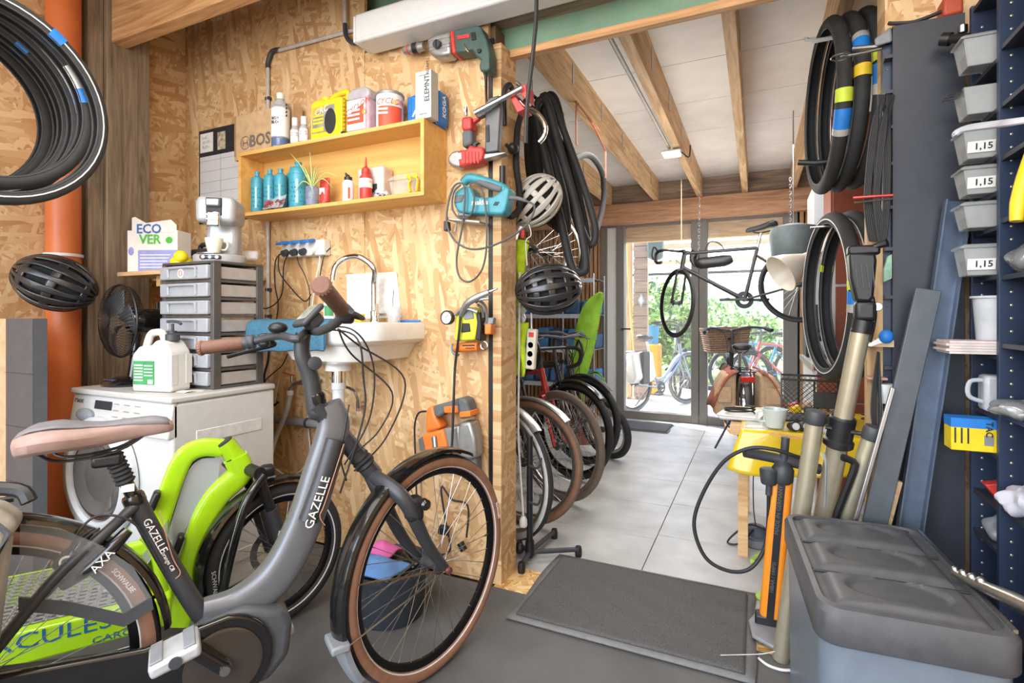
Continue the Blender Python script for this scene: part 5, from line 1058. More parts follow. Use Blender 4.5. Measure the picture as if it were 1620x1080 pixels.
MB().lathe([(.06, .0), (.055, .03), (.045, .04)], 20, T(SCX, 1.80, .915)).build('waste_boss', M_por, t)
dx_ = SCX; MB().lathe([(.03, 0), (.03, .055), (.036, .056), (.036, .062)], 18, T(dx_, 1.80, .855)).build('waste_fitting', M_chrome, t)
tp_ = MB().lathe([(.027, 0), (.027, .13), (.031, .131), (.031, .16), (.026, .162)], 18, T(dx_, 1.80, .70)).build('trap_pipe', mat('white_pvc', '#cfd0d2', .4), t)
MB().tube([(dx_, 1.80, .71), (dx_, 1.805, .68), (dx_ - .02, 1.84, .655), (dx_ - .07, 1.93, .655), (dx_ - .12, 1.965, .655)], .024, 12, 5).build('trap_bend', mat('white_pvc', '#cfd0d2', .4), t)
# tap
tb_ = V((onY(592, 505, 1.955).x, 1.955, ZR)); t = thing('tap', 'chrome swan-neck tap rising behind the wash basin', 'tap', tb_)
MB().lathe([(.026, 0), (.024, .01), (.018, .02), (.018, .05), (.013, .055)], 18, T(tb_)).build('tap_base', M_chrome, t)
top = onY(548, 408, 1.90); end = onY(527, 438, 1.86); MB().tube([tb_ + V((0, 0, .05)), tb_ + V((.0, 0, .18)), onY(592, 425, 1.93), onY(570, 407, 1.91), top, onY(532, 420, 1.87), end], .0135, 12, 6).build('swan_neck', M_chrome, t)
MB().cyl(end, end + V((0, 0, -.016)), .0135).build('aerator', M_chrome, t)
MB().tube([tb_ + V((.03, -.01, .0)), tb_ + V((.03, -.01, .085))], .006, 8, 1).build('lever', M_chrome, t); MB().tube([tb_ + V((.018, 0, .035)), tb_ + V((.07, -.005, .035))], .009, 8, 1).build('side_valve', M_chrome, t)
# things on the basin rim
q = onY(569, 484, 1.925); tag(MB().box((0, 0, 0), (.038, .035, .04), T(q.x, 1.925, ZR + .020)).build('yellow_sponge', mat('yellow_foam', '#e7cf3a', .9, bump=1, bscale=120), None, bevel=.006), 'small yellow sponge on the basin rim beside the tap', 'sponge')
t = thing('drinking_glass', 'clear glass standing on the wash basin rim', 'glass', (tb_.x + .118, 1.95, ZR)); MB().lathe([(.028, 0), (.032, .07), (.030, .07), (.026, .004)], 20, T(tb_.x + .118, 1.95, ZR + .0005)).build('glass_body', M_clear, t)
tag(MB().cyl((tb_.x + .104, 1.945, ZR + .006), (tb_.x + .11, 1.955, ZR + .15), .004).build('dip_tube', M_steel), 'thin steel rod standing in the glass on the basin', 'rod')
t = thing('blue_pen', 'blue pen lying on the wash basin corner', 'pen', (-1.46, 1.99, ZR)); MB().cyl((-1.52, 1.994, ZR + .005), (-1.40, 2.004, ZR + .005), .005, n=10).build('barrel', M_blue, t); MB().cyl((-1.52, 1.994, ZR + .005), (-1.535, 1.993, ZR + .005), .005, .001, 10).build('tip', M_ink, t)
t = thing('soap_bottle', 'white soap bottle with a green label on the wash basin', 'bottle', (onY(520, 500, 1.9).x, 1.96, ZR)); c = (onY(521, 500, 1.96).x, 1.96); MB().lathe([(.026, 0), (.028, .01), (.027, .10), (.012, .125), (.012, .14)], 20, T(*c, ZR)).build('bottle_body', M_white, t); lab(c, .0282, ZR + .03, ZR + .08, M_green, t, 1.2)
tag(MB().prism([(p.x, p.z) for p in (onY(549, 434, YW), onY(628, 430, YW), onY(636, 502, YW), onY(551, 505, YW))], -(YW - .0045), -(YW - .001), WX).build('tide_sheet', mat('printed_sheet', '#d9d6d2', .6, var=.15, scale=45)), 'white splash sheet with faint speckles behind the tap', 'sheet')
# blue towel over the left rim
M_tow = mat('blue_terry', '#3a687f', .95, var=.2, scale=120, bump=1, bscale=350)
x0, x1 = onY(396, 520, 1.62).x, onY(524, 520, 1.62).x
prof = [(1.72, ZR + .010), (1.66, ZR + .012), (1.62, ZR + .012), (1.602, ZR + .002), (1.596, ZR - .03), (1.594, ZR - .07), (1.592, ZR - .115)]
t = thing('towel', 'blue terry towel draped over the wash basin edge', 'towel', ((x0 + x1) / 2, 1.6, ZR))
MB().grid(lambda a, b: (x0 + (x1 - x0) * a, prof[min(int(b * 6 + .001), 6)][0] + .004 * math.sin(a * 11) * b, prof[min(int(b * 6 + .001), 6)][1] - .015 * (1 - a) * b + .002 * math.sin(a * 23)), 30, 6).build('cloth', M_tow, t, solid=.009, sub=1)
MB().b2((x1 - .022, 1.583, ZR - .11), (x1 - .004, 1.589, ZR - .01)).build('hem', mat('towel_hem', '#39677f', .9), t)
# taps and hoses below
def wl(u, v, d=.03): return onY(u, v, YW - d)
t = thing('stop_tap', 'brass stop tap with red lever and grey hose below the basin', 'tap', wl(460, 605))
MB().tube([wl(505, 603, .03), wl(470, 606, .04), wl(462, 612, .045), wl(459, 620, .05)], .0105, 10, 4).build('valve_body', M_steel, t)
for u in (478, 488, 498): q = wl(u, 604.5, .035); MB().lathe([(.016, -.007), (.016, .007)], 6, T(q) @ R('Y', 90)).build('hex_nut', M_steel, t)
q = wl(462, 603, .045); MB().cyl(q, q + V((0, 0, .03)), .008).build('spindle', M_steel, t); MB().tube([q + V((.012, 0, .032)), q + V((-.005, -.004, .034)), q + V((-.05, -.012, .044))], [.006, .007, .008], 8, 3, flat=.5).build('lever', M_red, t)
q = wl(459, 621, .05); MB().lathe([(.017, -.012), (.017, .012)], 16, T(q)).build('hose_nut', M_white, t)
MB().tube([wl(459, 626, .05), wl(455, 643, .08), wl(449, 662, .093), wl(437, 690, .095), wl(427, 725, .1), wl(424, 745, .105)], .0125, 10, 5).build('hose', mat('grey_hose', '#a9adb0', .45), t)
t = thing('waste_pipe', 'grey plastic waste pipe running along the wall below the basin', 'pipe', wl(490, 668)); a, b_ = wl(428, 662, .05), wl(514, 671, .05)
MB().cyl(a + V((-.14, 0, .0)), V((b_.x, a.y, a.z)), .021, n=16).build('pipe_run', mat('grey_pipe', '#86888c', .45), t); MB().cyl(V((b_.x, a.y, a.z)), V((b_.x + .06, a.y, a.z)), .025, n=16).build('rubber_coupling', M_rubber, t)
for u in (492,): q = wl(u, 665, .03); MB().band([(.022, -.006), (.026, -.006), (.026, .006), (.022, .006)], T(V((q.x, a.y, a.z))) @ R('Y', 90), 20).build('pipe_clip', M_dkgrey, t)
tag(MB().tube([wl(487, 560, .02), wl(486, 610, .02), wl(488, 680, .02), wl(490, 715, .03), wl(478, 742, .05), wl(455, 752, .05), wl(437, 742, .06)], .0035, 6, 8).build('white_cable', M_white), 'thin white cable hanging in a loop below the basin', 'cable')
tag(MB().tube([wl(441, 600, .02), wl(432, 660, .02), wl(425, 720, .02), wl(422, 760, .03)], .0022, 6, 6).build('thin_string', M_white), 'thin white cord hanging beside the grey hose', 'cord')
t = thing('braided_hose', 'chrome valve and braided hose under the wash basin', 'hose', wl(567, 640)); MB().tube([wl(548, 612, .05), wl(560, 618, .06), wl(566, 632, .05), wl(567, 645, .04)], .007, 8, 5).build('hose', M_steel, t)
q = wl(567, 640, .035); MB().cyl(q + V((0, 0, -.03)), q + V((0, 0, .02)), .012).build('valve', M_chrome, t); MB().cyl(q, q + V((0, .034, 0)), .012).build('wall_stub', M_chrome, t)
# sockets with blue flaps
a, b_ = onY(446, 404, YW - .05), onY(512, 384, YW - .05); z0, z1 = onY(500, 402, YW - .05).z, onY(500, 382, YW - .05).z
t = thing('socket_box', 'grey four-way socket box with blue flaps on the wall', 'socket', ((a.x + b_.x) / 2, YW - .03, z0))
xa = a.x; W = b_.x - a.x
MB().b2((xa, YW - .05, z0 - .005), (b_.x, YW - .001, z1 + .01)).build('box', M_white, t, bevel=.006)
for i in range(4):
    x = xa + W * (.02 + .215 * i); MB().prism([(0, 0), (.047, 0), (.041, .012), (.008, .012)], 0, .05, T(x, YW - .098, z1 - .012) @ R('X', 18) @ R('X', 90) @ T(0, 0, -.05)).build('flap', M_blue, t, bevel=.003)
    MB().cyl((x + .03, YW - .05, z0 + .02), (x + .03, YW - .075, z0 + .01), .017).build('plug', M_white if i == 3 else M_dkgrey, t)
def cab(label, pts, r=.0034, m=None, name='power_cable', d=.03): return tag(MB().tube([onY(u, v, YW - (d if len(p) == 2 else p[2])) for p in pts for u, v in [p[:2]]], r, 6, 8).build(name, m or M_cable), label, 'cable')
cab('black cable looping from the first blue socket flap', [(449, 398, .06), (437, 410), (438, 470), (443, 440), (452, 405, .06)][:1] + [(436, 412), (435, 450), (440, 480), (437, 510), (433, 545)], d=.022)
cab('black cable from the second blue socket flap to the drawer tower', [(458, 398, .06), (449, 420), (447, 460), (436, 480), (418, 488), (408, 480, .1)], d=.038)
cab('black cable drooping below the socket box', [(441, 402, .06), (442, 430), (460, 455), (478, 474), (486, 475), (492, 465)], d=.05)
cab('thin black cable hanging from the third blue socket flap', [(470, 398, .06), (472, 415), (482, 435), (490, 462), (488, 490)], .0026, d=.03)
cab('white cable hanging from the fourth blue socket flap', [(500, 392, .06), (506, 410), (500, 440), (494, 480), (488, 530), (487, 560)], .0034, M_white)
cab('short black cable rising beside the swan-neck tap', [(523, 392), (514, 402), (509, 420), (505, 445)], .003)
cab('black cable drooping from the drawer tower to the washing machine', [(455, 560), (446, 578), (430, 592), (420, 602), (415, 620)], .003)
cab('bunch of black cable behind the drawer tower', [(426, 540, .06), (424, 570, .06), (418, 600, .05), (428, 640, .04), (440, 636, .04)], .006)

# ---- tools on the wall: outlines measured on the board, each with its own depth
def tool(name, label, cat, u, v): return thing(name, label, cat, onY(u, v, YW - .04))
M_dgreen = mat('dark_green_plastic', '#3c5450', .42); M_alugrey = mat('cast_aluminium', '#a5a5a3', .4, .7, var=.1); M_teal = mat('teal_tool_plastic', '#3b8c9c', .4); M_tgrey = mat('soft_grey_grip', '#5e6163', .7); M_rtool = mat('red_tool_plastic', '#bd3a37', .4)
# green impact drill
t = tool('power_drill', 'dark green power drill with metal gearbox hung above the shelf', 'drill', 710, 70)
a, b_ = onY(638, 82, 1.95), onY(674, 73, 1.95)
Z6 = lambda x, y: (640 + x * .2222, 30 + y * .2222)
def zp(*pts): return [Z6(*p) for p in pts]
MB().lathe([(.006, 0), (.016, .006), (.02, .02), (.021, .055), (.024, .056), (.024, .085), (.019, .087), (.019, .115)], 20, align(onY(*Z6(-8, 228), 1.965), onY(*Z6(160, 190), 1.965))).build('chuck', M_alugrey, t)
MB().lathe([(.0245, .058), (.0245, .084)], 20, align(onY(*Z6(-8, 228), 1.965), onY(*Z6(160, 190), 1.965))).build('chuck_sleeve', M_black, t)
MB().lathe([(.0218, .03), (.0218, .036)], 20, align(onY(*Z6(-8, 228), 1.965), onY(*Z6(160, 190), 1.965))).build('chuck_ring', M_red, t)
slab(zp((155, 140), (200, 110), (325, 80), (325, 250), (270, 262), (215, 265), (165, 240)), 1.93, 2.0).build('gearbox', M_alugrey, t, bevel=.014, seg=3)
slab(zp((318, 82), (348, 76), (362, 240), (334, 248)), 1.925, 2.005).build('red_band', M_red, t, bevel=.008, seg=2)
slab(zp((345, 78), (500, 45), (540, 50), (552, 85), (585, 150), (605, 240), (605, 350), (585, 370), (535, 370), (530, 330), (540, 290), (505, 260), (480, 215), (440, 230), (360, 240)), 1.93, 2.0).build('motor_body', M_dgreen, t, bevel=.014, seg=3)
k = onY(*Z6(235, 183), 1.925); kb = MB().lathe([(.019, 0), (.018, .012)], 20, wallm(k)).build('mode_knob', M_dkgrey, t); MB().box((0, 0, .013), (.004, .03, .004), wallm(k)).build('knob_bar', M_black, kb)
slab(zp((372, 118), (458, 105), (462, 132), (376, 146)), 1.926, 1.932).build('name_plate', M_rtool, t); slab(zp((470, 98), (500, 92), (508, 145), (476, 150)), 1.926, 1.932).build('switch_plate', M_black, t)
for i in range(4): slab(zp((355, 0), (0, 0), (0, 0))[:0] + zp((170 + 2 * i, 150 + 22 * i), (318, 120 + 22 * i), (318, 128 + 22 * i), (170 + 2 * i, 158 + 22 * i)), 1.927, 1.932).build('cooling_rib', M_alugrey, t) if i != 1 else None
k = onY(*Z6(532, 228), 1.928); MB().lathe([(.010, 0), (.009, .004)], 16, wallm(k)).build('lock_button', M_black, t)
MB().tube([onY(*Z6(565, 365), 1.96), onY(*Z6(580, 420), 1.965), onY(*Z6(582, 560), 2.004), onY(*Z6(592, 700), 2.008)], [.009, .007, .005, .005], 8, 5).build('power_cord', M_cable, t)
MB().tube([onY(*Z6(420, 175), 1.925), onY(*Z6(432, 205), 1.92), onY(*Z6(455, 235), 1.925)], .0018, 6).build('hanging_hook', mat('brass_hook', '#b39562', .35, .8), t)
# red nailer, magazine and grey body
t = tool('nail_gun', 'red and grey pneumatic nail gun hung beside the shelf', 'nail gun', 735, 245)
slab(zp((300, 985), (330, 940), (385, 928), (395, 1055), (335, 1050), (305, 1025)), 1.94, 2.0).build('front_cap', M_alugrey, t, bevel=.013, seg=3)
slab(zp((378, 930), (440, 925), (460, 890), (490, 905), (555, 905), (560, 950), (548, 1010), (470, 1035), (385, 1050)), 1.935, 2.005).build('body', M_rtool, t, bevel=.013, seg=3)
for i in range(5): slab(zp((420 + 24 * i, 945), (430 + 24 * i, 943), (432 + 24 * i, 1025), (422 + 24 * i, 1028)), 1.931, 1.94).build('body_rib', M_red, t, bevel=.001)
slab(zp((383, 955), (402, 952), (404, 995), (385, 998)), 1.932, 1.938).build('badge', M_paper, t)
slab(zp((402, 790), (472, 780), (476, 890), (405, 915)), 1.945, 1.995).build('handle', M_tgrey, t, bevel=.014, seg=3)
slab(zp((400, 695), (472, 688), (474, 785), (402, 795)), 1.943, 1.997).build('handle_top', M_rtool, t, bevel=.012, seg=3)
slab(zp((470, 720), (520, 695), (528, 710), (478, 745)), 1.96, 1.985).build('handle_lug', M_rtool, t, bevel=.004)
MB().cyl(onY(*Z6(437, 690), 1.97), onY(*Z6(437, 625), 1.97), .007).cyl(onY(*Z6(437, 665), 1.97), onY(*Z6(437, 645), 1.97), .009, n=6).build('air_plug', M_steel, t)
slab(zp((480, 900), (490, 880), (520, 870), (530, 880), (505, 890), (505, 915)), 1.96, 1.98).build('trigger', M_dkgrey, t, bevel=.003)
slab(zp((545, 960), (700, 945), (722, 952), (640, 980), (560, 1000)), 1.95, 1.99).build('nose', M_alugrey, t, bevel=.004)
slab(zp((572, 600), (600, 560), (670, 540), (682, 640), (665, 940), (570, 955)), 1.955, 1.99).build('magazine', mat('dark_magazine', '#5b5c5e', .4, .5), t, bevel=.006)
slab(zp((500, 690), (590, 640), (600, 665), (530, 705)), 1.96, 1.985).build('magazine_arm', mat('dark_magazine', '#5b5c5e', .4, .5), t, bevel=.004)
slab(zp((580, 760), (600, 752), (603, 870), (582, 875)), 1.951, 1.956).build('magazine_label', M_ink, t)
# teal jigsaw
Z8 = lambda x, y: (690 + x * .1852, 260 + y * .1852)
def zq(*pts): return [Z8(*p) for p in pts]
t = tool('jigsaw', 'teal jigsaw with its cable looped, hung on the wall edge', 'jigsaw', 750, 330)
slab(zq((150, 240), (230, 180), (290, 190), (320, 270), (400, 280), (480, 275), (530, 240), (590, 185), (625, 200), (610, 300), (590, 390), (560, 430), (470, 425), (310, 420), (230, 420), (180, 400), (150, 350)), 1.93, 2.0).build('body', M_teal, t, bevel=.014, seg=3)
MB().tube([onY(*Z8(235, 160), 1.965), onY(*Z8(280, 120), 1.965), onY(*Z8(370, 130), 1.965), onY(*Z8(480, 165), 1.965), onY(*Z8(570, 205), 1.965), onY(*Z8(595, 240), 1.965)], [.018, .021, .019, .018, .020, .02], 12, 5).build('handle', M_teal, t)
MB().tube([onY(*Z8(365, 152), 1.955), onY(*Z8(460, 185), 1.952), onY(*Z8(565, 215), 1.955)], [.013, .016, .015], 10, 5).build('soft_grip', M_tgrey, t); MB().tube([onY(*Z8(222, 150), 1.962), onY(*Z8(262, 112), 1.962), onY(*Z8(330, 105), 1.962)], [.013, .015, .01], 10, 4).build('front_grip', M_tgrey, t)
slab(zq((155, 265), (240, 255), (215, 320), (150, 330)), 1.926, 1.934).build('front_guard', M_tgrey, t, bevel=.003); slab(zq((180, 350), (260, 360), (290, 440), (180, 450)), 1.95, 1.99).build('gear_head', M_alugrey, t, bevel=.008)
slab(zq((75, 450), (365, 480), (372, 500), (80, 472)), 1.92, 2.01).build('base_plate', M_alugrey, t, bevel=.002); slab(zq((165, 500), (180, 500), (160, 575), (150, 570)), 1.962, 1.966).build('blade', M_steel, t)
slab(zq((60, 480), (90, 480), (95, 560), (60, 570)), 1.95, 1.985).build('dust_port', M_dkgrey, t, bevel=.005)
q = onY(*Z8(372, 325), 1.9285); text('makita', .030, wallm(q) @ R('Z', -3), M_paper, t, bold=.02, shear=.15)
for i in range(3): slab(zq((485 + 14 * i, 350), (505 + 14 * i, 318), (511 + 14 * i, 318), (491 + 14 * i, 350)), 1.927, 1.931).build('vent_slot', M_ink, t)
MB().tube([onY(*Z8(605, 285), 1.95), onY(*Z8(660, 285), 1.94), onY(*Z8(760, 310), 1.93), onY(*Z8(835, 350), 1.93), onY(*Z8(825, 430), 1.925), onY(*Z8(760, 530), 1.925), onY(*Z8(600, 640), 1.925), onY(*Z8(430, 710), 1.92), onY(*Z8(280, 720), 1.92), onY(*Z8(160, 650), 1.92), onY(*Z8(95, 520), 1.915), onY(*Z8(100, 350), 1.915), onY(*Z8(150, 190), 1.915), onY(*Z8(225, 165), 1.915), onY(*Z8(245, 260), 1.912), onY(*Z8(225, 520), 1.915), onY(*Z8(175, 800), 1.93), onY(*Z8(200, 960), 1.93), onY(*Z8(290, 1000), 1.93), onY(*Z8(390, 900), 1.925), onY(*Z8(430, 700), 1.915), onY(*Z8(425, 400), 1.912), onY(*Z8(390, 220), 1.91), onY(*Z8(340, 160), 1.915), onY(*Z8(290, 170), 1.91), onY(*Z8(325, 280), 1.91), onY(*Z8(300, 420), 1.91), onY(*Z8(210, 460), 1.912), onY(*Z8(140, 380), 1.912), onY(*Z8(150, 240), 1.91), onY(*Z8(210, 175), 1.91)], .0042, 8, 8).build('power_cord', mat('grey_cord', '#4b4c4e', .5), t)
MB().tube([onY(*Z8(605, 285), 1.95), onY(*Z8(700, 290), 1.935), onY(*Z8(770, 312), 1.93)], [.010, .008, .006], 8, 4).build('cord_sleeve', M_tgrey, t)
# inflator set: air gun with gauge, yellow and black device, orange cylinder
Z9 = lambda x, y: (640 + x * .2963, 440 + y * .2963)
def zr(*pts): return [Z9(*p) for p in pts]
t = tool('handheld_device', 'yellow and black device with dark screen and orange cylinder on the wall', 'device', 750, 525)
slab(zr((275, 170), (300, 155), (375, 155), (395, 230), (375, 330), (262, 338), (270, 240)), 1.93, 2.0).build('yellow_body', mat('acid_yellow_plastic', '#c9cc2b', .42), t, bevel=.008, seg=2)
slab(zr((310, 170), (360, 165), (368, 215), (318, 222)), 1.925, 1.935).build('grey_panel', M_grey, t, bevel=.003); slab(zr((305, 240), (345, 240), (350, 285), (300, 290)), 1.925, 1.935).build('black_window', M_ink, t, bevel=.003)
slab(zr((380, 190), (400, 180), (408, 260), (405, 335), (375, 325), (385, 250)), 1.93, 1.985).build('black_side', M_black, t, bevel=.004)
MB().cyl(onY(*Z9(272, 372), 1.955), onY(*Z9(395, 366), 1.955), .020, n=20).build('orange_cylinder', M_orange, t)
MB().tube([onY(*Z9(255, 350), 1.95), onY(*Z9(258, 395), 1.95), onY(*Z9(290, 410), 1.95)], .006, 8).build('hose_end', M_grey, t); MB().torus(.016, .005, wallm(onY(*Z9(425, 360), 1.94)), 24, 8).build('ring', M_steel, t)
q = onY(*Z9(335, 366), 1.934); MB().box((.006, .006, 0), (.06, .006, .001), wallm(q) @ R('Z', 2)).box((.012, -.005, 0), (.045, .0035, .001), wallm(q) @ R('Z', 2)).build('print_line', M_ink, t)
for pts in ([(380, 130), (400, 120), (430, 150), (440, 220), (430, 250)], [(390, 140), (412, 160), (420, 210)]): MB().tube([onY(*Z9(*p), 1.95) for p in pts], .006, 8).build('hose', M_tgrey, t)
slab(zr((425, 240), (462, 245), (458, 300), (425, 300)), 1.945, 1.985).build('orange_plug', M_orange, t, bevel=.006); slab(zr((440, 210), (475, 210), (470, 245), (438, 245)), 1.95, 1.98).build('clear_plug', M_grey, t, bevel=.004)
t = tool('tyre_inflator', 'aluminium air gun with a round pressure gauge hung beside the pillar', 'air gun', 735, 500)
MB().tube([onY(*Z9(300, 200), 1.925), onY(*Z9(330, 140), 1.902), onY(*Z9(380, 105), 1.904), onY(*Z9(450, 75), 1.915)], [.010, .015, .016, .013], 10, 5).build('gun_body', M_alugrey, t)
MB().tube([onY(*Z9(445, 75), 1.92), onY(*Z9(495, 55), 1.92)], [.008, .004], 8, 1).build('nozzle', M_steel, t); MB().tube([onY(*Z9(345, 135), 1.912), onY(*Z9(400, 115), 1.908), onY(*Z9(450, 108), 1.912)], .006, 8).build('trigger_lever', M_alugrey, t)
MB().tube([onY(*Z9(390, 180), 1.915), onY(*Z9(350, 165), 1.912), onY(*Z9(305, 165), 1.915), onY(*Z9(270, 195), 1.92)], .008, 8).build('gauge_stem', M_alugrey, t)
gm = wallm(onY(*Z9(238, 210), 1.935)); gg = MB().lathe([(.026, 0), (.031, .003), (.031, .022), (.026, .026), (.026, .021)], 28, gm, caps=False).build('gauge_case', M_black, t)
MB().lathe([(.027, .018), (.027, .020)], 28, gm).build('dial', M_paper, gg); MB().box((.004, .004, .021), (.02, .0015, .001), gm @ R('Z', 40)).build('needle', M_ink, gg)
for i in range(9): a = math.radians(-40 + 32 * i); MB().box((.022 * math.cos(a), .022 * math.sin(a), .0205), (.005, .0012, .001), gm @ T(0, 0, 0)).build('tick', M_ink, gg)
MB().tube([onY(*Z9(298, 205), 1.92), onY(*Z9(290, 300), 1.915), onY(*Z9(270, 470), 1.945), onY(*Z9(265, 570), 1.918), onY(*Z9(262, 650), 1.905), onY(*Z9(255, 850), 1.90), onY(*Z9(248, 940), 1.884)], .0055, 8, 6).build('air_hose', M_cable, t)
# orange rotary hammer
t = tool('hammer_drill', 'orange and grey rotary hammer drill hung low on the wall', 'hammer drill', 720, 680)
slab(zr((75, 850), (110, 830), (205, 805), (235, 930), (120, 948), (85, 925)), 1.92, 2.0).build('motor_end', M_orange, t, bevel=.012, seg=3)
slab(zr((72, 860), (92, 845), (112, 935), (132, 945), (95, 942), (80, 915)), 1.915, 2.003).build('end_cap', M_tgrey, t, bevel=.006)
slab(zr((205, 800), (290, 785), (300, 930), (235, 930)), 1.925, 2.0).build('gear_case', M_alugrey, t, bevel=.010, seg=3)
slab(zr((290, 770), (350, 765), (375, 850), (385, 960), (350, 975), (285, 960), (270, 880)), 1.925, 2.0).build('barrel', M_alugrey, t, bevel=.014, seg=3)
slab(zr((120, 690), (150, 680), (165, 745), (195, 800), (110, 828), (112, 720)), 1.93, 1.995).build('rear_grip', M_orange, t, bevel=.012, seg=3)
slab(zr((150, 682), (230, 660), (285, 640), (300, 690), (285, 725), (215, 720), (180, 745), (158, 740)), 1.93, 1.995).build('top_handle', M_tgrey, t, bevel=.012, seg=3)
slab(zr((205, 685), (280, 678), (285, 722), (210, 722)), 1.926, 1.999).build('handle_inlay', M_orange, t, bevel=.006)
slab(zr((275, 650), (300, 635), (330, 650), (345, 705), (350, 745), (290, 755), (285, 690)), 1.925, 2.0).build('front_housing', M_tgrey, t, bevel=.012, seg=3)
slab(zr((290, 715), (348, 708), (352, 740), (292, 745)), 1.921, 2.003).build('front_band', M_orange, t, bevel=.004); slab(zr((142, 850), (168, 842), (175, 900), (150, 905)), 1.916, 1.922).build('name_plate', M_tgrey, t)
MB().box((0, 0, 0), (.045, .008, .001), frame(onY(*Z9(160, 873), 1.9155), (-.1, 0, 1), (-1, 0, -.1))).build('print_line', M_paper, t)
slab(zr((330, 965), (380, 955), (388, 1080), (360, 1080), (335, 1020)), 1.935, 1.99).build('chuck', M_tgrey, t, bevel=.012)
MB().cyl(onY(*Z9(175, 960), 1.91), onY(*Z9(290, 970), 1.91), .018, n=16).build('side_handle', M_dkgrey, t)
for i in range(4): MB().band([(.018, -.002), (.0205, -.002), (.0205, .002), (.018, .002)], align(onY(*Z9(205 + 20 * i, 963 + 2 * i), 1.91), onY(*Z9(290, 970), 1.91)), 16).build('handle_ring', M_black, t)
MB().torus(.026, .007, wallm(onY(*Z9(310, 985), 1.935)), 24, 8).build('handle_clamp', M_tgrey, t)
MB().tube([onY(*Z9(115, 710), 1.96), onY(*Z9(75, 720), 1.965), onY(*Z9(55, 780), 1.975), onY(*Z9(55, 880), 1.98), onY(*Z9(60, 1000), 1.98), onY(660, 800, 1.98), onY(668, 850, 1.98), onY(690, 875, 1.98), onY(712, 870, 1.98), onY(705, 825, 1.98), onY(698, 770, 1.98), onY(715, 790, 1.98), onY(740, 800, 1.98), onY(738, 850, 1.97)], .0045, 8, 6).build('power_cord', M_cable, t)
q = onY(728, 858, 1.97); MB().cyl(q, q + V((.02, 0, -.03)), .016).build('mains_plug', M_black, t); q = onY(702, 838, 1.975); MB().box(tuple(q), (.05, .03, .04)).build('cord_clip', M_black, t, bevel=.008)
# ================================================================ opening: parked bikes, hanging tubes and helmets
def bike_at(u, v, head, back=.62, lean=0):   # contact point of the front wheel seen at (u, v)
    c = onZ(u, v, 0); a = math.radians(head); return T(c.x - back * math.cos(a), c.y - back * math.sin(a), 0) @ R('Z', head) @ R('X', lean)
M_redp = mat('red_frame_paint', '#b5302c', .3, coat=.4); M_blkp = mat('black_frame_paint', '#1c1c1e', .3, coat=.3); M_silverp = mat('silver_frame_paint', '#9aa0a8', .3, .4)
M_otyre = mat('worn_brown_tyre', '#6b5c4f', .8); M_bluep = mat('blue_frame_paint', '#2f86b8', .3, coat=.3); M_alf = mat('aluminium_mudguard', '#b5b3ad', .3, .8)
make_bike('city_bicycle', 'dark city bicycle parked right behind the strand board pillar', bike_at(800, 850, -20), M_blkp, 'bicycles parked in a row', bar='swept', fend=M_alf, st=-4, hz=1.09, tyre=M_tyre, wall=M_refl, rim=M_alu)
make_bike('city_bicycle', 'black bicycle with tan tyre parked second from the pillar', bike_at(830, 828, -22), M_blkp, 'bicycles parked in a row', bar='flat', st=16, tyre=M_otyre, wall=M_tan, rim=M_alu, fend=M_alf, barw=.235)
b3, S3 = make_bike('race_bicycle', 'red and black racing bicycle with drop handlebar parked in the row', bike_at(886, 791, -24), M_redp, 'bicycles parked in a row', bar='drop', st=2, tyre=M_otyre, wall=M_otyre, rim=M_alu, forkm=M_redp, barm=M_black, hz=.93)
text('KUOTA', .05, frame(S3 @ V((.552, -.064, .53)), S3.to_3x3() @ V((.33, 0, -.94)), S3.to_3x3() @ V((.94, 0, .33))), M_paper, b3)
make_bike('city_bicycle', 'bicycle with black mudguards parked behind the red racing bicycle', bike_at(906, 757, -24), M_blkp, 'bicycles parked in a row', bar='flat', fend=M_gloss, st=3, rim=M_rimb)
make_bike('city_bicycle', 'bicycle with wide black mudguards parked last in the row', bike_at(922, 733, -25), M_blkp, 'bicycles parked in a row', bar='swept', fend=M_black, st=5)
c = onZ(957, 727, 0); t = thing('wheel', 'loose wheel with fat black tyre leaning at the end of the bicycle row', 'wheel', M=T(c.x, c.y, .256) @ R('Z', -27) @ R('X', 104)); wheel(t, 'rim', Mx(), .26, .028, rim=M_alu)
# inner tubes on the hook
M_tube = mat('butyl_tube', '#2c2c2e', .65, var=.15, scale=12); hk = onY(858, 165, 2.60)
hb_ = MB().tube([(hk.x - .03, 2.165, hk.z), (hk.x - .01, 2.4, hk.z), (hk.x + .02, 2.82, hk.z + .01), (hk.x + .022, 2.86, hk.z + .045)], .009, 8, 3).build('wall_hook', M_steel); tag(hb_, 'steel hook on the pillar that carries black inner tubes', 'hook')
loops = [([(848, 178), (866, 262), (886, 345), (904, 420), (918, 431), (927, 415), (912, 330), (884, 230), (864, 160)], 2.50, .0215),
         ([(858, 162), (890, 255), (915, 345), (930, 384), (940, 382), (941, 355), (922, 290), (895, 215), (872, 158)], 2.56, .0185),
         ([(866, 160), (893, 245), (912, 320), (923, 392), (920, 425), (926, 428), (930, 380), (920, 320), (900, 240), (880, 158)], 2.73, .017),
         ([(846, 190), (850, 250), (858, 310), (880, 355), (895, 358), (890, 310), (872, 240), (858, 172)], 2.618, .029),
         ([(838, 200), (838, 260), (850, 320), (874, 352), (890, 350), (880, 290), (862, 220), (850, 170)], 2.68, .027)]
lbs = ['longest inner tube, reaching lowest below the white helmet', 'inner tube with a grey worn loop end beside the longest one', 'thin inner tube hanging behind the others', 'fat inner tube curving behind the white helmet', 'fat inner tube next to the pillar on the hook']
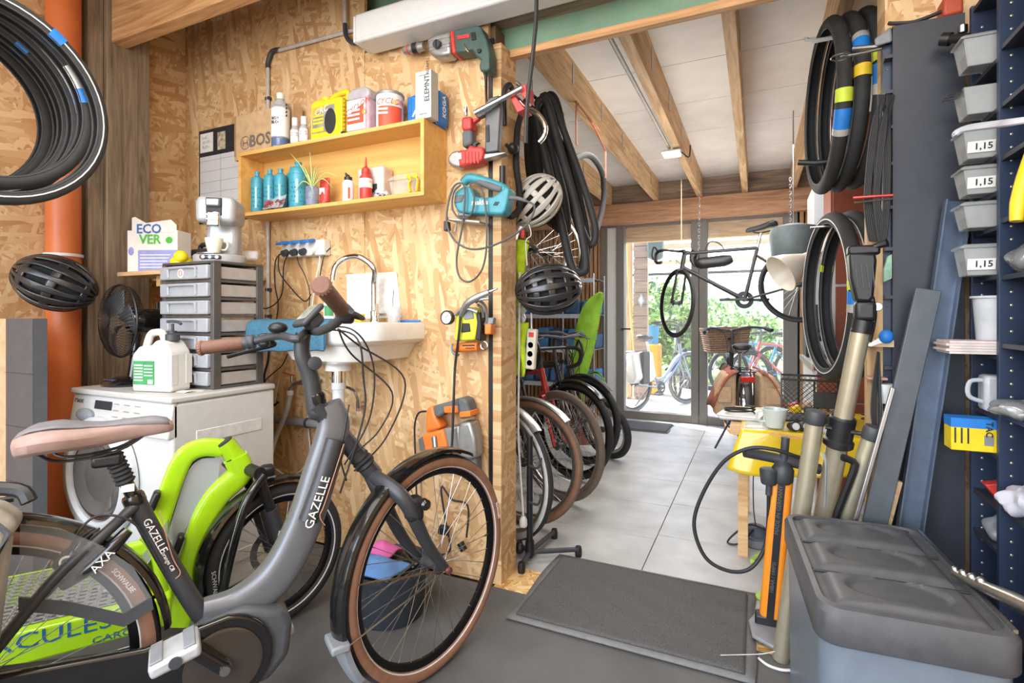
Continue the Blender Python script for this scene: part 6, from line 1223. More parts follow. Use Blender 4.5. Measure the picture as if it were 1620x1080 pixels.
for i, (P, Y, r) in enumerate(loops):
    tag(MB().tube([onY(u, v, Y + .006 * math.sin(k)) for k, (u, v) in enumerate(P)], r, 10, 6, closed=True).build('inner_tube', M_tube), 'black ' + lbs[i], 'inner tube', 'inner tubes on the hook')
# tube on a leather strap under the rafter
M_leath = mat('tan_strap', '#a35a3e', .7); a = onX(912, 178, -.967); t = thing('leather_strap', 'brown leather strap hanging from a rafter', 'strap', (-.967, a.y, 2.42))
MB().box((0, 0, 0), (.004, .03, .26), T(-.966, a.y, 2.30)).build('strap_band', M_leath, t); e = onX(957, 255, -.967); MB().box((0, 0, 0), (.004, .035, .20), T(-.963, e.y, e.z - .02)).build('strap_tail', M_leath, t); MB().tube([(-.964, a.y + .02, 2.42), (-.962, (a.y + e.y) / 2, 2.40), (-.962, e.y, e.z + .07)], .006, 6).build('strap_link', M_leath, t)
P = [(912, 250), (935, 247), (953, 275), (955, 315), (945, 360), (930, 385), (915, 360), (903, 310), (901, 270)]
tag(MB().tube([onX(u, v, -.987 + .008 * math.sin(k)) for k, (u, v) in enumerate(P)], .02, 10, 6, closed=True).build('inner_tube', M_tube), 'black inner tube hanging by itself from the brown leather strap', 'inner tube', 'inner tubes on the hook')
# chrome stem and bars on the pillar
t = thing('quill_stem', 'chrome handlebar with red clamp blocks hung on the pillar', 'handlebar', onY(815, 145, 2.1))
MB().cyl(onY(751, 179, 1.922), onY(826, 139, 1.943), .012, n=14).build('chrome_tube', M_chrome, t)
MB().tube([onY(812, 150, 1.98), onY(830, 168, 2.0), onY(850, 180, 2.05), onY(862, 198, 2.08), onY(861, 214, 2.08), onY(853, 225, 2.08)], .011, 12, 6).build('bent_bar', M_chrome, t)
slab([(822, 135), (832, 133), (834, 158), (824, 150)], 1.95, 2.03).build('clamp_block', M_rtool, t, bevel=.003); slab([(807, 155), (812, 148), (830, 172), (818, 178)], 1.95, 2.03).build('clamp_block', M_rtool, t, bevel=.003)
t = thing('flat_handlebar', 'black bent handlebar with clamp hung beside the pillar', 'handlebar', onY(825, 280, 2.2))
fh = lambda u, v, o=0: onX(u, v, -.978 + o)     # hung flat on the pillar's reveal
MB().tube([fh(797, 175), fh(798, 145), fh(805, 134), fh(810, 140)], .012, 10, 6).build('upper_grip', M_rubber, t); MB().cyl(fh(798, 198), fh(797, 172), .013).build('bar_end', M_black, t)
MB().tube([fh(832, 160), fh(822, 190), fh(818, 215), fh(817, 262), fh(822, 300), fh(822, 328), fh(810, 342), fh(801, 336)], .0145, 10, 6).build('lower_bend', M_rubber, t); MB().cyl(fh(795, 263), fh(795, 295), .0135).build('bar_stub', M_black, t)
MB().ball(fh(812, 235, .014), (.024, .03, .025)).build('lever_mount', M_black, t); MB().tube([fh(812, 240, .015), fh(804, 232, .012), fh(800, 228, .006)], .008, 8).build('lever', M_black, t)
t = thing('brake_lever', 'loose black brake lever poking out behind the inner tubes', 'lever', onY(885, 200, 2.55)); MB().tube([onY(862, 168, 2.79), onY(880, 190, 2.80), onY(890, 200, 2.80), onY(897, 211, 2.80)], [.012, .012, .008, .007], 8, 5).build('lever_blade', M_black, t)
# helmets
M_hwhite = mat('pale_grey_helmet', '#c9c5bc', .35, var=.03, coat=.3)
helmet('cycle_helmet', 'pale grey vented cycle helmet hanging in front of the inner tubes', frameZ(onY(849, 317, 2.33), (.42, -.88, -.05), (.65, .25, .75)), M_hwhite, M_eps, (-.9, 0, .85), .13, .109, .104)
t = helmet('cycle_helmet', 'smooth black cycle helmet with buckled strap below the pale grey one', frameZ(onY(866, 458, 2.22), (.35, -.75, .45), (-.9, -.1, -.35)), M_hblk, M_eps, (-1.0, -.55, .0, .5, .95), .14, .115, .11)
tag(MB().tube([onY(833, 383, 2.2), onY(842, 390, 2.2), onY(856, 403, 2.2), onY(872, 421, 2.2)], .006, 6, 4, flat=.4).build('helmet_strap', M_black), 'black webbing strap that carries the smooth black helmet', 'strap')
t = thing('pull_tag', 'red plastic tag on a white cord below the pale helmet', 'tag', onY(827, 370, 2.2)); MB().box(tuple(onY(827, 370, 2.2)), (.016, .012, .04)).build('tag_body', M_red, t, bevel=.003)
MB().tube([onY(827, 362, 2.2), onY(836, 355, 2.2), onY(840, 372, 2.2), onY(832, 382, 2.2), onY(834, 420, 2.21)], .0025, 6).build('cord', M_paper, t)
# wheels hung behind
for u, v, Y, rr, hd, lb_ in ((842, 395, 3.05, .33, 62, 'spoked bicycle wheel hanging behind the black helmet'), (868, 402, 3.4, .34, 60, 'spoked wheel with tan tyre hanging behind the inner tubes')):
    c = onY(u, v, Y); t = thing('wheel', lb_, 'wheel', M=T(c) @ R('Z', hd) @ R('X', 90), group='wheels hung behind the tubes'); wheel(t, 'rim', Mx(), rr, .02, rim=M_alu, wall=M_tan if rr > .335 else None)
    tag(MB().cyl((c.x, c.y, c.z + rr - .035), (c.x, c.y, 2.66), .0035, n=6).build('hanging_wire', M_steel), 'thin steel wire that holds the ' + ('first' if rr < .335 else 'tan-tyred') + ' hanging wheel', 'wire')
# hi-vis vest, power strip, white cable
M_hiv = mat('fluorescent_yellow', '#c8ea2a', .7); a, b_ = onY(821, 380, 2.30), onY(835, 595, 2.30); t = thing('safety_vest', 'fluorescent yellow safety vest with grey band hanging at the pillar', 'vest', (a.x, 2.30, b_.z))
def vest(z0, z1, nm, m, o=0): MB().grid(lambda p, q: (a.x - .03 + .065 * p + .008 * math.sin(8 * q), 2.30 + .02 * math.sin(5 * p + 3 * q) - o, z0 + (z1 - z0) * q), 8, 12).build(nm, m, t, solid=.006)
vest(b_.z, onY(826, 510, 2.3).z, 'lower_cloth', M_hiv); vest(onY(826, 510, 2.3).z, onY(826, 485, 2.3).z, 'grey_band', M_refl, .001); vest(onY(826, 485, 2.3).z, a.z, 'upper_cloth', M_hiv)
c = onY(841, 552, 2.27); t = thing('power_strip', 'cream power strip with red switch hanging on its cable', 'power strip', c); MB().box((0, 0, 0), (.048, .03, .19), T(c) @ R('Y', 4)).build('strip_body', mat('cream_plastic', '#cfcbb8', .45), t, bevel=.008, seg=3)
MB().box((0, -.017, .068), (.024, .006, .022), T(c) @ R('Y', 4)).build('switch', M_red, t, bevel=.002)
for i in range(3): MB().lathe([(.017, 0), (.017, .002), (.014, .002), (.013, -.004)], 16, T(c) @ R('Y', 4) @ wallm((0, -.015, .02 - .042 * i))).build('socket', M_white, t)
MB().tube([c + V((.0, 0, .09)), onY(840, 480, 2.27), onY(836, 425, 2.25)], .004, 6).build('flex', M_white, t)
t = thing('extension_lead', 'white mains lead with plug hanging down the pillar', 'cable', onY(828, 850, 2.24)); MB().tube([onY(822, 430, 2.24), onY(821, 560, 2.24), onY(820, 680, 2.24), onY(823, 740, 2.24), onY(827, 800, 2.24), onY(828, 815, 2.24)], .005, 8, 5).build('flex', M_white, t); q = onY(828, 826, 2.24); MB().lathe([(.008, .03), (.018, .015), (.02, -.012), (.016, -.02)], 14, T(q)).build('mains_plug', M_white, t)
# work stand base
c = onZ(838, 888, 0); t = thing('work_stand', 'black tubular bicycle stand with four feet behind the mat', 'stand', (c.x, c.y, 0)); pt = onY(838, 690, c.y)
MB().cyl((c.x, c.y, .02), (c.x, c.y, pt.z), .0145, n=16).build('upright', M_black, t)
MB().lathe([(.021, 0), (.021, .07)], 16, T(c.x, c.y, .03)).build('collar', M_black, t)
for u, v in ((915, 880), (825, 906), (877, 851), (822, 872)):
    e = onZ(u, v, .0); s_ = (e - V((c.x, c.y, 0))).normalized(); MB().cyl((c.x, c.y, .045), (e.x, e.y, .035), .0115, n=10).build('foot_tube', M_dkgrey, t); MB().lathe([(.016, 0), (.018, .03), (.014, .049)], 12, T(e.x, e.y, 0)).build('rubber_foot', M_black, t)
for v_ in (735, 792):
    q = onY(838, v_, c.y); MB().tube([q + V((0, -.01, 0)), q + V((.045, -.02, -.005)), q + V((.062, -.02, .02)), q + V((.066, -.02, .045))], .006, 8, 4).build('wheel_hook', M_dkgrey, t)
MB().ball((c.x - .045, c.y - .02, .06), (.022, .018, .026)).build('clamp_knob', M_black, t)
# leafy plant
c = onY(921, 640, 4.65); t = thing('tall_plant', 'potted plant with one tall bright green leaf behind the parked bicycles', 'plant', (c.x, c.y, 0)); M_leaf = mat('bright_leaf', '#8fc43a', .45, var=.2, scale=14, sss=.0)
MB().lathe([(.10, 0), (.13, .24), (.135, .26), (.12, .26), (.11, .22)], 22, T(c.x, c.y, 0)).build('pot', mat('clay_pot', '#8a5a44', .8), t)
def leaf(P, wmax, side, nm='leaf'):
    P = bez(P, 7); vs_ = []
    for i, p in enumerate(P): f_ = i / (len(P) - 1); w_ = wmax * math.sin(PI * min(1, max(0, (f_ - .12) / .9))) ** .8 + .004; vs_ += [p - side * w_, p + V((0, .03 * w_ / wmax, 0)), p + side * w_]
    MB().add(vs_, [f for i in range(len(P) - 1) for f in ((3 * i, 3 * i + 1, 3 * i + 4, 3 * i + 3), (3 * i + 1, 3 * i + 2, 3 * i + 5, 3 * i + 4))]).build(nm, M_leaf, t, solid=.002)
leaf([(c.x, c.y, .24), onY(918, 600, 4.65), onY(925, 540, 4.62), onY(936, 490, 4.60), onY(951, 462, 4.58)], .095, V((.93, .25, -.25)))
leaf([(c.x, c.y, .24), onY(915, 590, 4.65), onY(900, 555, 4.70), onY(885, 548, 4.70)], .012, V((.2, 0, 1)))
leaf([(c.x, c.y, .24), onY(928, 600, 4.60), onY(945, 590, 4.55), onY(960, 610, 4.55)], .008, V((.2, 0, 1)))
# wire rack of blue bags against the slatted wall
xa, xb = -2.50, onY(940, 500, 5.45).x; t = thing('wire_rack', 'chrome wire shelf rack standing against the slatted wall', 'rack', ((xa + xb) / 2, 5.6, 0))
for x in (xa, xb - .0, (xa + xb) / 2 + .12):
    for y in (5.42, 5.85): MB().cyl((x, y, 0), (x, y, 1.62), .012).build('post', M_steel, t)
shz = [onY(920, v, 5.42).z for v in (608, 553, 498)] + [1.56]
for z in shz:
    mb = MB()
    for k in range(12): mb.cyl((xa, 5.42 + .039 * k, z), (xb, 5.42 + .039 * k, z), .0035, n=5)
    for x in (xa, xb): mb.cyl((x, 5.42, z), (x, 5.85, z), .006, n=6)
    MB().b2((xa, 5.405, z - .035), (xb, 5.415, z + .01)).build('price_rail', mat('pale_price_rail', '#a8b4c2', .4), t)
    mb.build('wire_shelf', M_steel, t)
M_bag = mat('navy_fabric', '#2c4a6b', .8, var=.3, scale=15); M_bag2 = mat('blue_fabric', '#3f6f9e', .8, var=.25, scale=15)
rr = random.Random(4); nms = ['lower', 'middle', 'upper']
for s_, z in enumerate(shz[:3]):
    for k in range(5):
        x = xa + .12 + k * (xb - xa - .2) / 4; hh = rr.uniform(.14, .24); wv = (xb - xa) / 11
        o = MB().rings([[(x + sx_ * w_ + tw, 5.62 + sy_ * .15, z + .006 + zz_ * hh) for sx_, sy_ in ((-1, -1), (1, -1), (1, 1), (-1, 1))] for w_, zz_, tw in ((wv, 0, 0), (wv * .98, .6, .01), (wv * .75, 1, .03))]).build('folded_bag', M_bag if (k + s_) % 2 else M_bag2, None, bevel=.02, seg=2)
        tag(o, ('navy' if (k + s_) % 2 else 'blue') + ' folded pannier on the ' + nms[s_] + ' wire rack shelf, ' + ['farthest from the glass door', 'second from the far rack post', 'midway along', 'second from the glass door', 'nearest the glass door'][k], 'bag', 'folded panniers on the wire rack')
# ================================================================ right side: racks, bins, tyres, stand, pump, recycling bin
M_rack = mat('black_brown_foil', '#2d3039', .4, var=.1); M_rackn = mat('navy_black_foil', '#28344a', .4, var=.12, scale=12)
RZ = 2.065
t = thing('narrow_shelf_unit', 'tall narrow black shelf unit whose smooth side faces the opening', 'shelf unit', (.48, 2.1, 0))
x0, x1 = onY(1412, 400, 2.0).x, onY(1527, 400, 2.0).x
MB().b2((x0, 2.0, 0), (x1, 2.018, RZ)).build('side_panel', M_rack, t, bevel=.001)
# the unit's shelves look towards the aisle
u2 = thing('slotted_rail', 'black slotted wall rail with small brackets beside the smooth panel', 'rail', (.36, 2.04, 0))
fx = onY(1397, 400, 2.025).x
MB().b2((fx, 2.024, 0), (x0 + .004, 2.062, 2.02)).build('rail_board', M_rackn, u2)
for v in (95, 150, 205, 262, 330, 395, 470, 580): q = onY(1402, v, 2.02); MB().b2((fx, 1.992, q.z - .006), (x0 - .001, 2.024, q.z + .004)).build('bracket', M_rack, u2); MB().ball((fx + .01, 2.023, q.z - .03), .003, None, 6, 4).build('screw', M_steel, u2)
# pine upright and board by the opening
pp = thing('pine_upright', 'rough pine upright with a small board at the opening edge', 'post', (.36, 2.08, 0)); xp0, xp1 = onY(1372, 600, 2.02).x, onY(1400, 600, 2.02).x
MB().b2((xp0, 2.022, 0), (fx - .001, 2.068, onY(1385, 335, 2.02).z)).build('upright_board', wood('rough_pine', '#a8835a', '#d2b48a', 'z'), pp)
zb_ = onY(1390, 548, 1.99).z; MB().b2((onY(1368, 548, 1.99).x, 1.97, zb_), (x0 - .002, 2.023, zb_ + .022)).build('small_board', wood('rough_pine_x', '#b09070', '#d5bd98', 'x'), pp)
# near shelf unit: perforated sides, shelves, lidded bins
NX0, NX1 = .572, .742; NY = [1.985, 1.79, 1.59, 1.39]
t = thing('narrow_shelf_unit', 'navy narrow shelf unit with peg holes full of small bins', 'shelf unit', (.66, 1.75, 0))
for y in NY: MB().b2((NX0, y - .016, 0), (NX1, y, RZ)).build('side_panel', M_rackn, t, bevel=.001)
MB().b2((NX1, NY[-1] - .016, 0), (NX1 + .008, NY[0], RZ)).build('back_panel', M_rackn, t)
M_hole = mat('brass_pin', '#c9b9a0', .35, .6)
for y in NY[:2]:
    mb = MB()
    for k in range(58):
        for x in (NX0 + .025, NX1 - .03): mb.ball((x, y - .0165, .06 + .034 * k), (.0032, .001, .0032), None, 6, 4)
    mb.build('peg_holes', M_hole, t, kind='stuff')
sh1 = [.05, .30, .53, .645, .78, .885, 1.045, 1.258, 1.388, 1.48, 1.577, 1.699, 1.831, 2.05]; sh2 = [.05, .35, .655, .895, 1.077, 1.253, 1.40, 1.562, 1.70, 1.85, 2.05]
for (ya, yb_), SH in zip(((NY[1], NY[0]), (NY[2], NY[1]), (NY[3], NY[2])), (sh1, sh2, sh2)):
    for z in SH: MB().b2((NX0 + .004, ya, z - .006), (NX1, yb_ - .016, z + .006)).build('shelf', M_rack, t)
M_bin = mat('frosted_bin', '#c6c8c6', .25, var=.05, alpha=.42); M_part = mat('mixed_steel_parts', '#77766f', .4, .5, var=.6, scale=90)
def bin_(v, z, w=.085, l=.17, lab_=None, k=0):
    t = thing('parts_bin', ['clear lidded bin of loose parts on the top shelf', 'open clear bin of steel fittings jutting from the rack', 'clear lidded bin priced 1,15 below the white hose bar', 'clear bin priced 1,15 with a loose lid in the rack', 'clear lidded bin just above the leaning steel bars', 'clear lidded bin priced 1,15 beside the steel bars'][k], 'bin', (NX0, 1.88, z), group='small bins on the narrow rack')
    c = V((NX0 + .02, 1.865, z + .0005)); hz_ = {3: .066, 4: .060}.get(k, .074)
    ring = lambda a, b, zz_: [(c.x + sx_ * a, c.y + sy_ * b, c.z + zz_) for sx_, sy_ in ((-1, -1), (1, -1), (1, 1), (-1, 1))]
    MB().rings([ring(l * .40, w * .40, 0), ring(l * .46, w * .48, hz_), ring(l * .43, w * .45, hz_), ring(l * .38, w * .38, .003)]).build('tub', M_bin, t, bevel=.003)
    MB().rings([ring(l * .36, w * .36, .004), ring(l * .40, w * .42, hz_ * .6)]).build('contents', M_part, t, bevel=.004)
    if k != 1: MB().rings([ring(l * .50, w * .52, hz_), ring(l * .50, w * .52, hz_ + .006), ring(l * .44, w * .44, hz_ + .012)]).build('lid', M_bin, t, bevel=.002)
    else:
        for i in range(9): MB().cyl((c.x - .09 - .01 * (i % 3), c.y - .03 + .007 * i, c.z + hz_ * .9), (c.x + .03, c.y - .03 + .007 * i, c.z + hz_ * 1.0 + .003 * (i % 2)), .003, n=6).build('fitting', M_steel, t)
    if lab_:
        LM = T(c.x - .04, c.y - w * .465, c.z + .03) @ R('X', 7) @ frame((0, 0, 0), (1, 0, 0), (0, 0, 1)); lb_ = MB().box((0, 0, 0), (.06, .03, .001), LM).build('price_label', M_paper, t)
        text('1,15', .024, LM @ T(.004, 0, .0007), M_ink, lb_, bold=.02)
for k, (z, lab_) in enumerate(((1.837, 0), (1.705, 0), (1.583, 1), (1.486, 1), (1.394, 0), (1.264, 1))): bin_(0, z, lab_=lab_, k=k)
# other rack contents
c = (NX0 + .035, 1.88, 1.0875); tag(MB().rings([[(c[0] + r_ * math.cos(a), c[1] + r_ * .8 * math.sin(a), c[2] + z) for a in [2 * PI * j / 20 for j in range(20)]] for r_, z in ((.05, 0), (.058, .115), (.064, .116), (.064, .122), (.055, .122), (.048, .004))]).build('white_bucket', mat('milky_tub', '#b9bcc0', .4, alpha=.9)), 'small white plastic measuring bucket on a rack shelf', 'bucket')
for i in range(5):
    tag(MB().box((NX0 + .005 - .008 * (i % 2), 1.861, 1.0548 + .0072 * i), (.20, .12, .0066), R('Z', 0)).build('thin_carton', mat(f'carton_tint', '#c9b9b4', .6, var=.15)), ['lowest thin carton of the stack on the rack', 'second thin carton of the stack on the rack', 'middle thin carton of the stack on the rack', 'fourth thin carton of the stack on the rack', 'topmost thin carton of the stack on the rack'][i], 'carton', 'thin cartons in a stack')
c = V((NX0 + .03, 1.88, .8915)); t = thing('oil_can', 'white translucent jug with a handle on the narrow rack', 'jug', c); MB().box((0, 0, .05), (.07, .06, .10), T(c)).build('jug_body', mat('milky_tub', '#b9bcc0', .4), t, bevel=.01); MB().tube([c + V((-.03, -.01, .085)), c + V((-.062, -.012, .08)), c + V((-.065, -.012, .04)), c + V((-.034, -.01, .025))], .006, 8, 4).build('handle', mat('milky_tub', '#b9bcc0', .4), t)
q = onY(1540, 682, 1.85); t = thing('staples_box', 'yellow and blue cardboard box jutting from the narrow rack', 'box', M=T(q.x - .012, 1.85, .7865) @ R('Z', 0))
MB().b2((-.045, -.03, 0), (.062, .03, .088)).build('carton', mat('yellow_carton', '#e3c414', .55), t, bevel=.002); MB().b2((-.0455, -.0306, .063), (.0625, .0306, .0885)).build('blue_band', M_blue, t)
text('TAC', .021, frame((.036, -.0312, .062), (0, 0, -1), (1, 0, 0)), M_ink, t, bold=.02); MB().b2((.026, -.0308, .018), (.046, -.0302, .045)).build('grey_patch', M_grey, t)
for i in range(3): MB().b2((-.01 - .014 * i, -.0308, .02), (-.006 - .014 * i, -.0302, .062)).build('print_line', M_ink, t)
q = V((NX0 + .045, 1.87, .6515)); t = thing('patch_pack', 'small red and green packet lying on a low rack shelf', 'packet', q); MB().prism([(-.05, .04), (.02, .055), (.03, .02), (-.02, 0)], -.02, .02, wallm(q)).build('packet', M_red, t, bevel=.002); MB().prism([(-.02, .015), (.02, .03), (.02, .02), (-.015, .006)], .02, .022, wallm(q)).build('green_print', M_green, t)
def crumple(name, label, c, rad, m, cat, seed=1, n=26):
    rr_ = random.Random(seed); f1, f2 = rr_.uniform(3, 6), rr_.uniform(4, 8)
    return tag(MB().grid(lambda a, b: tuple(V(c) + V((rad[0] * math.cos(2 * PI * a) * math.sin(PI * b), rad[1] * math.sin(2 * PI * a) * math.sin(PI * b), -rad[2] * math.cos(PI * b))) * (1 + .18 * math.sin(f1 * 2 * PI * a) * math.sin(f2 * b) + .10 * math.sin(2 * PI * a * 3 + b * 11))), 30, 16).build(name, m), label, cat)
crumple('crumpled_rag', 'pale grey crumpled rag on a lower rack shelf', (.60, 1.69, .698), (.05, .06, .035), mat('pale_cloth', '#b6b6c0', .9), 'rag', 2)
crumple('crumpled_wrapper', 'crumpled foil and yellow wrapper on a low rack shelf', (.61, 1.88, .568), (.035, .05, .03), mat('foil_wrap', '#a9b0ba', .3, .6), 'wrapper', 3)
crumple('parts_bag', 'clear plastic bag of parts lying on an upper rack shelf', (.62, 1.69, 1.296), (.06, .07, .035), mat('clear_bag_film', '#9a9c9e', .15, .3, alpha=.7, bump=1, bscale=40), 'bag', 4)
crumple('film_bag', 'flat clear film bag spilling over a rack shelf', (.60, 1.69, .924), (.07, .062, .022), mat('clear_bag_film', '#9a9c9e', .15), 'bag', 5)
q = V((.63, 1.70, 1.115)); t = thing('ribbed_coupling', 'black ribbed rubber coupling standing on a rack shelf', 'coupling', q); MB().lathe([(.03, 0), (.036, .006), (.03, .012), (.036, .018), (.03, .024), (.036, .03), (.028, .038)], 20, T(.63, 1.70, 1.0835)).build('rubber_body', M_rubber, t)
t = thing('bracket_bar', 'grey moulded plastic bar reaching out of the rack', 'bar', onY(1560, 200, 1.75)); a, b_ = onY(1512, 211, 1.72), onY(1622, 190, 1.50); MB().tube([a + V((0, 0, -.008)), a, onY(1530, 203, 1.70), onY(1580, 196, 1.6), b_, V((NX0 + .10, 1.47, b_.z))], [.010, .012, .011, .010, .009], 8, 5, flat=.6).build('bar_body', mat('light_grey_bar', '#b9bac0', .4), t)
tag(MB().tube([onY(1608, 350, 1.55), onY(1612, 320, 1.555), onY(1622, 280, 1.57), onY(1634, 240, 1.588)], [.012, .016, .016, .014], 10, 5).build('yellow_grip', M_yellow), 'yellow plastic tool grip at the rack edge', 'grip')
# steel chain tool at the lower right edge
t = thing('steel_lever', 'blurred steel toothed bar lying beside the recycling bin', 'tool', onZ(1560, 930, .62)); a, b_ = onZ(1508, 905, .562), onZ(1600, 948, .572)
MB().tube([a, (a + b_) / 2, b_, b_ + (b_ - a) * .5], [.008, .012, .017, .018], 10, 3).build('bar_body', M_alu, t)
for i in range(4): q = a + (b_ - a) * (.03 + .16 * i); MB().ball(q + V((0, 0, .008)), .008 + .001 * i, None, 10, 6).build('tooth', M_alu, t)
# black angle bracket at the top, red tool, cables and lamp arms above the panel
t = thing('bracket_lamp', 'black swivel clamp sticking out above the lidded bins', 'clamp', onY(1500, 62, 1.93)); MB().cyl(onY(1492, 62, 1.95), onY(1532, 60, 1.9), .013).build('clamp_arm', M_black, t); MB().cyl(onY(1490, 62, 1.95), onY(1504, 62, 1.94), .019).build('clamp_head', M_black, t); MB().lathe([(.012, 0), (.012, .02)], 10, T(onY(1523, 52, 1.92))).build('wing_bolt', M_steel, t)
t = thing('cable_drum', 'orange red tool body with cables lying on top of the shelf unit', 'tool', (onY(1505, 0, 2.05).x, 2.06, RZ + .001)); q = onY(1500, 14, 2.03); MB().b2((q.x - .02, 1.998, RZ + .0005), (q.x + .03, 2.066, RZ + .06)).build('tool_body', mat('rusty_red_plastic', '#a8452f', .5), t, bevel=.008); MB().tube([(q.x + .0, 2.02, RZ + .03), (q.x - .08, 2.02, RZ + .010), (q.x - .13, 2.03, RZ + .02), (q.x - .15, 2.04, RZ + .03)], .006, 8).build('flex', M_cable, t)
t = thing('steel_holder', 'grey steel bracket bar with a flat ring over the tyres', 'bracket', onY(1400, 60, 2.05)); MB().tube([onY(1350, 77, 2.1), onY(1410, 72, 2.04)], .008, 8, 1).build('rail', M_steel, t); MB().tube([onY(1330, 90, 2.12), onY(1365, 84, 2.08), onY(1410, 73, 2.03)], .005, 8).build('wire_arm', M_steel, t); MB().torus(.028, .003, T(onY(1330, 90, 2.12)) , 20, 6).build('flat_ring', M_steel, t)
MB().rings([[tuple(onY(u, v, Y)) for u, v in ((1383, 62), (1410, 42), (1412, 66), (1385, 74))] for Y in (1.998, 2.06)]).build('grey_housing', M_grey, t, bevel=.006)
# cable hanks beside the panel
for i, (uu, lb_) in enumerate(((1376, 'thick hank of black brake cable hanging beside the pine upright'), (1390, 'second hank of black cable hanging close to the shelf brackets'))):
    t = thing('cable_hank', lb_, 'cable', onY(uu, 200, 2.0), group='cable hanks at the opening edge')
    for k in range(5): d = (k - 2) * 2.2; o_ = .022 * i; MB().tube([onY(uu + 18 - d, 150, 1.992 - o_ * .2), onY(uu + 8 + d, 200, 1.985 - o_), onY(uu - 3 + d, 300, 1.982 - o_), onY(uu + d * 1.3, 350, 1.982 - o_), onY(uu + 6 + d, 382, 1.982 - o_), onY(uu + 12 + d, 330, 1.982 - o_), onY(uu + 14 + d, 230, 1.984 - o_), onY(uu + 20 - d, 151, 1.992 - o_ * .2)], .0032, 6, 5).build('cable_turn', M_cable, t)
t = thing('cable_hank', 'thin hank of black cable hanging below the small pine board', 'cable', onY(1385, 680, 1.99), group='cable hanks at the opening edge')
for k in range(4): MB().tube([onY(1389, 556, 1.971), onY(1379 + k * 2, 640, 1.948), onY(1384 + k, 685, 1.945), onY(1391, 700, 1.945), onY(1390 + k, 650, 1.948), onY(1390, 557, 1.971)], .0035, 6, 5).build('cable_turn', M_cable, t)
t = thing('red_cutter', 'red handled cutter hung across the lower tyres', 'tool', onY(1380, 312, 1.98)); MB().tube([onY(1350, 313, 1.97), onY(1380, 311, 1.96), onY(1412, 309, 1.96)], .008, 8, 3, flat=.6).build('handle', M_red, t); MB().tube([onY(1352, 320, 1.96), onY(1412, 314, 1.955)], .003, 6, 1).build('handle_edge', M_steel, t)
t = thing('blade_tool', 'blue handled scraper resting on the small pine board', 'tool', onY(1390, 540, 1.98)); MB().prism(px([(1370, 546), (1398, 530), (1402, 540), (1378, 548)], 1.965), -1.965, -1.97, WX).build('blade', M_steel, t); MB().ball(onY(1402, 532, 1.965), (.02, .014, .022)).build('handle', M_blue, t)
t = thing('blister_pack', 'green printed blister pack hung on the shelf bracket', 'pack', onY(1405, 430, 1.985)); slab([(1399, 425), (1405, 405), (1411, 402), (1411, 440), (1398, 446)], 1.965, 1.985).build('card', mat('green_card', '#8fb59b', .5, var=.3, scale=40), t)
t = thing('paper_cup', 'white plastic beaker on a small plastic tray at the opening edge', 'beaker', onY(1400, 620, 1.99)); q = onY(1400, 622, 1.99); MB().lathe([(.02, -.03), (.03, .03), (.028, .03)], 18, T(q)).build('beaker_body', M_white, t); MB().box(tuple(onY(1386, 598, 1.995)), (.055, .045, .008)).build('tray', mat('reddish_tray', '#b58a7a', .4), t, bevel=.002)
# ---- tyres on both hooks
AXR = lambda p, yaw=0: T(p) @ R('Z', yaw) @ frame((0, 0, 0), (0, 1, 0), (0, 0, 1)).to_3x3().to_4x4()
up = onY(1300, 160, 2.565); wr_ = [[(188, 196, M_lime), (200, 212, M_blue), (212, 216, M_silv)], [(158, 166, M_blue), (154, 158, M_silv), (176, 183, M_yellow)], [(168, 176, M_lime), (178, 190, M_blue), (190, 196, M_silv)], [(196, 204, M_blue)]]
nm4 = ['with a light bead, outermost towards the aisle', 'second from the aisle with a blue band high up', 'third from the aisle with lime and blue bands', 'knobbly one nearest the partition']
for i in range(4): tyre('tyre', 'black tyre on the upper hook, ' + nm4[i], AXR((up.x + .012 + .057 * i, 2.565 + .003 * (i % 2), 2.028 + .004 * i), 5), .352, .0265, 'tyres on the upper right hook', stripe=False, wraps=wr_[i])
h_ = thing('tyre_hook', 'white wall hook holding the four upper tyres', 'hook', (.4, 2.27, 2.24)); MB().tube([(.50, 2.19, 2.325), (.50, 2.545, 2.325), (.48, 2.565, 2.325), (up.x - .03, 2.565, 2.325), (up.x - .055, 2.565, 2.345)], .009, 8, 2).build('hook_bar', M_white, h_); MB().b2((.47, 2.19, 2.29), (.53, 2.20, 2.36)).build('hook_plate', M_white, h_)
za_ = onY(1300, 258, 2.55).z; MB().tube([onY(1262, 257, 2.55), onY(1290, 258, 2.55), (.50, 2.54, za_), (.50, 2.19, za_)], .012, 8, 1).build('lower_arm', M_black, h_)
lo = onY(1312, 458, 2.57)
for i, lb_ in enumerate(('tyre with lime and blue bands on the lower hook, nearest the aisle', 'bulky tyre on the lower hook, nearest the partition')): tyre('tyre', 'black ' + lb_, AXR((lo.x + .066 * i, 2.57, 1.238), 9), .352, .028, 'tyres on the lower right hook', stripe=True, wraps=[[(172, 178, M_lime), (179, 187, M_blue), (187, 192, M_silv)], [(24, 30, M_lime), (205, 211, M_lime)]][i])
h_ = thing('tyre_hook', 'thin steel hook holding the two lower tyres', 'hook', (.4, 2.25, 1.58)); MB().tube([(.50, 2.19, 1.535), (.50, 2.55, 1.535), (.48, 2.57, 1.535), (lo.x - .07, 2.57, 1.535)], .006, 8, 1).build('hook_bar', M_steel, h_); MB().b2((.47, 2.19, 1.50), (.53, 2.20, 1.57)).build('hook_plate', M_steel, h_)
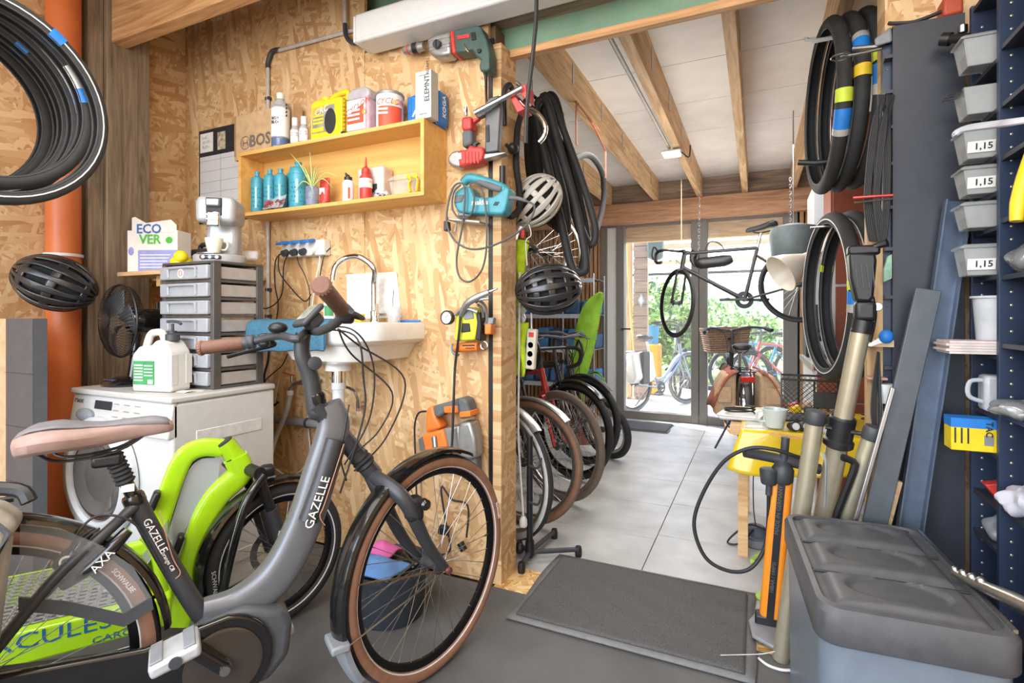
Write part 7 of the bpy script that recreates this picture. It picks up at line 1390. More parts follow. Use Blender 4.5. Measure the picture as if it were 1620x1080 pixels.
# ---- folded repair stand: champagne tubes and black clamp
M_champ = mat('champagne_anodised', '#c4bba2', .3, .6, var=.05)
t = thing('repair_stand', 'folded bicycle repair stand with champagne tubes and black clamp head', 'repair stand', onZ(1290, 870, 0) if False else (.2, 1.95, 0))
def st(u, v, Y): return onY(u, v, Y)
foot = V((.12, 2.04, 0)); A0 = st(1362, 520, 1.88); A1 = st(1328, 690, 1.93); A2 = st(1285, 810, 1.95); dvec = (A2 - A1).normalized()
MB().cyl(A1, A0, .026, n=22).build('upper_mast', M_champ, t); MB().cyl(V((.135, 2.10, .008)), A1, .030, n=22).build('lower_mast', M_champ, t)
MB().lathe([(.033, 0), (.037, .004), (.037, .07), (.033, .075)], 22, align(A1 + (A1 - A0).normalized() * .01, A0)).build('clamp_collar', M_black, t); MB().lathe([(.036, 0), (.043, .006), (.043, .022), (.036, .028)], 22, align(A1 - (A1 - A0) * -.10, A0)).build('leg_hub', M_black, t)
MB().tube([A1 + V((-.04, -.02, .03)), A1 + V((.05, -.03, .02))], .007, 8, 1).build('quick_release', M_black, t); MB().box(tuple(A1 + V((.055, -.03, .02))), (.03, .014, .012)).build('release_knob', M_black, t, bevel=.004)
for (ua, va, ub, vb, Y, rr_) in ((1289, 665, 1268, 812, 1.90, .026), (1378, 690, 1340, 806, 1.90, .023), (1360, 755, 1340, 812, 1.92, .02)):
    a, b_ = st(ua, va, Y), st(ub, vb, Y + .03); dl_ = (b_ - a).normalized(); l_ = MB().cyl(b_ + dl_ * (b_.z / -dl_.z - .004), a, rr_, n=18).build('folding_leg', M_champ, t)
    if rr_ > .021: MB().lathe([(rr_ + .002, 0), (rr_ + .004, .006), (rr_ + .004, .036), (rr_ + .001, .042)], 16, align(a - (a - b_).normalized() * .01, a + (a - b_))).build('leg_cap', M_dkgrey, l_)
e = st(1350, 730, 1.88); MB().tube([e + V((-.03, -.01, .012)), e, e + V((.0, 0, -.03)), st(1325, 810, 1.90), st(1318, 840, 1.90)], .011, 8, 2).build('strut', M_black, t)
MB().tube([st(1303, 716, 1.87), st(1307, 740, 1.86), st(1305, 800, 1.88)], .004, 6).build('grey_lead', M_grey, t)
MB().cyl(st(1362, 527, 1.88), st(1366, 507, 1.88), .028, n=20).build('mast_top', M_black, t); MB().box(tuple(st(1368, 492, 1.88)), (.055, .05, .06)).build('clamp_pivot', M_black, t, bevel=.012, seg=3)
for pts, d in (([(1343, 400), (1386, 400), (1388, 412), (1383, 470), (1376, 478), (1354, 476), (1346, 440)], .06), ([(1342, 388), (1394, 386), (1394, 402), (1342, 404)], .05)): slab(pts, 1.88 - d / 2, 1.88 + d / 2).build('clamp_jaw', M_black, t, bevel=.008, seg=2)
for k in range(4): slab([(1352 + 9 * k, 418), (1354 + 9 * k, 418), (1358 + 9 * k, 455), (1356 + 9 * k, 455)], 1.846, 1.851).build('jaw_rib', M_dkgrey, t)
MB().tube([st(1372, 395, 1.87), st(1390, 388, 1.86), st(1404, 384, 1.85)], [.008, .010, .013], 8, 4).build('clamp_handle', M_black, t); MB().lathe([(.012, -.006), (.014, 0), (.012, .006)], 14, wallm(st(1388, 485, 1.87))).build('clamp_knob', M_steel, t); MB().tube([st(1378, 470, 1.88), st(1382, 500, 1.88), st(1374, 540, 1.89)], .009, 8).build('release_lever', M_black, t)
# ---- steel bars and wood leaning on the panel
M_bar = mat('blue_grey_steel', '#566375', .35, .45, var=.12, scale=20); M_bar2 = mat('dark_grey_steel', '#53585e', .4, .4, var=.1, scale=20)
def lean(name, label, cat, u0, v0, u1, v1, Y0, Y1, w, d, m, channel=False):
    a, b_ = onY(u0, v0, Y0), onY(u1, v1, Y1); dr_ = (b_ - a).normalized(); b2_ = b_ + dr_ * ((b_.z - .0) / -dr_.z - .012) if dr_.z < 0 else b_
    L_ = (b2_ - a).length; M = frame(a, dr_, V((.97, 0, .1)).cross(V((0, 1, 0))) if False else V((1, 0, 0))); t = thing(name, label, cat, M=M)
    # local x down the bar, y across (to the right), z towards the aisle side
    if channel:
        MB().b2((0, 0, -.002), (L_, w, .002)).build('web', m, t); MB().b2((0, 0, -.002), (L_, .004, d)).build('flange', m, t); MB().b2((0, w - .004, -.002), (L_, w, d)).build('flange', m, t)
    else: MB().b2((0, 0, -d / 2), (L_, w, d / 2)).build('bar', m, t, bevel=.002)
    return t
lean('steel_channel', 'long blue grey steel channel leaning on the smooth panel', 'steel bar', 1492, 318, 1415, 845, 1.964, 1.945, .063, .03, M_bar, True)
lean('steel_strip', 'dark flat steel bar leaning in front of the channel', 'steel bar', 1448, 455, 1368, 806, 1.905, 1.896, .062, .018, M_bar2)
lean('wood_offcut', 'short pine offcut leaning behind the recycling bin', 'offcut', 1403, 755, 1388, 812, 1.932, 1.931, .039, .022, wood('offcut_pine', '#b9946a', '#dcc09a', 'z'))
lean('pump_rod', 'slim steel rod leaning between the bars', 'rod', 1409, 612, 1354, 806, 1.862, 1.8635, .012, .012, M_steel)
# ---- recycling bin with three lids
BM = T(.268, 1.56, 0) @ R('Z', 4); t = thing('recycling_bin', 'grey metal recycling bin with three black domed lids', 'bin', M=BM)
M_gal = mat('grey_coated_steel', '#76828e', .35, .3, var=.05); M_lid = mat('black_lid_plastic', '#4a4b4e', .45, bump=.25, bscale=500, spec=.4)
bw, bl, bh = .172, .285, .505
def rr2(w, l, z, r=.045, n=6):
    out = []
    for cx_, cy_, a0 in ((w - r, l - r, 0), (-w + r, l - r, 90), (-w + r, -l + r, 180), (w - r, -l + r, 270)):
        for i in range(n + 1): a = math.radians(a0 + 90 * i / n); out.append((cx_ + r * math.cos(a), cy_ + r * math.sin(a), z))
    return out
MB().rings([rr2(bw - .012, bl - .012, 0), rr2(bw - .006, bl - .006, bh)]).build('body', M_gal, t)
MB().rings([rr2(bw, bl, bh - .034), rr2(bw + .003, bl + .003, bh - .028), rr2(bw + .003, bl + .003, bh + .03), rr2(bw - .004, bl - .004, bh + .042), rr2(bw - .016, bl - .016, bh + .044), rr2(bw - .018, bl - .018, bh + .034)]).build('rim', M_lid, t)
for k in range(3):
    y0 = -bl + .022 + k * (2 * bl - .044) / 3; y1 = y0 + (2 * bl - .044) / 3 - .006; x0_, x1_ = -bw + .022, bw - .022; ym, hy = (y0 + y1) / 2, (y1 - y0) / 2
    def lidf(a, b, y0=y0, y1=y1, ym=ym, hy=hy):
        x = x0_ + (x1_ - x0_) * a; y = y0 + (y1 - y0) * b; e_ = min(1, min(a, 1 - a) * 9, min(b, 1 - b) * 7); s_ = e_ * e_ * (3 - 2 * e_)
        bow = math.sin(PI * a) ** .6
        dome = ((x - (x0_ + x1_) / 2) / (.098)) ** 2 + ((y - ym - .012) / (hy * .66)) ** 2; dd_ = max(0, min(1, (1.08 - dome) * 4)); dd_ = dd_ * dd_ * (3 - 2 * dd_)
        return (x, y, bh + .026 + .024 * s_ * (.6 + .4 * bow) - .009 * dd_)
    MB().grid(lidf, 52, 34).build('lid', M_lid, t, solid=.004)
    MB().tube([(x0_ - .002, y0, bh + .036), (x0_ - .002, y1, bh + .036), (x1_ + .002, y1, bh + .036)], .0035, 6, 1).build('lid_gap', M_black, t)
MB().b2((bw - .012, -bl + .03, bh + .04), (bw - .004, bl - .03, bh + .047)).build('hinge_rod', M_steel, t)
# ---- track pump
pb = onZ(1218, 1000, .0); PT = onY(1238, 748, pb.y); t = thing('track_pump', 'orange track pump with black handle and gauge standing by the mat', 'pump', (pb.x, pb.y, 0))
a = V((pb.x, pb.y, .05)); b_ = PT; dp_ = (b_ - a).normalized(); M_ob = mat('pump_orange', '#e58a25', .35, var=.04)
MB().box((0, 0, 0), ((b_ - a).length, .072, .04), frame((a + b_) / 2, dp_, V((-1, 0, 0)))).build('barrel', M_ob, t, bevel=.016, seg=4); side_ = V((1, .15, 0)).normalized()
sm_ = frame(a.lerp(b_, .5) + V((-.001, -.0205, 0)), dp_, V((-1, 0, 0))); MB().box((0, 0, 0), ((b_ - a).length, .024, .003), sm_).build('black_stripe', M_black, t)
text('MADE IN GERMANY', .02, frame(a.lerp(b_, .76) + V((-.003, -.0224, 0)), dp_, (-1, 0, 0)), mat('grey_lettering', '#5d5b57', .5), t); text('10BAR / 144PSI', .018, frame(a.lerp(b_, .3) + V((-.003, -.0224, 0)), dp_, (-1, 0, 0)), mat('grey_lettering', '#5d5b57', .5), t)
MB().lathe([(.03, -.03), (.037, -.02), (.037, .02), (.026, .04), (.016, .05)], 20, align(b_ - dp_ * .005, b_ + dp_)).build('top_cap', M_dkgrey, t)
MB().cyl(b_, b_ + dp_ * .13, .014, n=14).build('neck', M_dkgrey, t); hc_ = b_ + dp_ * .125
MB().tube([onY(1178, 715, pb.y - .03), onY(1215, 722, pb.y), onY(1250, 730, pb.y + .01), onY(1297, 742, pb.y + .03)], .0185, 14, 4).build('handle', M_dkgrey, t)
gq = onY(1216, 752, pb.y - .02); gg = MB().lathe([(.024, -.03), (.026, -.026), (.03, .008), (.03, .022), (.026, .026)], 22, T(gq)).build('gauge', M_dkgrey, t); MB().box(tuple((gq + b_) / 2 + V((0, 0, -.01))), (.06, .03, .024)).build('gauge_arm', M_dkgrey, t, bevel=.006)
MB().cyl(gq + V((0, 0, -.07)), gq + V((.002, 0, -.02)), .011).build('hose_ferrule', M_dkgrey, t)
MB().tube([gq + V((0, 0, -.06)), onY(1215, 830, pb.y), onY(1208, 870, pb.y), onY(1185, 900, pb.y - .02), onY(1150, 902, pb.y - .04), onY(1115, 880, pb.y - .05), onY(1098, 830, pb.y - .05), onY(1112, 780, pb.y - .05), onY(1145, 730, pb.y - .06), onY(1185, 709, pb.y - .07), onY(1225, 711, pb.y - .07), onY(1260, 722, pb.y - .05), onY(1272, 724, pb.y - .035)], .007, 10, 8).build('hose', M_cable, t)
MB().b2((pb.x - .05, pb.y - .02, .012), (pb.x + .035, pb.y + .03, .065)).build('foot_block', M_black, t, bevel=.008)
MB().prism([(q_.x, q_.y) for q_ in (onZ(u_, v_, .013) for u_, v_ in ((1184, 988), (1196, 974), (1238, 984), (1246, 1022), (1224, 1031), (1190, 1012)))], .019, .032).build('foot_plate', mat('smoky_foot', '#85888b', .3), t, bevel=.004); MB().prism([(q_.x, q_.y) for q_ in (onZ(u_, v_, .0) for u_, v_ in ((1198, 990), (1235, 992), (1236, 1014), (1205, 1012)))], .0, .02).build('foot_base', M_black, t)
# silver tube lying next to the pump and things on the floor
tr = onZ(1196, 862, 0); t = thing('power_adapter', 'small grey adapter with black cable on the tiles by the pump', 'adapter', (tr.x, tr.y, 0)); MB().lathe([(.055, 0), (.058, .02), (.055, .05), (.047, .055), (.047, .09), (.035, .1)], 24, T(tr.x, tr.y, 0)).build('adapter_body', mat('slate_plastic', '#565d68', .45), t); MB().lathe([(.0585, .005), (.0585, .04)], 24, T(tr.x, tr.y, 0)).build('pale_base', M_grey, t)
MB().tube([(tr.x, tr.y, .09), onY(1192, 800, tr.y), onY(1193, 740, tr.y), onY(1205, 725, tr.y)], .003, 6).build('lead', M_cable, t); MB().tube([(tr.x + .05, tr.y - .05, .1), (tr.x - .03, tr.y - .06, .12), (tr.x - .10, tr.y - .06, .06), (tr.x - .13, tr.y - .05, .008), (tr.x - .07, tr.y - .06, .02), (tr.x - .01, tr.y - .06, .10)], .005, 6).build('coiled_lead', M_cable, t)
for i, (u, v, u2, v2, lb_) in enumerate(((1190, 888, 1222, 862, 'lime green plastic strip lying beside the adapter'), (1199, 944, 1232, 925, 'lime green plastic strip lying beside the pump foot'))): a, b_ = onZ(u, v, .012), onZ(u2, v2, .012); tag(MB().tube([a, b_], .014, 4, 1).build('green_strip', mat('lime_plastic', '#a9c95b', .5)), lb_, 'strip', 'green strips on the floor')
q = onZ(1235, 880, 0); t = thing('tissue_pack', 'white and blue tissue pack standing behind the pump', 'pack', (q.x, q.y, 0)); MB().b2((q.x - .03, q.y - .02, 0), (q.x + .05, q.y + .06, .13)).build('pack_body', M_paper, t, bevel=.01); MB().b2((q.x - .031, q.y - .021, .04), (q.x + .051, q.y + .061, .09)).build('blue_band', M_blue, t)
a = onZ(1140, 1036, .025); tag(MB().tube([a, onZ(1185, 1035, .026), onZ(1206, 1034, .03), onZ(1226, 1030, .045)], .0016, 5).build('wire_end', M_refl), 'thin pale wire end lying across the mat corner', 'wire'); tag(MB().tube([onZ(1200, 1041, .006), onZ(1215, 1052, .006), onZ(1235, 1059, .008), onZ(1250, 1060, .01)], .0045, 6).build('white_hose', M_white), 'short white hose curling from under the bin', 'hose')
# ================================================================ back room: table, counters, lamp, bikes by the glass
TZ = .62
t = thing('low_table', 'low wooden table covered by a yellow oilcloth', 'table', (.22, 3.0, 0))
tx0, tx1, ty0, ty1 = -.10, .62, 2.72, 3.45
MB().b2((tx0 - .02, ty0, TZ - .03), (tx1, ty1, TZ - .004)).build('table_top', M_brd, t, bevel=.003)
for x, y in ((tx0 + .04, ty0 + .06), (tx1 - .06, ty0 + .06), (tx0 + .04, ty1 - .06), (tx1 - .06, ty1 - .06)): MB().b2((x - .022, y - .022, 0), (x + .022, y + .022, TZ - .03)).build('leg', M_brd, t)
M_ycl = mat('yellow_oilcloth', '#e2c326', .28, var=.08, scale=10, coat=.4); cl = thing('oilcloth', 'glossy yellow oilcloth hanging over the low table front', 'cloth', (.25, 2.7, TZ))
prof = [(ty1 - .05, TZ), (3.0, TZ), (2.78, TZ), (2.715, TZ), (2.70, TZ - .01), (2.695, TZ - .06), (2.69, TZ - .12), (2.685, TZ - .175)]
def clf(a, b):
    k = b * 7; i = min(int(k), 6); f = k - i; y = prof[i][0] + (prof[i + 1][0] - prof[i][0]) * f; z = prof[i][1] + (prof[i + 1][1] - prof[i][1]) * f; x = tx0 + .03 + (tx1 - tx0) * a; dr_ = max(0, (b - .57) / .43)
    return (x - .06 * dr_ * (1 - a), y - .02 * dr_ * math.sin(a * 14), z + .0015 - .05 * dr_ * math.sin(a * 5 + .5) * .6)
MB().grid(clf, 40, 28).build('cloth', M_ycl, cl, solid=.003)
MB().grid(lambda a, b: (tx0 + .05 + .10 * a, ty0 + .03 + .22 * b, TZ + .004), 3, 3).build('glare_patch', mat('painted_glare', '#d9d5c4', .2), cl, solid=.001)  # thin pale sheet that paints a patch of glare onto the oilcloth
t = thing('magazine_pile', 'stack of papers with cables on the table corner', 'papers', (-.05, 2.95, TZ)); 
for i in range(4): MB().box((0, 0, 0), (.21, .15, .005), T(-.075, 3.0, TZ + .007 + .0055 * i) @ R('Z', 6 - 5 * i)).build('sheet', M_paper if i % 2 else mat('grey_paper', '#b9b7b2', .6), t)
MB().tube([(-.08 + .07 * math.cos(a) * (1 + .1 * math.sin(3 * a)), 3.0 + .05 * math.sin(a * 1.05), TZ + .034 + .002 * a) for a in [k * .6 for k in range(24)]], .0045, 6, 3).build('coiled_cable', M_cable, t)
mug('mug', 'pale grey mug standing on the yellow oilcloth', T(onZ(1226, 676, TZ + .006)) @ T(0, 0, .001), mat('pale_grey_glaze', '#c3cbc8', .25, var=.03, coat=.4), .056, .088, 190)
for i, (u, lb_) in enumerate(((1255, 'black bicycle lamp lying beside the pale mug'), (1272, 'black bicycle lamp lying near the white reflector lamp'))):
    q = onZ(u, 674, TZ + .026); t = thing('bicycle_lamp', lb_, 'lamp', q, group='lamps on the oilcloth'); MB().lathe([(.015, -.038), (.021, -.015), (.0225, .023), (.018, .027)], 16, T(q) @ R('X', 80) @ R('Y', 20)).build('lamp_body', M_black, t); MB().lathe([(.0165, .026), (.0165, .029)], 16, T(q) @ R('X', 80) @ R('Y', 20)).build('lens', M_refl, t)
q = onZ(1281, 676, TZ + .045); t = thing('reflector_lamp', 'white round reflector lamp head on the oilcloth', 'lamp', q); MB().lathe([(.012, -.07), (.018, -.03), (.045, -.004), (.047, .004), (.042, .004)], 22, T(q) @ R('Y', -80) @ R('X', 10)).build('lamp_shade', M_white, t)
tag(MB().box((0, 0, 0), (.16, .05, .004), T(onZ(1250, 690, TZ + .006)) @ R('Z', -14)).build('orange_slip', mat('orange_white_card', '#cf9a55', .5, var=.4, scale=30)), 'orange and cream card strip lying before the lamps', 'card')
tag(MB().tube([(.53 + .05 * math.cos(k * .8), 3.14 + .05 * math.sin(k * .8), TZ + .009 + .003 * k) for k in range(14)], .005, 6, 4).build('cable_tangle', M_cable), 'tangle of thin black cable at the table back', 'cable')
# wire basket
bx0, bx1, by0, by1, bz0, bz1 = onY(1238, 620, 3.0).x, onY(1352, 620, 3.0).x, 3.0, 3.24, TZ + .008, onY(1250, 600, 3.0).z
t = thing('wire_basket', 'black wire mesh basket full of parts on the table', 'basket', ((bx0 + bx1) / 2, 3.1, TZ)); M_wire = mat('black_wire', '#202022', .45)
def meshwall(p, q, h_):
    mb = MB(); p, q = V(p), V(q); L_ = (q - p).length; d_ = (q - p).normalized(); n_ = int((L_ + h_) / .026)
    for k in range(n_):
        for sg in (1, -1):
            s0 = k * .026; a0, a1 = (s0, s0 - h_) if sg > 0 else (s0 - h_, s0); lo_, hi_ = 0, h_
            aa, bb = V((a0, 0)) , V((a1, h_))
            # clip to the wall
            def clip(x): return max(0, min(L_, x))
            z_a = 0; z_b = h_
            if a1 != a0:
                for _ in range(1):
                    xa_, xb_ = clip(a0), clip(a1); z_a = (xa_ - a0) / (a1 - a0) * h_; z_b = (xb_ - a0) / (a1 - a0) * h_
            if abs(z_b - z_a) > .004: mb.cyl(p + d_ * xa_ + V((0, 0, z_a)), p + d_ * xb_ + V((0, 0, z_b)), .0013, n=3)
    return mb
hgt = bz1 - bz0
for p_, q_ in (((bx0, by0, bz0), (bx1, by0, bz0)), ((bx0, by1, bz0), (bx1, by1, bz0)), ((bx0, by0, bz0), (bx0, by1, bz0)), ((bx1, by0, bz0), (bx1, by1, bz0))): meshwall(p_, q_, hgt).build('mesh_wall', M_wire, t)
MB().tube([(bx0, by0, bz1), (bx1, by0, bz1), (bx1, by1, bz1), (bx0, by1, bz1), (bx0, by0, bz1)], .006, 8, 1).build('top_rim', M_wire, t); MB().tube([(bx0, by0, bz0), (bx1, by0, bz0), (bx1, by1, bz0), (bx0, by1, bz0), (bx0, by0, bz0)], .005, 8, 1).build('base_rim', M_wire, t)
for x in (bx0 + .14, bx0 + .24): MB().tube([(x, by0 - .004, bz0), (x, by0 - .004, bz1)], .005, 6, 1).build('stay', M_wire, t)
MB().box((bx0 + .19, by0 - .012, bz0 + hgt * .55), (.11, .012, .08)).build('bracket_plate', M_wire, t, bevel=.004)
MB().b2((bx0 + .005, by0 + .005, bz0 - .002), (bx1 - .005, by1 - .005, bz0 + .002)).build('base', M_wire, t)
rr = random.Random(9); cm_ = [M_yellow, M_dkgrey, M_brd, M_grey, M_red, M_card, M_black, M_alu]
lbp = ['yellow plastic part', 'dark plastic part', 'wooden block', 'grey plastic part', 'red plastic part', 'small carton', 'black rubber part', 'metal bar']
for i in range(8): tag(MB().box((0, 0, 0), (rr.uniform(.038, .054), rr.uniform(.03, .045), rr.uniform(.03, .045)), T(bx0 + .062 + .062 * (i % 4), by0 + .07 + .10 * (i // 4), bz0 + .05) @ R('Z', rr.uniform(-30, 30)) @ R('Y', rr.uniform(-25, 25))).build('spare_part', cm_[i], None, bevel=.006), lbp[i] + ' lying inside the wire mesh basket', 'part', 'parts in the wire basket')
# counters with brown nosing
M_ctop = mat('grey_worktop', '#b3afa8', .35, var=.1, scale=40); M_brn = mat('red_brown_laminate', '#8a4a36', .4, var=.08); M_nose = mat('brown_edge', '#7f4128', .3, coat=.4)
def counter(label, x0, x1, y0, y1, h=.87):
    t = thing('base_cabinet', label, 'cabinet', ((x0 + x1) / 2, (y0 + y1) / 2, 0)); MB().b2((x0 + .02, y0 + .03, .0), (x1, y1, h - .04)).build('carcass', M_white, t)
    MB().b2((x0, y0 + .012, h - .04), (x1, y1, h)).build('worktop', M_ctop, t, bevel=.004); MB().tube([(x0 + .01, y0 + .012, h - .02), (x1, y0 + .012, h - .02)], .02, 12, 1).build('nosing', M_nose, t)
    MB().b2((x0 - .004, y0 + .02, h - .035), (x0 + .001, y1, h + .001)).build('edge_trim', M_alu, t)
    n = max(1, round((x1 - x0) / .35)); w_ = (x1 - x0 - .03) / n
    for k in range(n):
        d_ = MB().b2((x0 + .03 + k * w_, y0 + .012, h - .22), (x0 + .02 + (k + 1) * w_, y0 + .03, h - .05)).build('drawer', M_brn, t, bevel=.003); MB().cyl((x0 + .03 + (k + .3) * w_, y0 + .002, h - .13), (x0 + .03 + (k + .7) * w_, y0 + .002, h - .13), .006).build('handle', M_steel, d_)
        d_ = MB().b2((x0 + .03 + k * w_, y0 + .012, .08), (x0 + .02 + (k + 1) * w_, y0 + .03, h - .23)).build('door', M_brn, t, bevel=.003); MB().cyl((x0 + .05 + k * w_, y0 + .002, h - .40), (x0 + .05 + k * w_, y0 + .002, h - .30), .006).build('handle', M_steel, d_)
counter('brown fronted base cabinet with rounded nosing before the glass front', .30, .62, 3.62, 4.55); counter('brown fronted base cabinet stepping forward beside the tyres', .645, 1.7, 3.50, 4.55)
t = thing('tall_cabinet', 'tall cabinet with a white side and brown doors in the back room', 'cabinet', (.7, 4.9, 0)); xw = onY(1287, 450, 4.6).x; MB().b2((xw, 4.58, 0), (1.7, 5.15, 2.16)).build('carcass', mat('white_cabinet_side', '#cdd2da', .3, var=.03), t, bevel=.003); MB().b2((xw + .14, 4.565, 1.40), (1.7, 4.58, 2.15)).build('door', M_brn, t, bevel=.003); MB().b2((xw + .14, 4.565, .9), (1.7, 4.58, 1.38)).build('door', M_brn, t, bevel=.003)
t = thing('wall_cupboard', 'red brown wall cupboard hanging behind the right-hand tyres', 'cupboard', (.9, 3.9, 1.9)); xw2 = onY(1314, 300, 3.5).x; MB().b2((xw2, 3.5, 1.62), (1.74, 3.85, 2.30)).build('carcass', M_brn, t, bevel=.003); MB().b2((xw2 + .01, 3.49, 1.63), (1.70, 3.50, 2.29)).build('door', M_brn, t, bevel=.003)
# black machine and bottles on the counter
q = V((.37, 4.3, .87)); t = thing('toolbox_crate', 'black open crate with tools on the counter by the glass', 'crate', q)
MB().b2((.315, 4.2, .8705), (.42, 4.5, 1.24)).build('crate_body', M_black, t, bevel=.01); MB().tube([(.33, 4.18, .90), (.36, 4.15, .98), (.42, 4.12, 1.07)], .012, 8).build('lever', M_dkgrey, t); MB().ball((.40, 4.1, .94), (.06, .05, .05)).build('grey_bundle', M_grey, t)
t = thing('clear_jar', 'small clear jar beside the black crate on the counter', 'jar', (.325, 4.0, .87)); MB().lathe([(.02, 0), (.022, .05), (.012, .07), (.014, .085)], 14, T(.335, 3.95, .8705)).build('jar_body', M_clear, t)
# desk lamp and dark dish
LX = onY(1250, 425, 3.55); t = thing('work_lamp', 'white metal work lamp with a bell shade hanging over the table', 'lamp', (LX.x + .2, 3.62, 1.8)); M_lampw = mat('cream_lamp_enamel', '#d9d0c2', .35, var=.03)
ld = (onY(1226, 440, 3.50) - onY(1284, 405, 3.6)).normalized(); top_ = onY(1283, 404, 3.58)
MB().lathe([(.024, -.02), (.028, 0), (.036, .04), (.066, .095), (.095, .15), (.118, .215), (.114, .215), (.088, .145), (.03, .05)], 34, align(top_, top_ + ld)).build('shade', M_lampw, t)
MB().tube([top_ - ld * .02, top_ - ld * .05 + V((.03, 0, -.01)), onY(1300, 410, 3.6), (xw2 + .003, 3.60, 1.66)], .012, 10, 4).build('arm', M_lampw, t); MB().lathe([(.022, -.03), (.022, .03)], 14, T(top_ - ld * .03) @ R('X', 90)).build('swivel', M_lampw, t)
q = onY(1255, 385, 4.3); t = thing('hanging_bowl', 'dark grey lampshade hanging behind the white work lamp', 'lampshade', (q.x, q.y, q.z)); MB().lathe([(.12, -.13), (.145, -.09), (.16, .055), (.147, .115), (.055, .14), (.02, .145)], 30, T(q)).build('shade', mat('slate_shade', '#5f6c70', .5), t); MB().cyl(q + V((0, 0, .14)), V((q.x, q.y, 2.65)), .004, n=6).build('chain', M_steel, t)
# road bike hung from the ceiling
bb = onY(1178, 474, 5.25); RM = T(bb.x, bb.y, bb.z - .27) @ R('Z', 183) @ T(0, 0, .27) @ R('Y', 8) @ T(0, 0, -.27)
M_rblk = mat('black_road_frame', '#2b2b2d', .45); rb, SR_ = make_bike('road_bicycle', 'black racing bicycle hanging from the ceiling before the glass front', RM, M_rblk, bar='drop', st=-58, Rw=.335, w=.015, barm=M_black, stem=M_black, seat=.905, hz=.80, ca=188)
MB().tube([(.05, 0, .66), (.12, 0, .655), (.32, 0, .665), (.38, 0, .67)], [.035, .06, .06, .03], 12, 5, flat=.9).build('frame_bag', M_black, rb)
MB().tube([(.10, 0, .74), (.14, 0, .82), (.22, 0, .85), (.28, 0, .76)], .006, 6).build('bag_strap', M_black, rb)
for dx in (-.43, .324):
    p_ = RM @ V((dx, 0, .785 if dx > 0 else .668)); o = MB(); n_ = int((2.425 - p_.z) / .03)
    for k in range(n_): o.torus(.009, .0022, T(p_.x, p_.y, p_.z + .03 * k + .012) @ R('Z', 90 * (k % 2)) @ R('X', 90) @ Mx.Diagonal((1, 1.8, 1, 1)), 8, 5)
    tag(o.build('chain', M_steel), 'steel link chain holding the ' + ('rear' if dx < 0 else 'front') + ' of the hanging racing bicycle', 'chain')
# touring bike with red-brown panniers, seen from behind
rc = onY(1177, 640, 4.62); TM = T(rc.x + .46 * math.cos(math.radians(98)), 4.62 + .46 * math.sin(math.radians(98)), 0) @ R('Z', 98)
tb_, ST = make_bike('touring_bicycle', 'black touring bicycle with wicker basket seen from behind', TM, M_blkp, frame='step', bar='swept', fend=M_black, rack=M_black, lamp=M_black, st=10, wall=M_tan, tyre=M_otyre, stand=True, seat=.90, hz=1.0, cx=.03)
M_can = mat('red_brown_canvas', '#96503c', .85, bump=.3); M_cant = mat('tan_canvas', '#b79877', .85, bump=.3)
for sg, nm in ((1, 'far'), (-1, 'near')):
    t = thing('pannier_bag', 'red brown and tan canvas pannier on the touring bicycle, ' + ('basket side' if sg > 0 else 'side of the wire basket'), 'bag', M=TM, group='panniers of the touring bicycle')
    MB().rings([[(x, sg * y, z) for x, y, z in ((-.72, .085, z0), (-.72, .085 + w_, z0), (-.34, .085 + w_ * .9, z0), (-.34, .085, z0))] for z0, w_ in ((.36, .10), (.42, .17), (.62, .15), (.715, .09))]).build('bag_body', M_cant, t, bevel=.02, seg=3)
    MB().grid(lambda a, b: (-.75 + .43 * a, sg * (.075 + .18 * b + .03 * math.sin(3 * a)), .735 - .02 * b - .26 * b * b + .01 * math.sin(9 * a)), 10, 8).build('flap', M_can, t, solid=.006)
    MB().box((-.735, sg * .17, .56), (.012, .10, .12)).build('pocket', M_cant, t, bevel=.004)
bk = thing('wicker_basket', 'brown wicker basket mounted on the touring bicycle handlebar', 'basket', M=TM @ ST); M_wick = mat('wicker', '#7d6450', .8, var=.3, scale=60)
def wall_pts(z): k = (z - .80) / .24; return .15 + .03 * k, .165 + .03 * k
bx_ = .705
MB().b2((.475, -.016, .93), (.56, .016, .955)).build('mount_bracket', M_black, bk)
MB().b2((bx_ - .14, -.16, .80), (bx_ + .14, .16, .815)).build('base', M_wick, bk)
for i in range(11):
    z = .81 + i * .0225; a_, b_ = wall_pts(z); wob = .004 * (i % 2)
    MB().tube([(bx_ - a_ - wob, -b_, z), (bx_ + a_, -b_ - wob, z), (bx_ + a_ + wob, b_, z), (bx_ - a_, b_ + wob, z), (bx_ - a_ - wob, -b_, z)], .0105 if i < 10 else .016, 6, 1).build('woven_strand', M_wick, bk)
for k in range(18):
    f_ = k / 18 * 4; sd = int(f_); f_ -= sd; c0 = [(-1, -1), (1, -1), (1, 1), (-1, 1)][sd]; c1 = [(1, -1), (1, 1), (-1, 1), (-1, -1)][sd]; sx_, sy_ = c0[0] + (c1[0] - c0[0]) * f_, c0[1] + (c1[1] - c0[1]) * f_
    a0, b0 = wall_pts(.81); a1, b1 = wall_pts(1.04); MB().cyl((bx_ + sx_ * a0, sy_ * b0, .81), (bx_ + sx_ * a1, sy_ * b1, 1.05), .006, n=6).build('upright_cane', M_wick, bk)
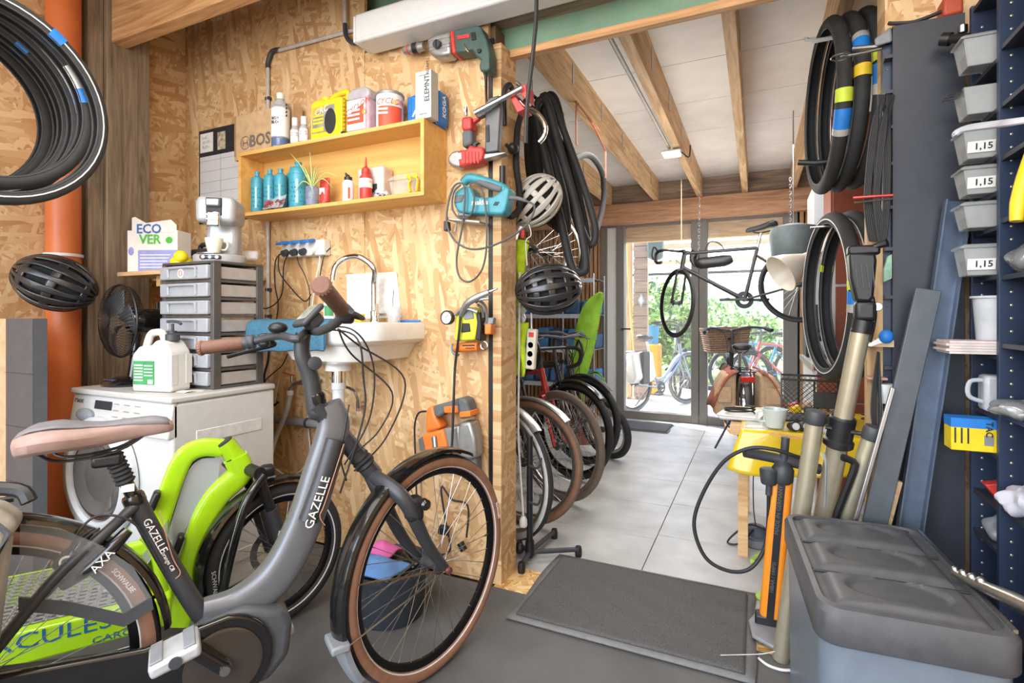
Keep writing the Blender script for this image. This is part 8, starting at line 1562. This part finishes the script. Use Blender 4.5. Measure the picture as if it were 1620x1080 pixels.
# ================================================================ outside
M_pave = mat('sunlit_paving', '#b3aca2', .8, var=.15, scale=3, bump=.2)
struct(MB().b2((-9, 6.2, -.12), (8, 9.6, -.01)).build('ground_paving', M_pave)); struct(MB().b2((-9, 9.6, -.12), (8, 22, -.015)).build('ground_lawn', mat('lawn', '#7f9a4d', .9, var=.3, scale=8, bump=.6)))
struct(MB().b2((-9, 22, -.2), (8, 22.3, 2.4)).build('wall_garden', mat('pale_garden_wall', '#d8d6d0', .8, var=.06)))
# porch: timber wall end with planks, awning rails
pw = onY(1002, 500, 7.5).x; pe = onY(1024, 500, 7.5).x
M_plk = wood('weathered_plank', '#8d7566', '#b7a08c', 'x'); pk = MB().b2((pw + .01, 7.53, 0), (pe - .005, 7.63, 2.5)).build('wall_porch', wood('porch_post', '#b98d62', '#dcb88c', 'z')); struct(pk)
for k in range(15): MB().b2((pw, 7.505, .02 + .165 * k), (pe, 7.53, .175 + .165 * k)).build('plank', M_plk, pk, bevel=.003)
struct(MB().b2((pw - .22, 7.5, 0), (pw - .03, 7.6, 2.5)).build('trim_porch_post', wood('porch_post2', '#c39a70', '#e2c49c', 'z'), bevel=.004))
for y, z, h in ((8.4, 2.22, .07), (9.6, 2.1, .06), (10.6, 1.98, .05)): struct(MB().b2((pw - 2, y, z), (1.6, y + .07, z + h)).build('trim_awning_rail', wood('awning_rail' + str(y), '#b99a72', '#dcc19c', 'x') if z > 2 else M_dkgrey))
t = thing('plaque', 'small pale diamond sign screwed to the porch planks', 'sign', (pw + .1, 7.5, 1.5)); q = onY(1012, 475, 7.5); MB().prism([(0, .10), (.045, 0), (0, -.10), (-.045, 0)], 0, .006, wallm((q.x + .02, 7.504, q.z))).build('diamond_plate', mat('pale_blue_enamel', '#a9bfc4', .4), t); MB().prism([(0, .06), (.026, 0), (0, -.06), (-.026, 0)], .006, .008, wallm((q.x + .02, 7.504, q.z))).build('diamond_inner', M_paper, t)
q = onY(1036, 392, 7.4); t = thing('wall_reel', 'grey green hose reel box mounted on the porch corner', 'reel', q); MB().rings([[(q.x + sx_ * w_, 7.45 + sy_ * .07, q.z + zz_) for sx_, sy_ in ((-1, -1), (1, -1), (1, 1), (-1, 1))] for w_, zz_ in ((.05, -.16), (.10, -.13), (.11, .10), (.07, .14))]).build('reel_case', mat('slate_green', '#5e706c', .5), t, bevel=.02, seg=2); MB().b2((pe - .02, 7.48, q.z - .03), (q.x, 7.52, q.z + .03)).build('mount', M_grey, t)
tag(MB().tube([onY(992, 360, 7.0), onY(994, 430, 7.35), onY(998, 500, 7.4), onY(1003, 560, 7.4), onY(1006, 600, 7.4)], .012, 6).build('yellow_rope', mat('yellow_rope', '#d9b96a', .8)), 'yellow rope hanging down the porch wall', 'rope')
tag(MB().tube([onY(995, 358, 7.0), onY(1010, 372, 7.2), onY(1024, 380, 7.36)], .012, 6).build('yellow_rope', mat('yellow_rope', '#d9b96a', .8)), 'short yellow rope running to the reel box', 'rope')
# bikes outside
M_pale = mat('pale_blue_paint', '#8a96ad', .3, .2, coat=.3)
ob = onZ(1003, 652, -.01); a = math.radians(62); OM = T(ob.x + .46 * math.cos(a), ob.y + .46 * math.sin(a), -.01) @ R('Z', 62)
o1, SO = make_bike('city_bicycle', 'pale blue city bicycle with panniers parked outside the glass', OM, M_pale, frame='step', bar='swept', fend=M_silverp, rack=M_black, lamp=M_black, st=-10, stand=True, tyre=mat('grey_tyre', '#6f6c68', .8), hz=1.05)
for sg in (1, -1): t = thing('pannier_bag', 'black and white pannier on the pale blue bicycle, ' + ('porch side' if sg > 0 else 'garden side'), 'bag', M=OM, group='panniers of the pale blue bicycle'); MB().rings([[(x, sg * y, z) for x, y, z in ((-.70, .08, z0), (-.70, .08 + w_, z0), (-.32, .08 + w_, z0), (-.32, .08, z0))] for z0, w_ in ((.38, .09), (.45, .15), (.74, .10))]).build('bag_body', M_paper, t, bevel=.02, seg=2); MB().b2((-.58, sg * (.17 if sg > 0 else .235), .37), (-.44, sg * (.235 if sg > 0 else .17), .76)).build('black_panel', M_black, t, bevel=.02)
t = thing('yellow_crate', 'tall yellow crate standing behind the pale blue bicycle', 'crate', onZ(1033, 640, -.01) + V((0, .5, 0))); q = onY(1031, 570, 8.1); MB().b2((q.x - .13, 8.0, -.01), (q.x + .13, 8.25, q.z + .25)).build('yellow_body', mat('amber_plastic', '#e0a126', .5), t, bevel=.03, seg=2); tag(MB().lathe([(.09, 0), (.11, .28), (.10, .28), (.082, .01)], 18, T(q.x, 8.12, q.z + .2505)).build('blue_bucket', mat('blue_bucket', '#3c8fc4', .45)), 'blue bucket standing on the tall yellow crate', 'bucket')
b2_ = onZ(1072, 630, -.01); make_bike('city_bicycle', 'dark green bicycle parked beside the pale blue one outside', T(b2_.x - .62 * math.cos(math.radians(-80)), b2_.y - .62 * math.sin(math.radians(-80)), -.01) @ R('Z', -80), mat('dark_green_paint', '#4f6358', .35), bar='flat', st=5, tyre=M_tyre, hz=1.02)
for i, (u, v, hd, pm, lb_) in enumerate(((.13, 8.90, 215, M_bluep, 'bright blue bicycle parked outside behind the touring bicycle'), (.415, 8.49, 215, M_redp, 'red bicycle parked outside next to the blue one'), (-.155, 9.31, 215, M_silverp, 'silver bicycle parked outside at the end of the group'))):
    make_bike('city_bicycle', lb_, T(u, v, -.01) @ R('Z', hd), pm, bar='flat', fend=M_black if i else None, group='bicycles parked outside', rack=M_black, lamp=M_black, barw=.21)
# shrubs, tree
M_lf = [mat('leaf_light', '#a9c26a', .6, var=.2), mat('leaf_mid', '#7fa04c', .6, var=.25), mat('leaf_dark', '#56763a', .6, var=.25)]
def shrub(name, label, cat, c, rad, n, seed, lsz=.05, trunk=True):
    rr_ = random.Random(seed); t = thing(name, label, cat, (c[0], c[1], -.01)); mbs = [MB(), MB(), MB()]
    cl_ = [V((rr_.uniform(-1, 1) * rad[0] * .7, rr_.uniform(-1, 1) * rad[1] * .7, c[2] + rr_.uniform(-.8, .8) * rad[2])) for _ in range(18)]
    for i in range(n):
        b_ = rr_.choice(cl_); p = V((c[0], c[1], 0)) + b_ + V((rr_.gauss(0, .22) * rad[0], rr_.gauss(0, .22) * rad[1], rr_.gauss(0, .16) * rad[2])); p.z = max(p.z, .05)
        d = V((rr_.uniform(-1, 1), rr_.uniform(-1, 1), rr_.uniform(-.3, 1))).normalized(); s_ = d.orthogonal().normalized(); L_ = lsz * rr_.uniform(.6, 1.5)
        mbs[i % 3].add([p, p + d * L_ * .5 + s_ * L_ * .3, p + d * L_, p + d * L_ * .5 - s_ * L_ * .3], [(0, 1, 2, 3)])
    for k in range(3): mbs[k].build('foliage', M_lf[k], t, kind='stuff', smooth=False)
    if trunk:
        for k in range(3): MB().tube([(c[0] + .05 * k, c[1], -.02), (c[0] + .03 * k - .05, c[1], c[2] * .5), (c[0] + .2 * (k - 1) * rad[0], c[1], c[2])], [.03, .022, .012], 6, 4).build('stem', M_dark_t, t)
for i, (u, v, Y, rad, n, lb_) in enumerate(((1066, 545, 9.9, (.55, .4, .62), 2600, 'leafy green shrub growing beside the porch wall'), (1035, 490, 11.5, (.6, .5, .62), 1500, 'pale green shrub behind the porch wall'), (1156, 545, 10.9, (.55, .45, .5), 2000, 'rounded bright green bush on the lawn'), (1195, 535, 12.5, (.7, .5, .5), 1200, 'pale bush beyond the rounded one'), (978, 530, 10.5, (.5, .5, .8), 1300, 'tall shrub seen at the porch post'), (1100, 500, 15.5, (1.3, .8, .6), 1200, 'wide pale tree crown at the garden end'))):
    c = onY(u, v, Y); shrub('shrub' if i < 5 else 'garden_tree', lb_, 'shrub' if i < 5 else 'tree', c, rad, n, i + 3, .11)
t = thing('plant_pot', 'dark round planter under the leafy shrub outside', 'planter', onZ(1095, 618, -.01)); q = onZ(1094, 613, -.01); MB().lathe([(.17, 0), (.2, .2), (.21, .24), (.19, .24)], 20, T(q.x, q.y, -.01)).build('pot', M_dkgrey, t)
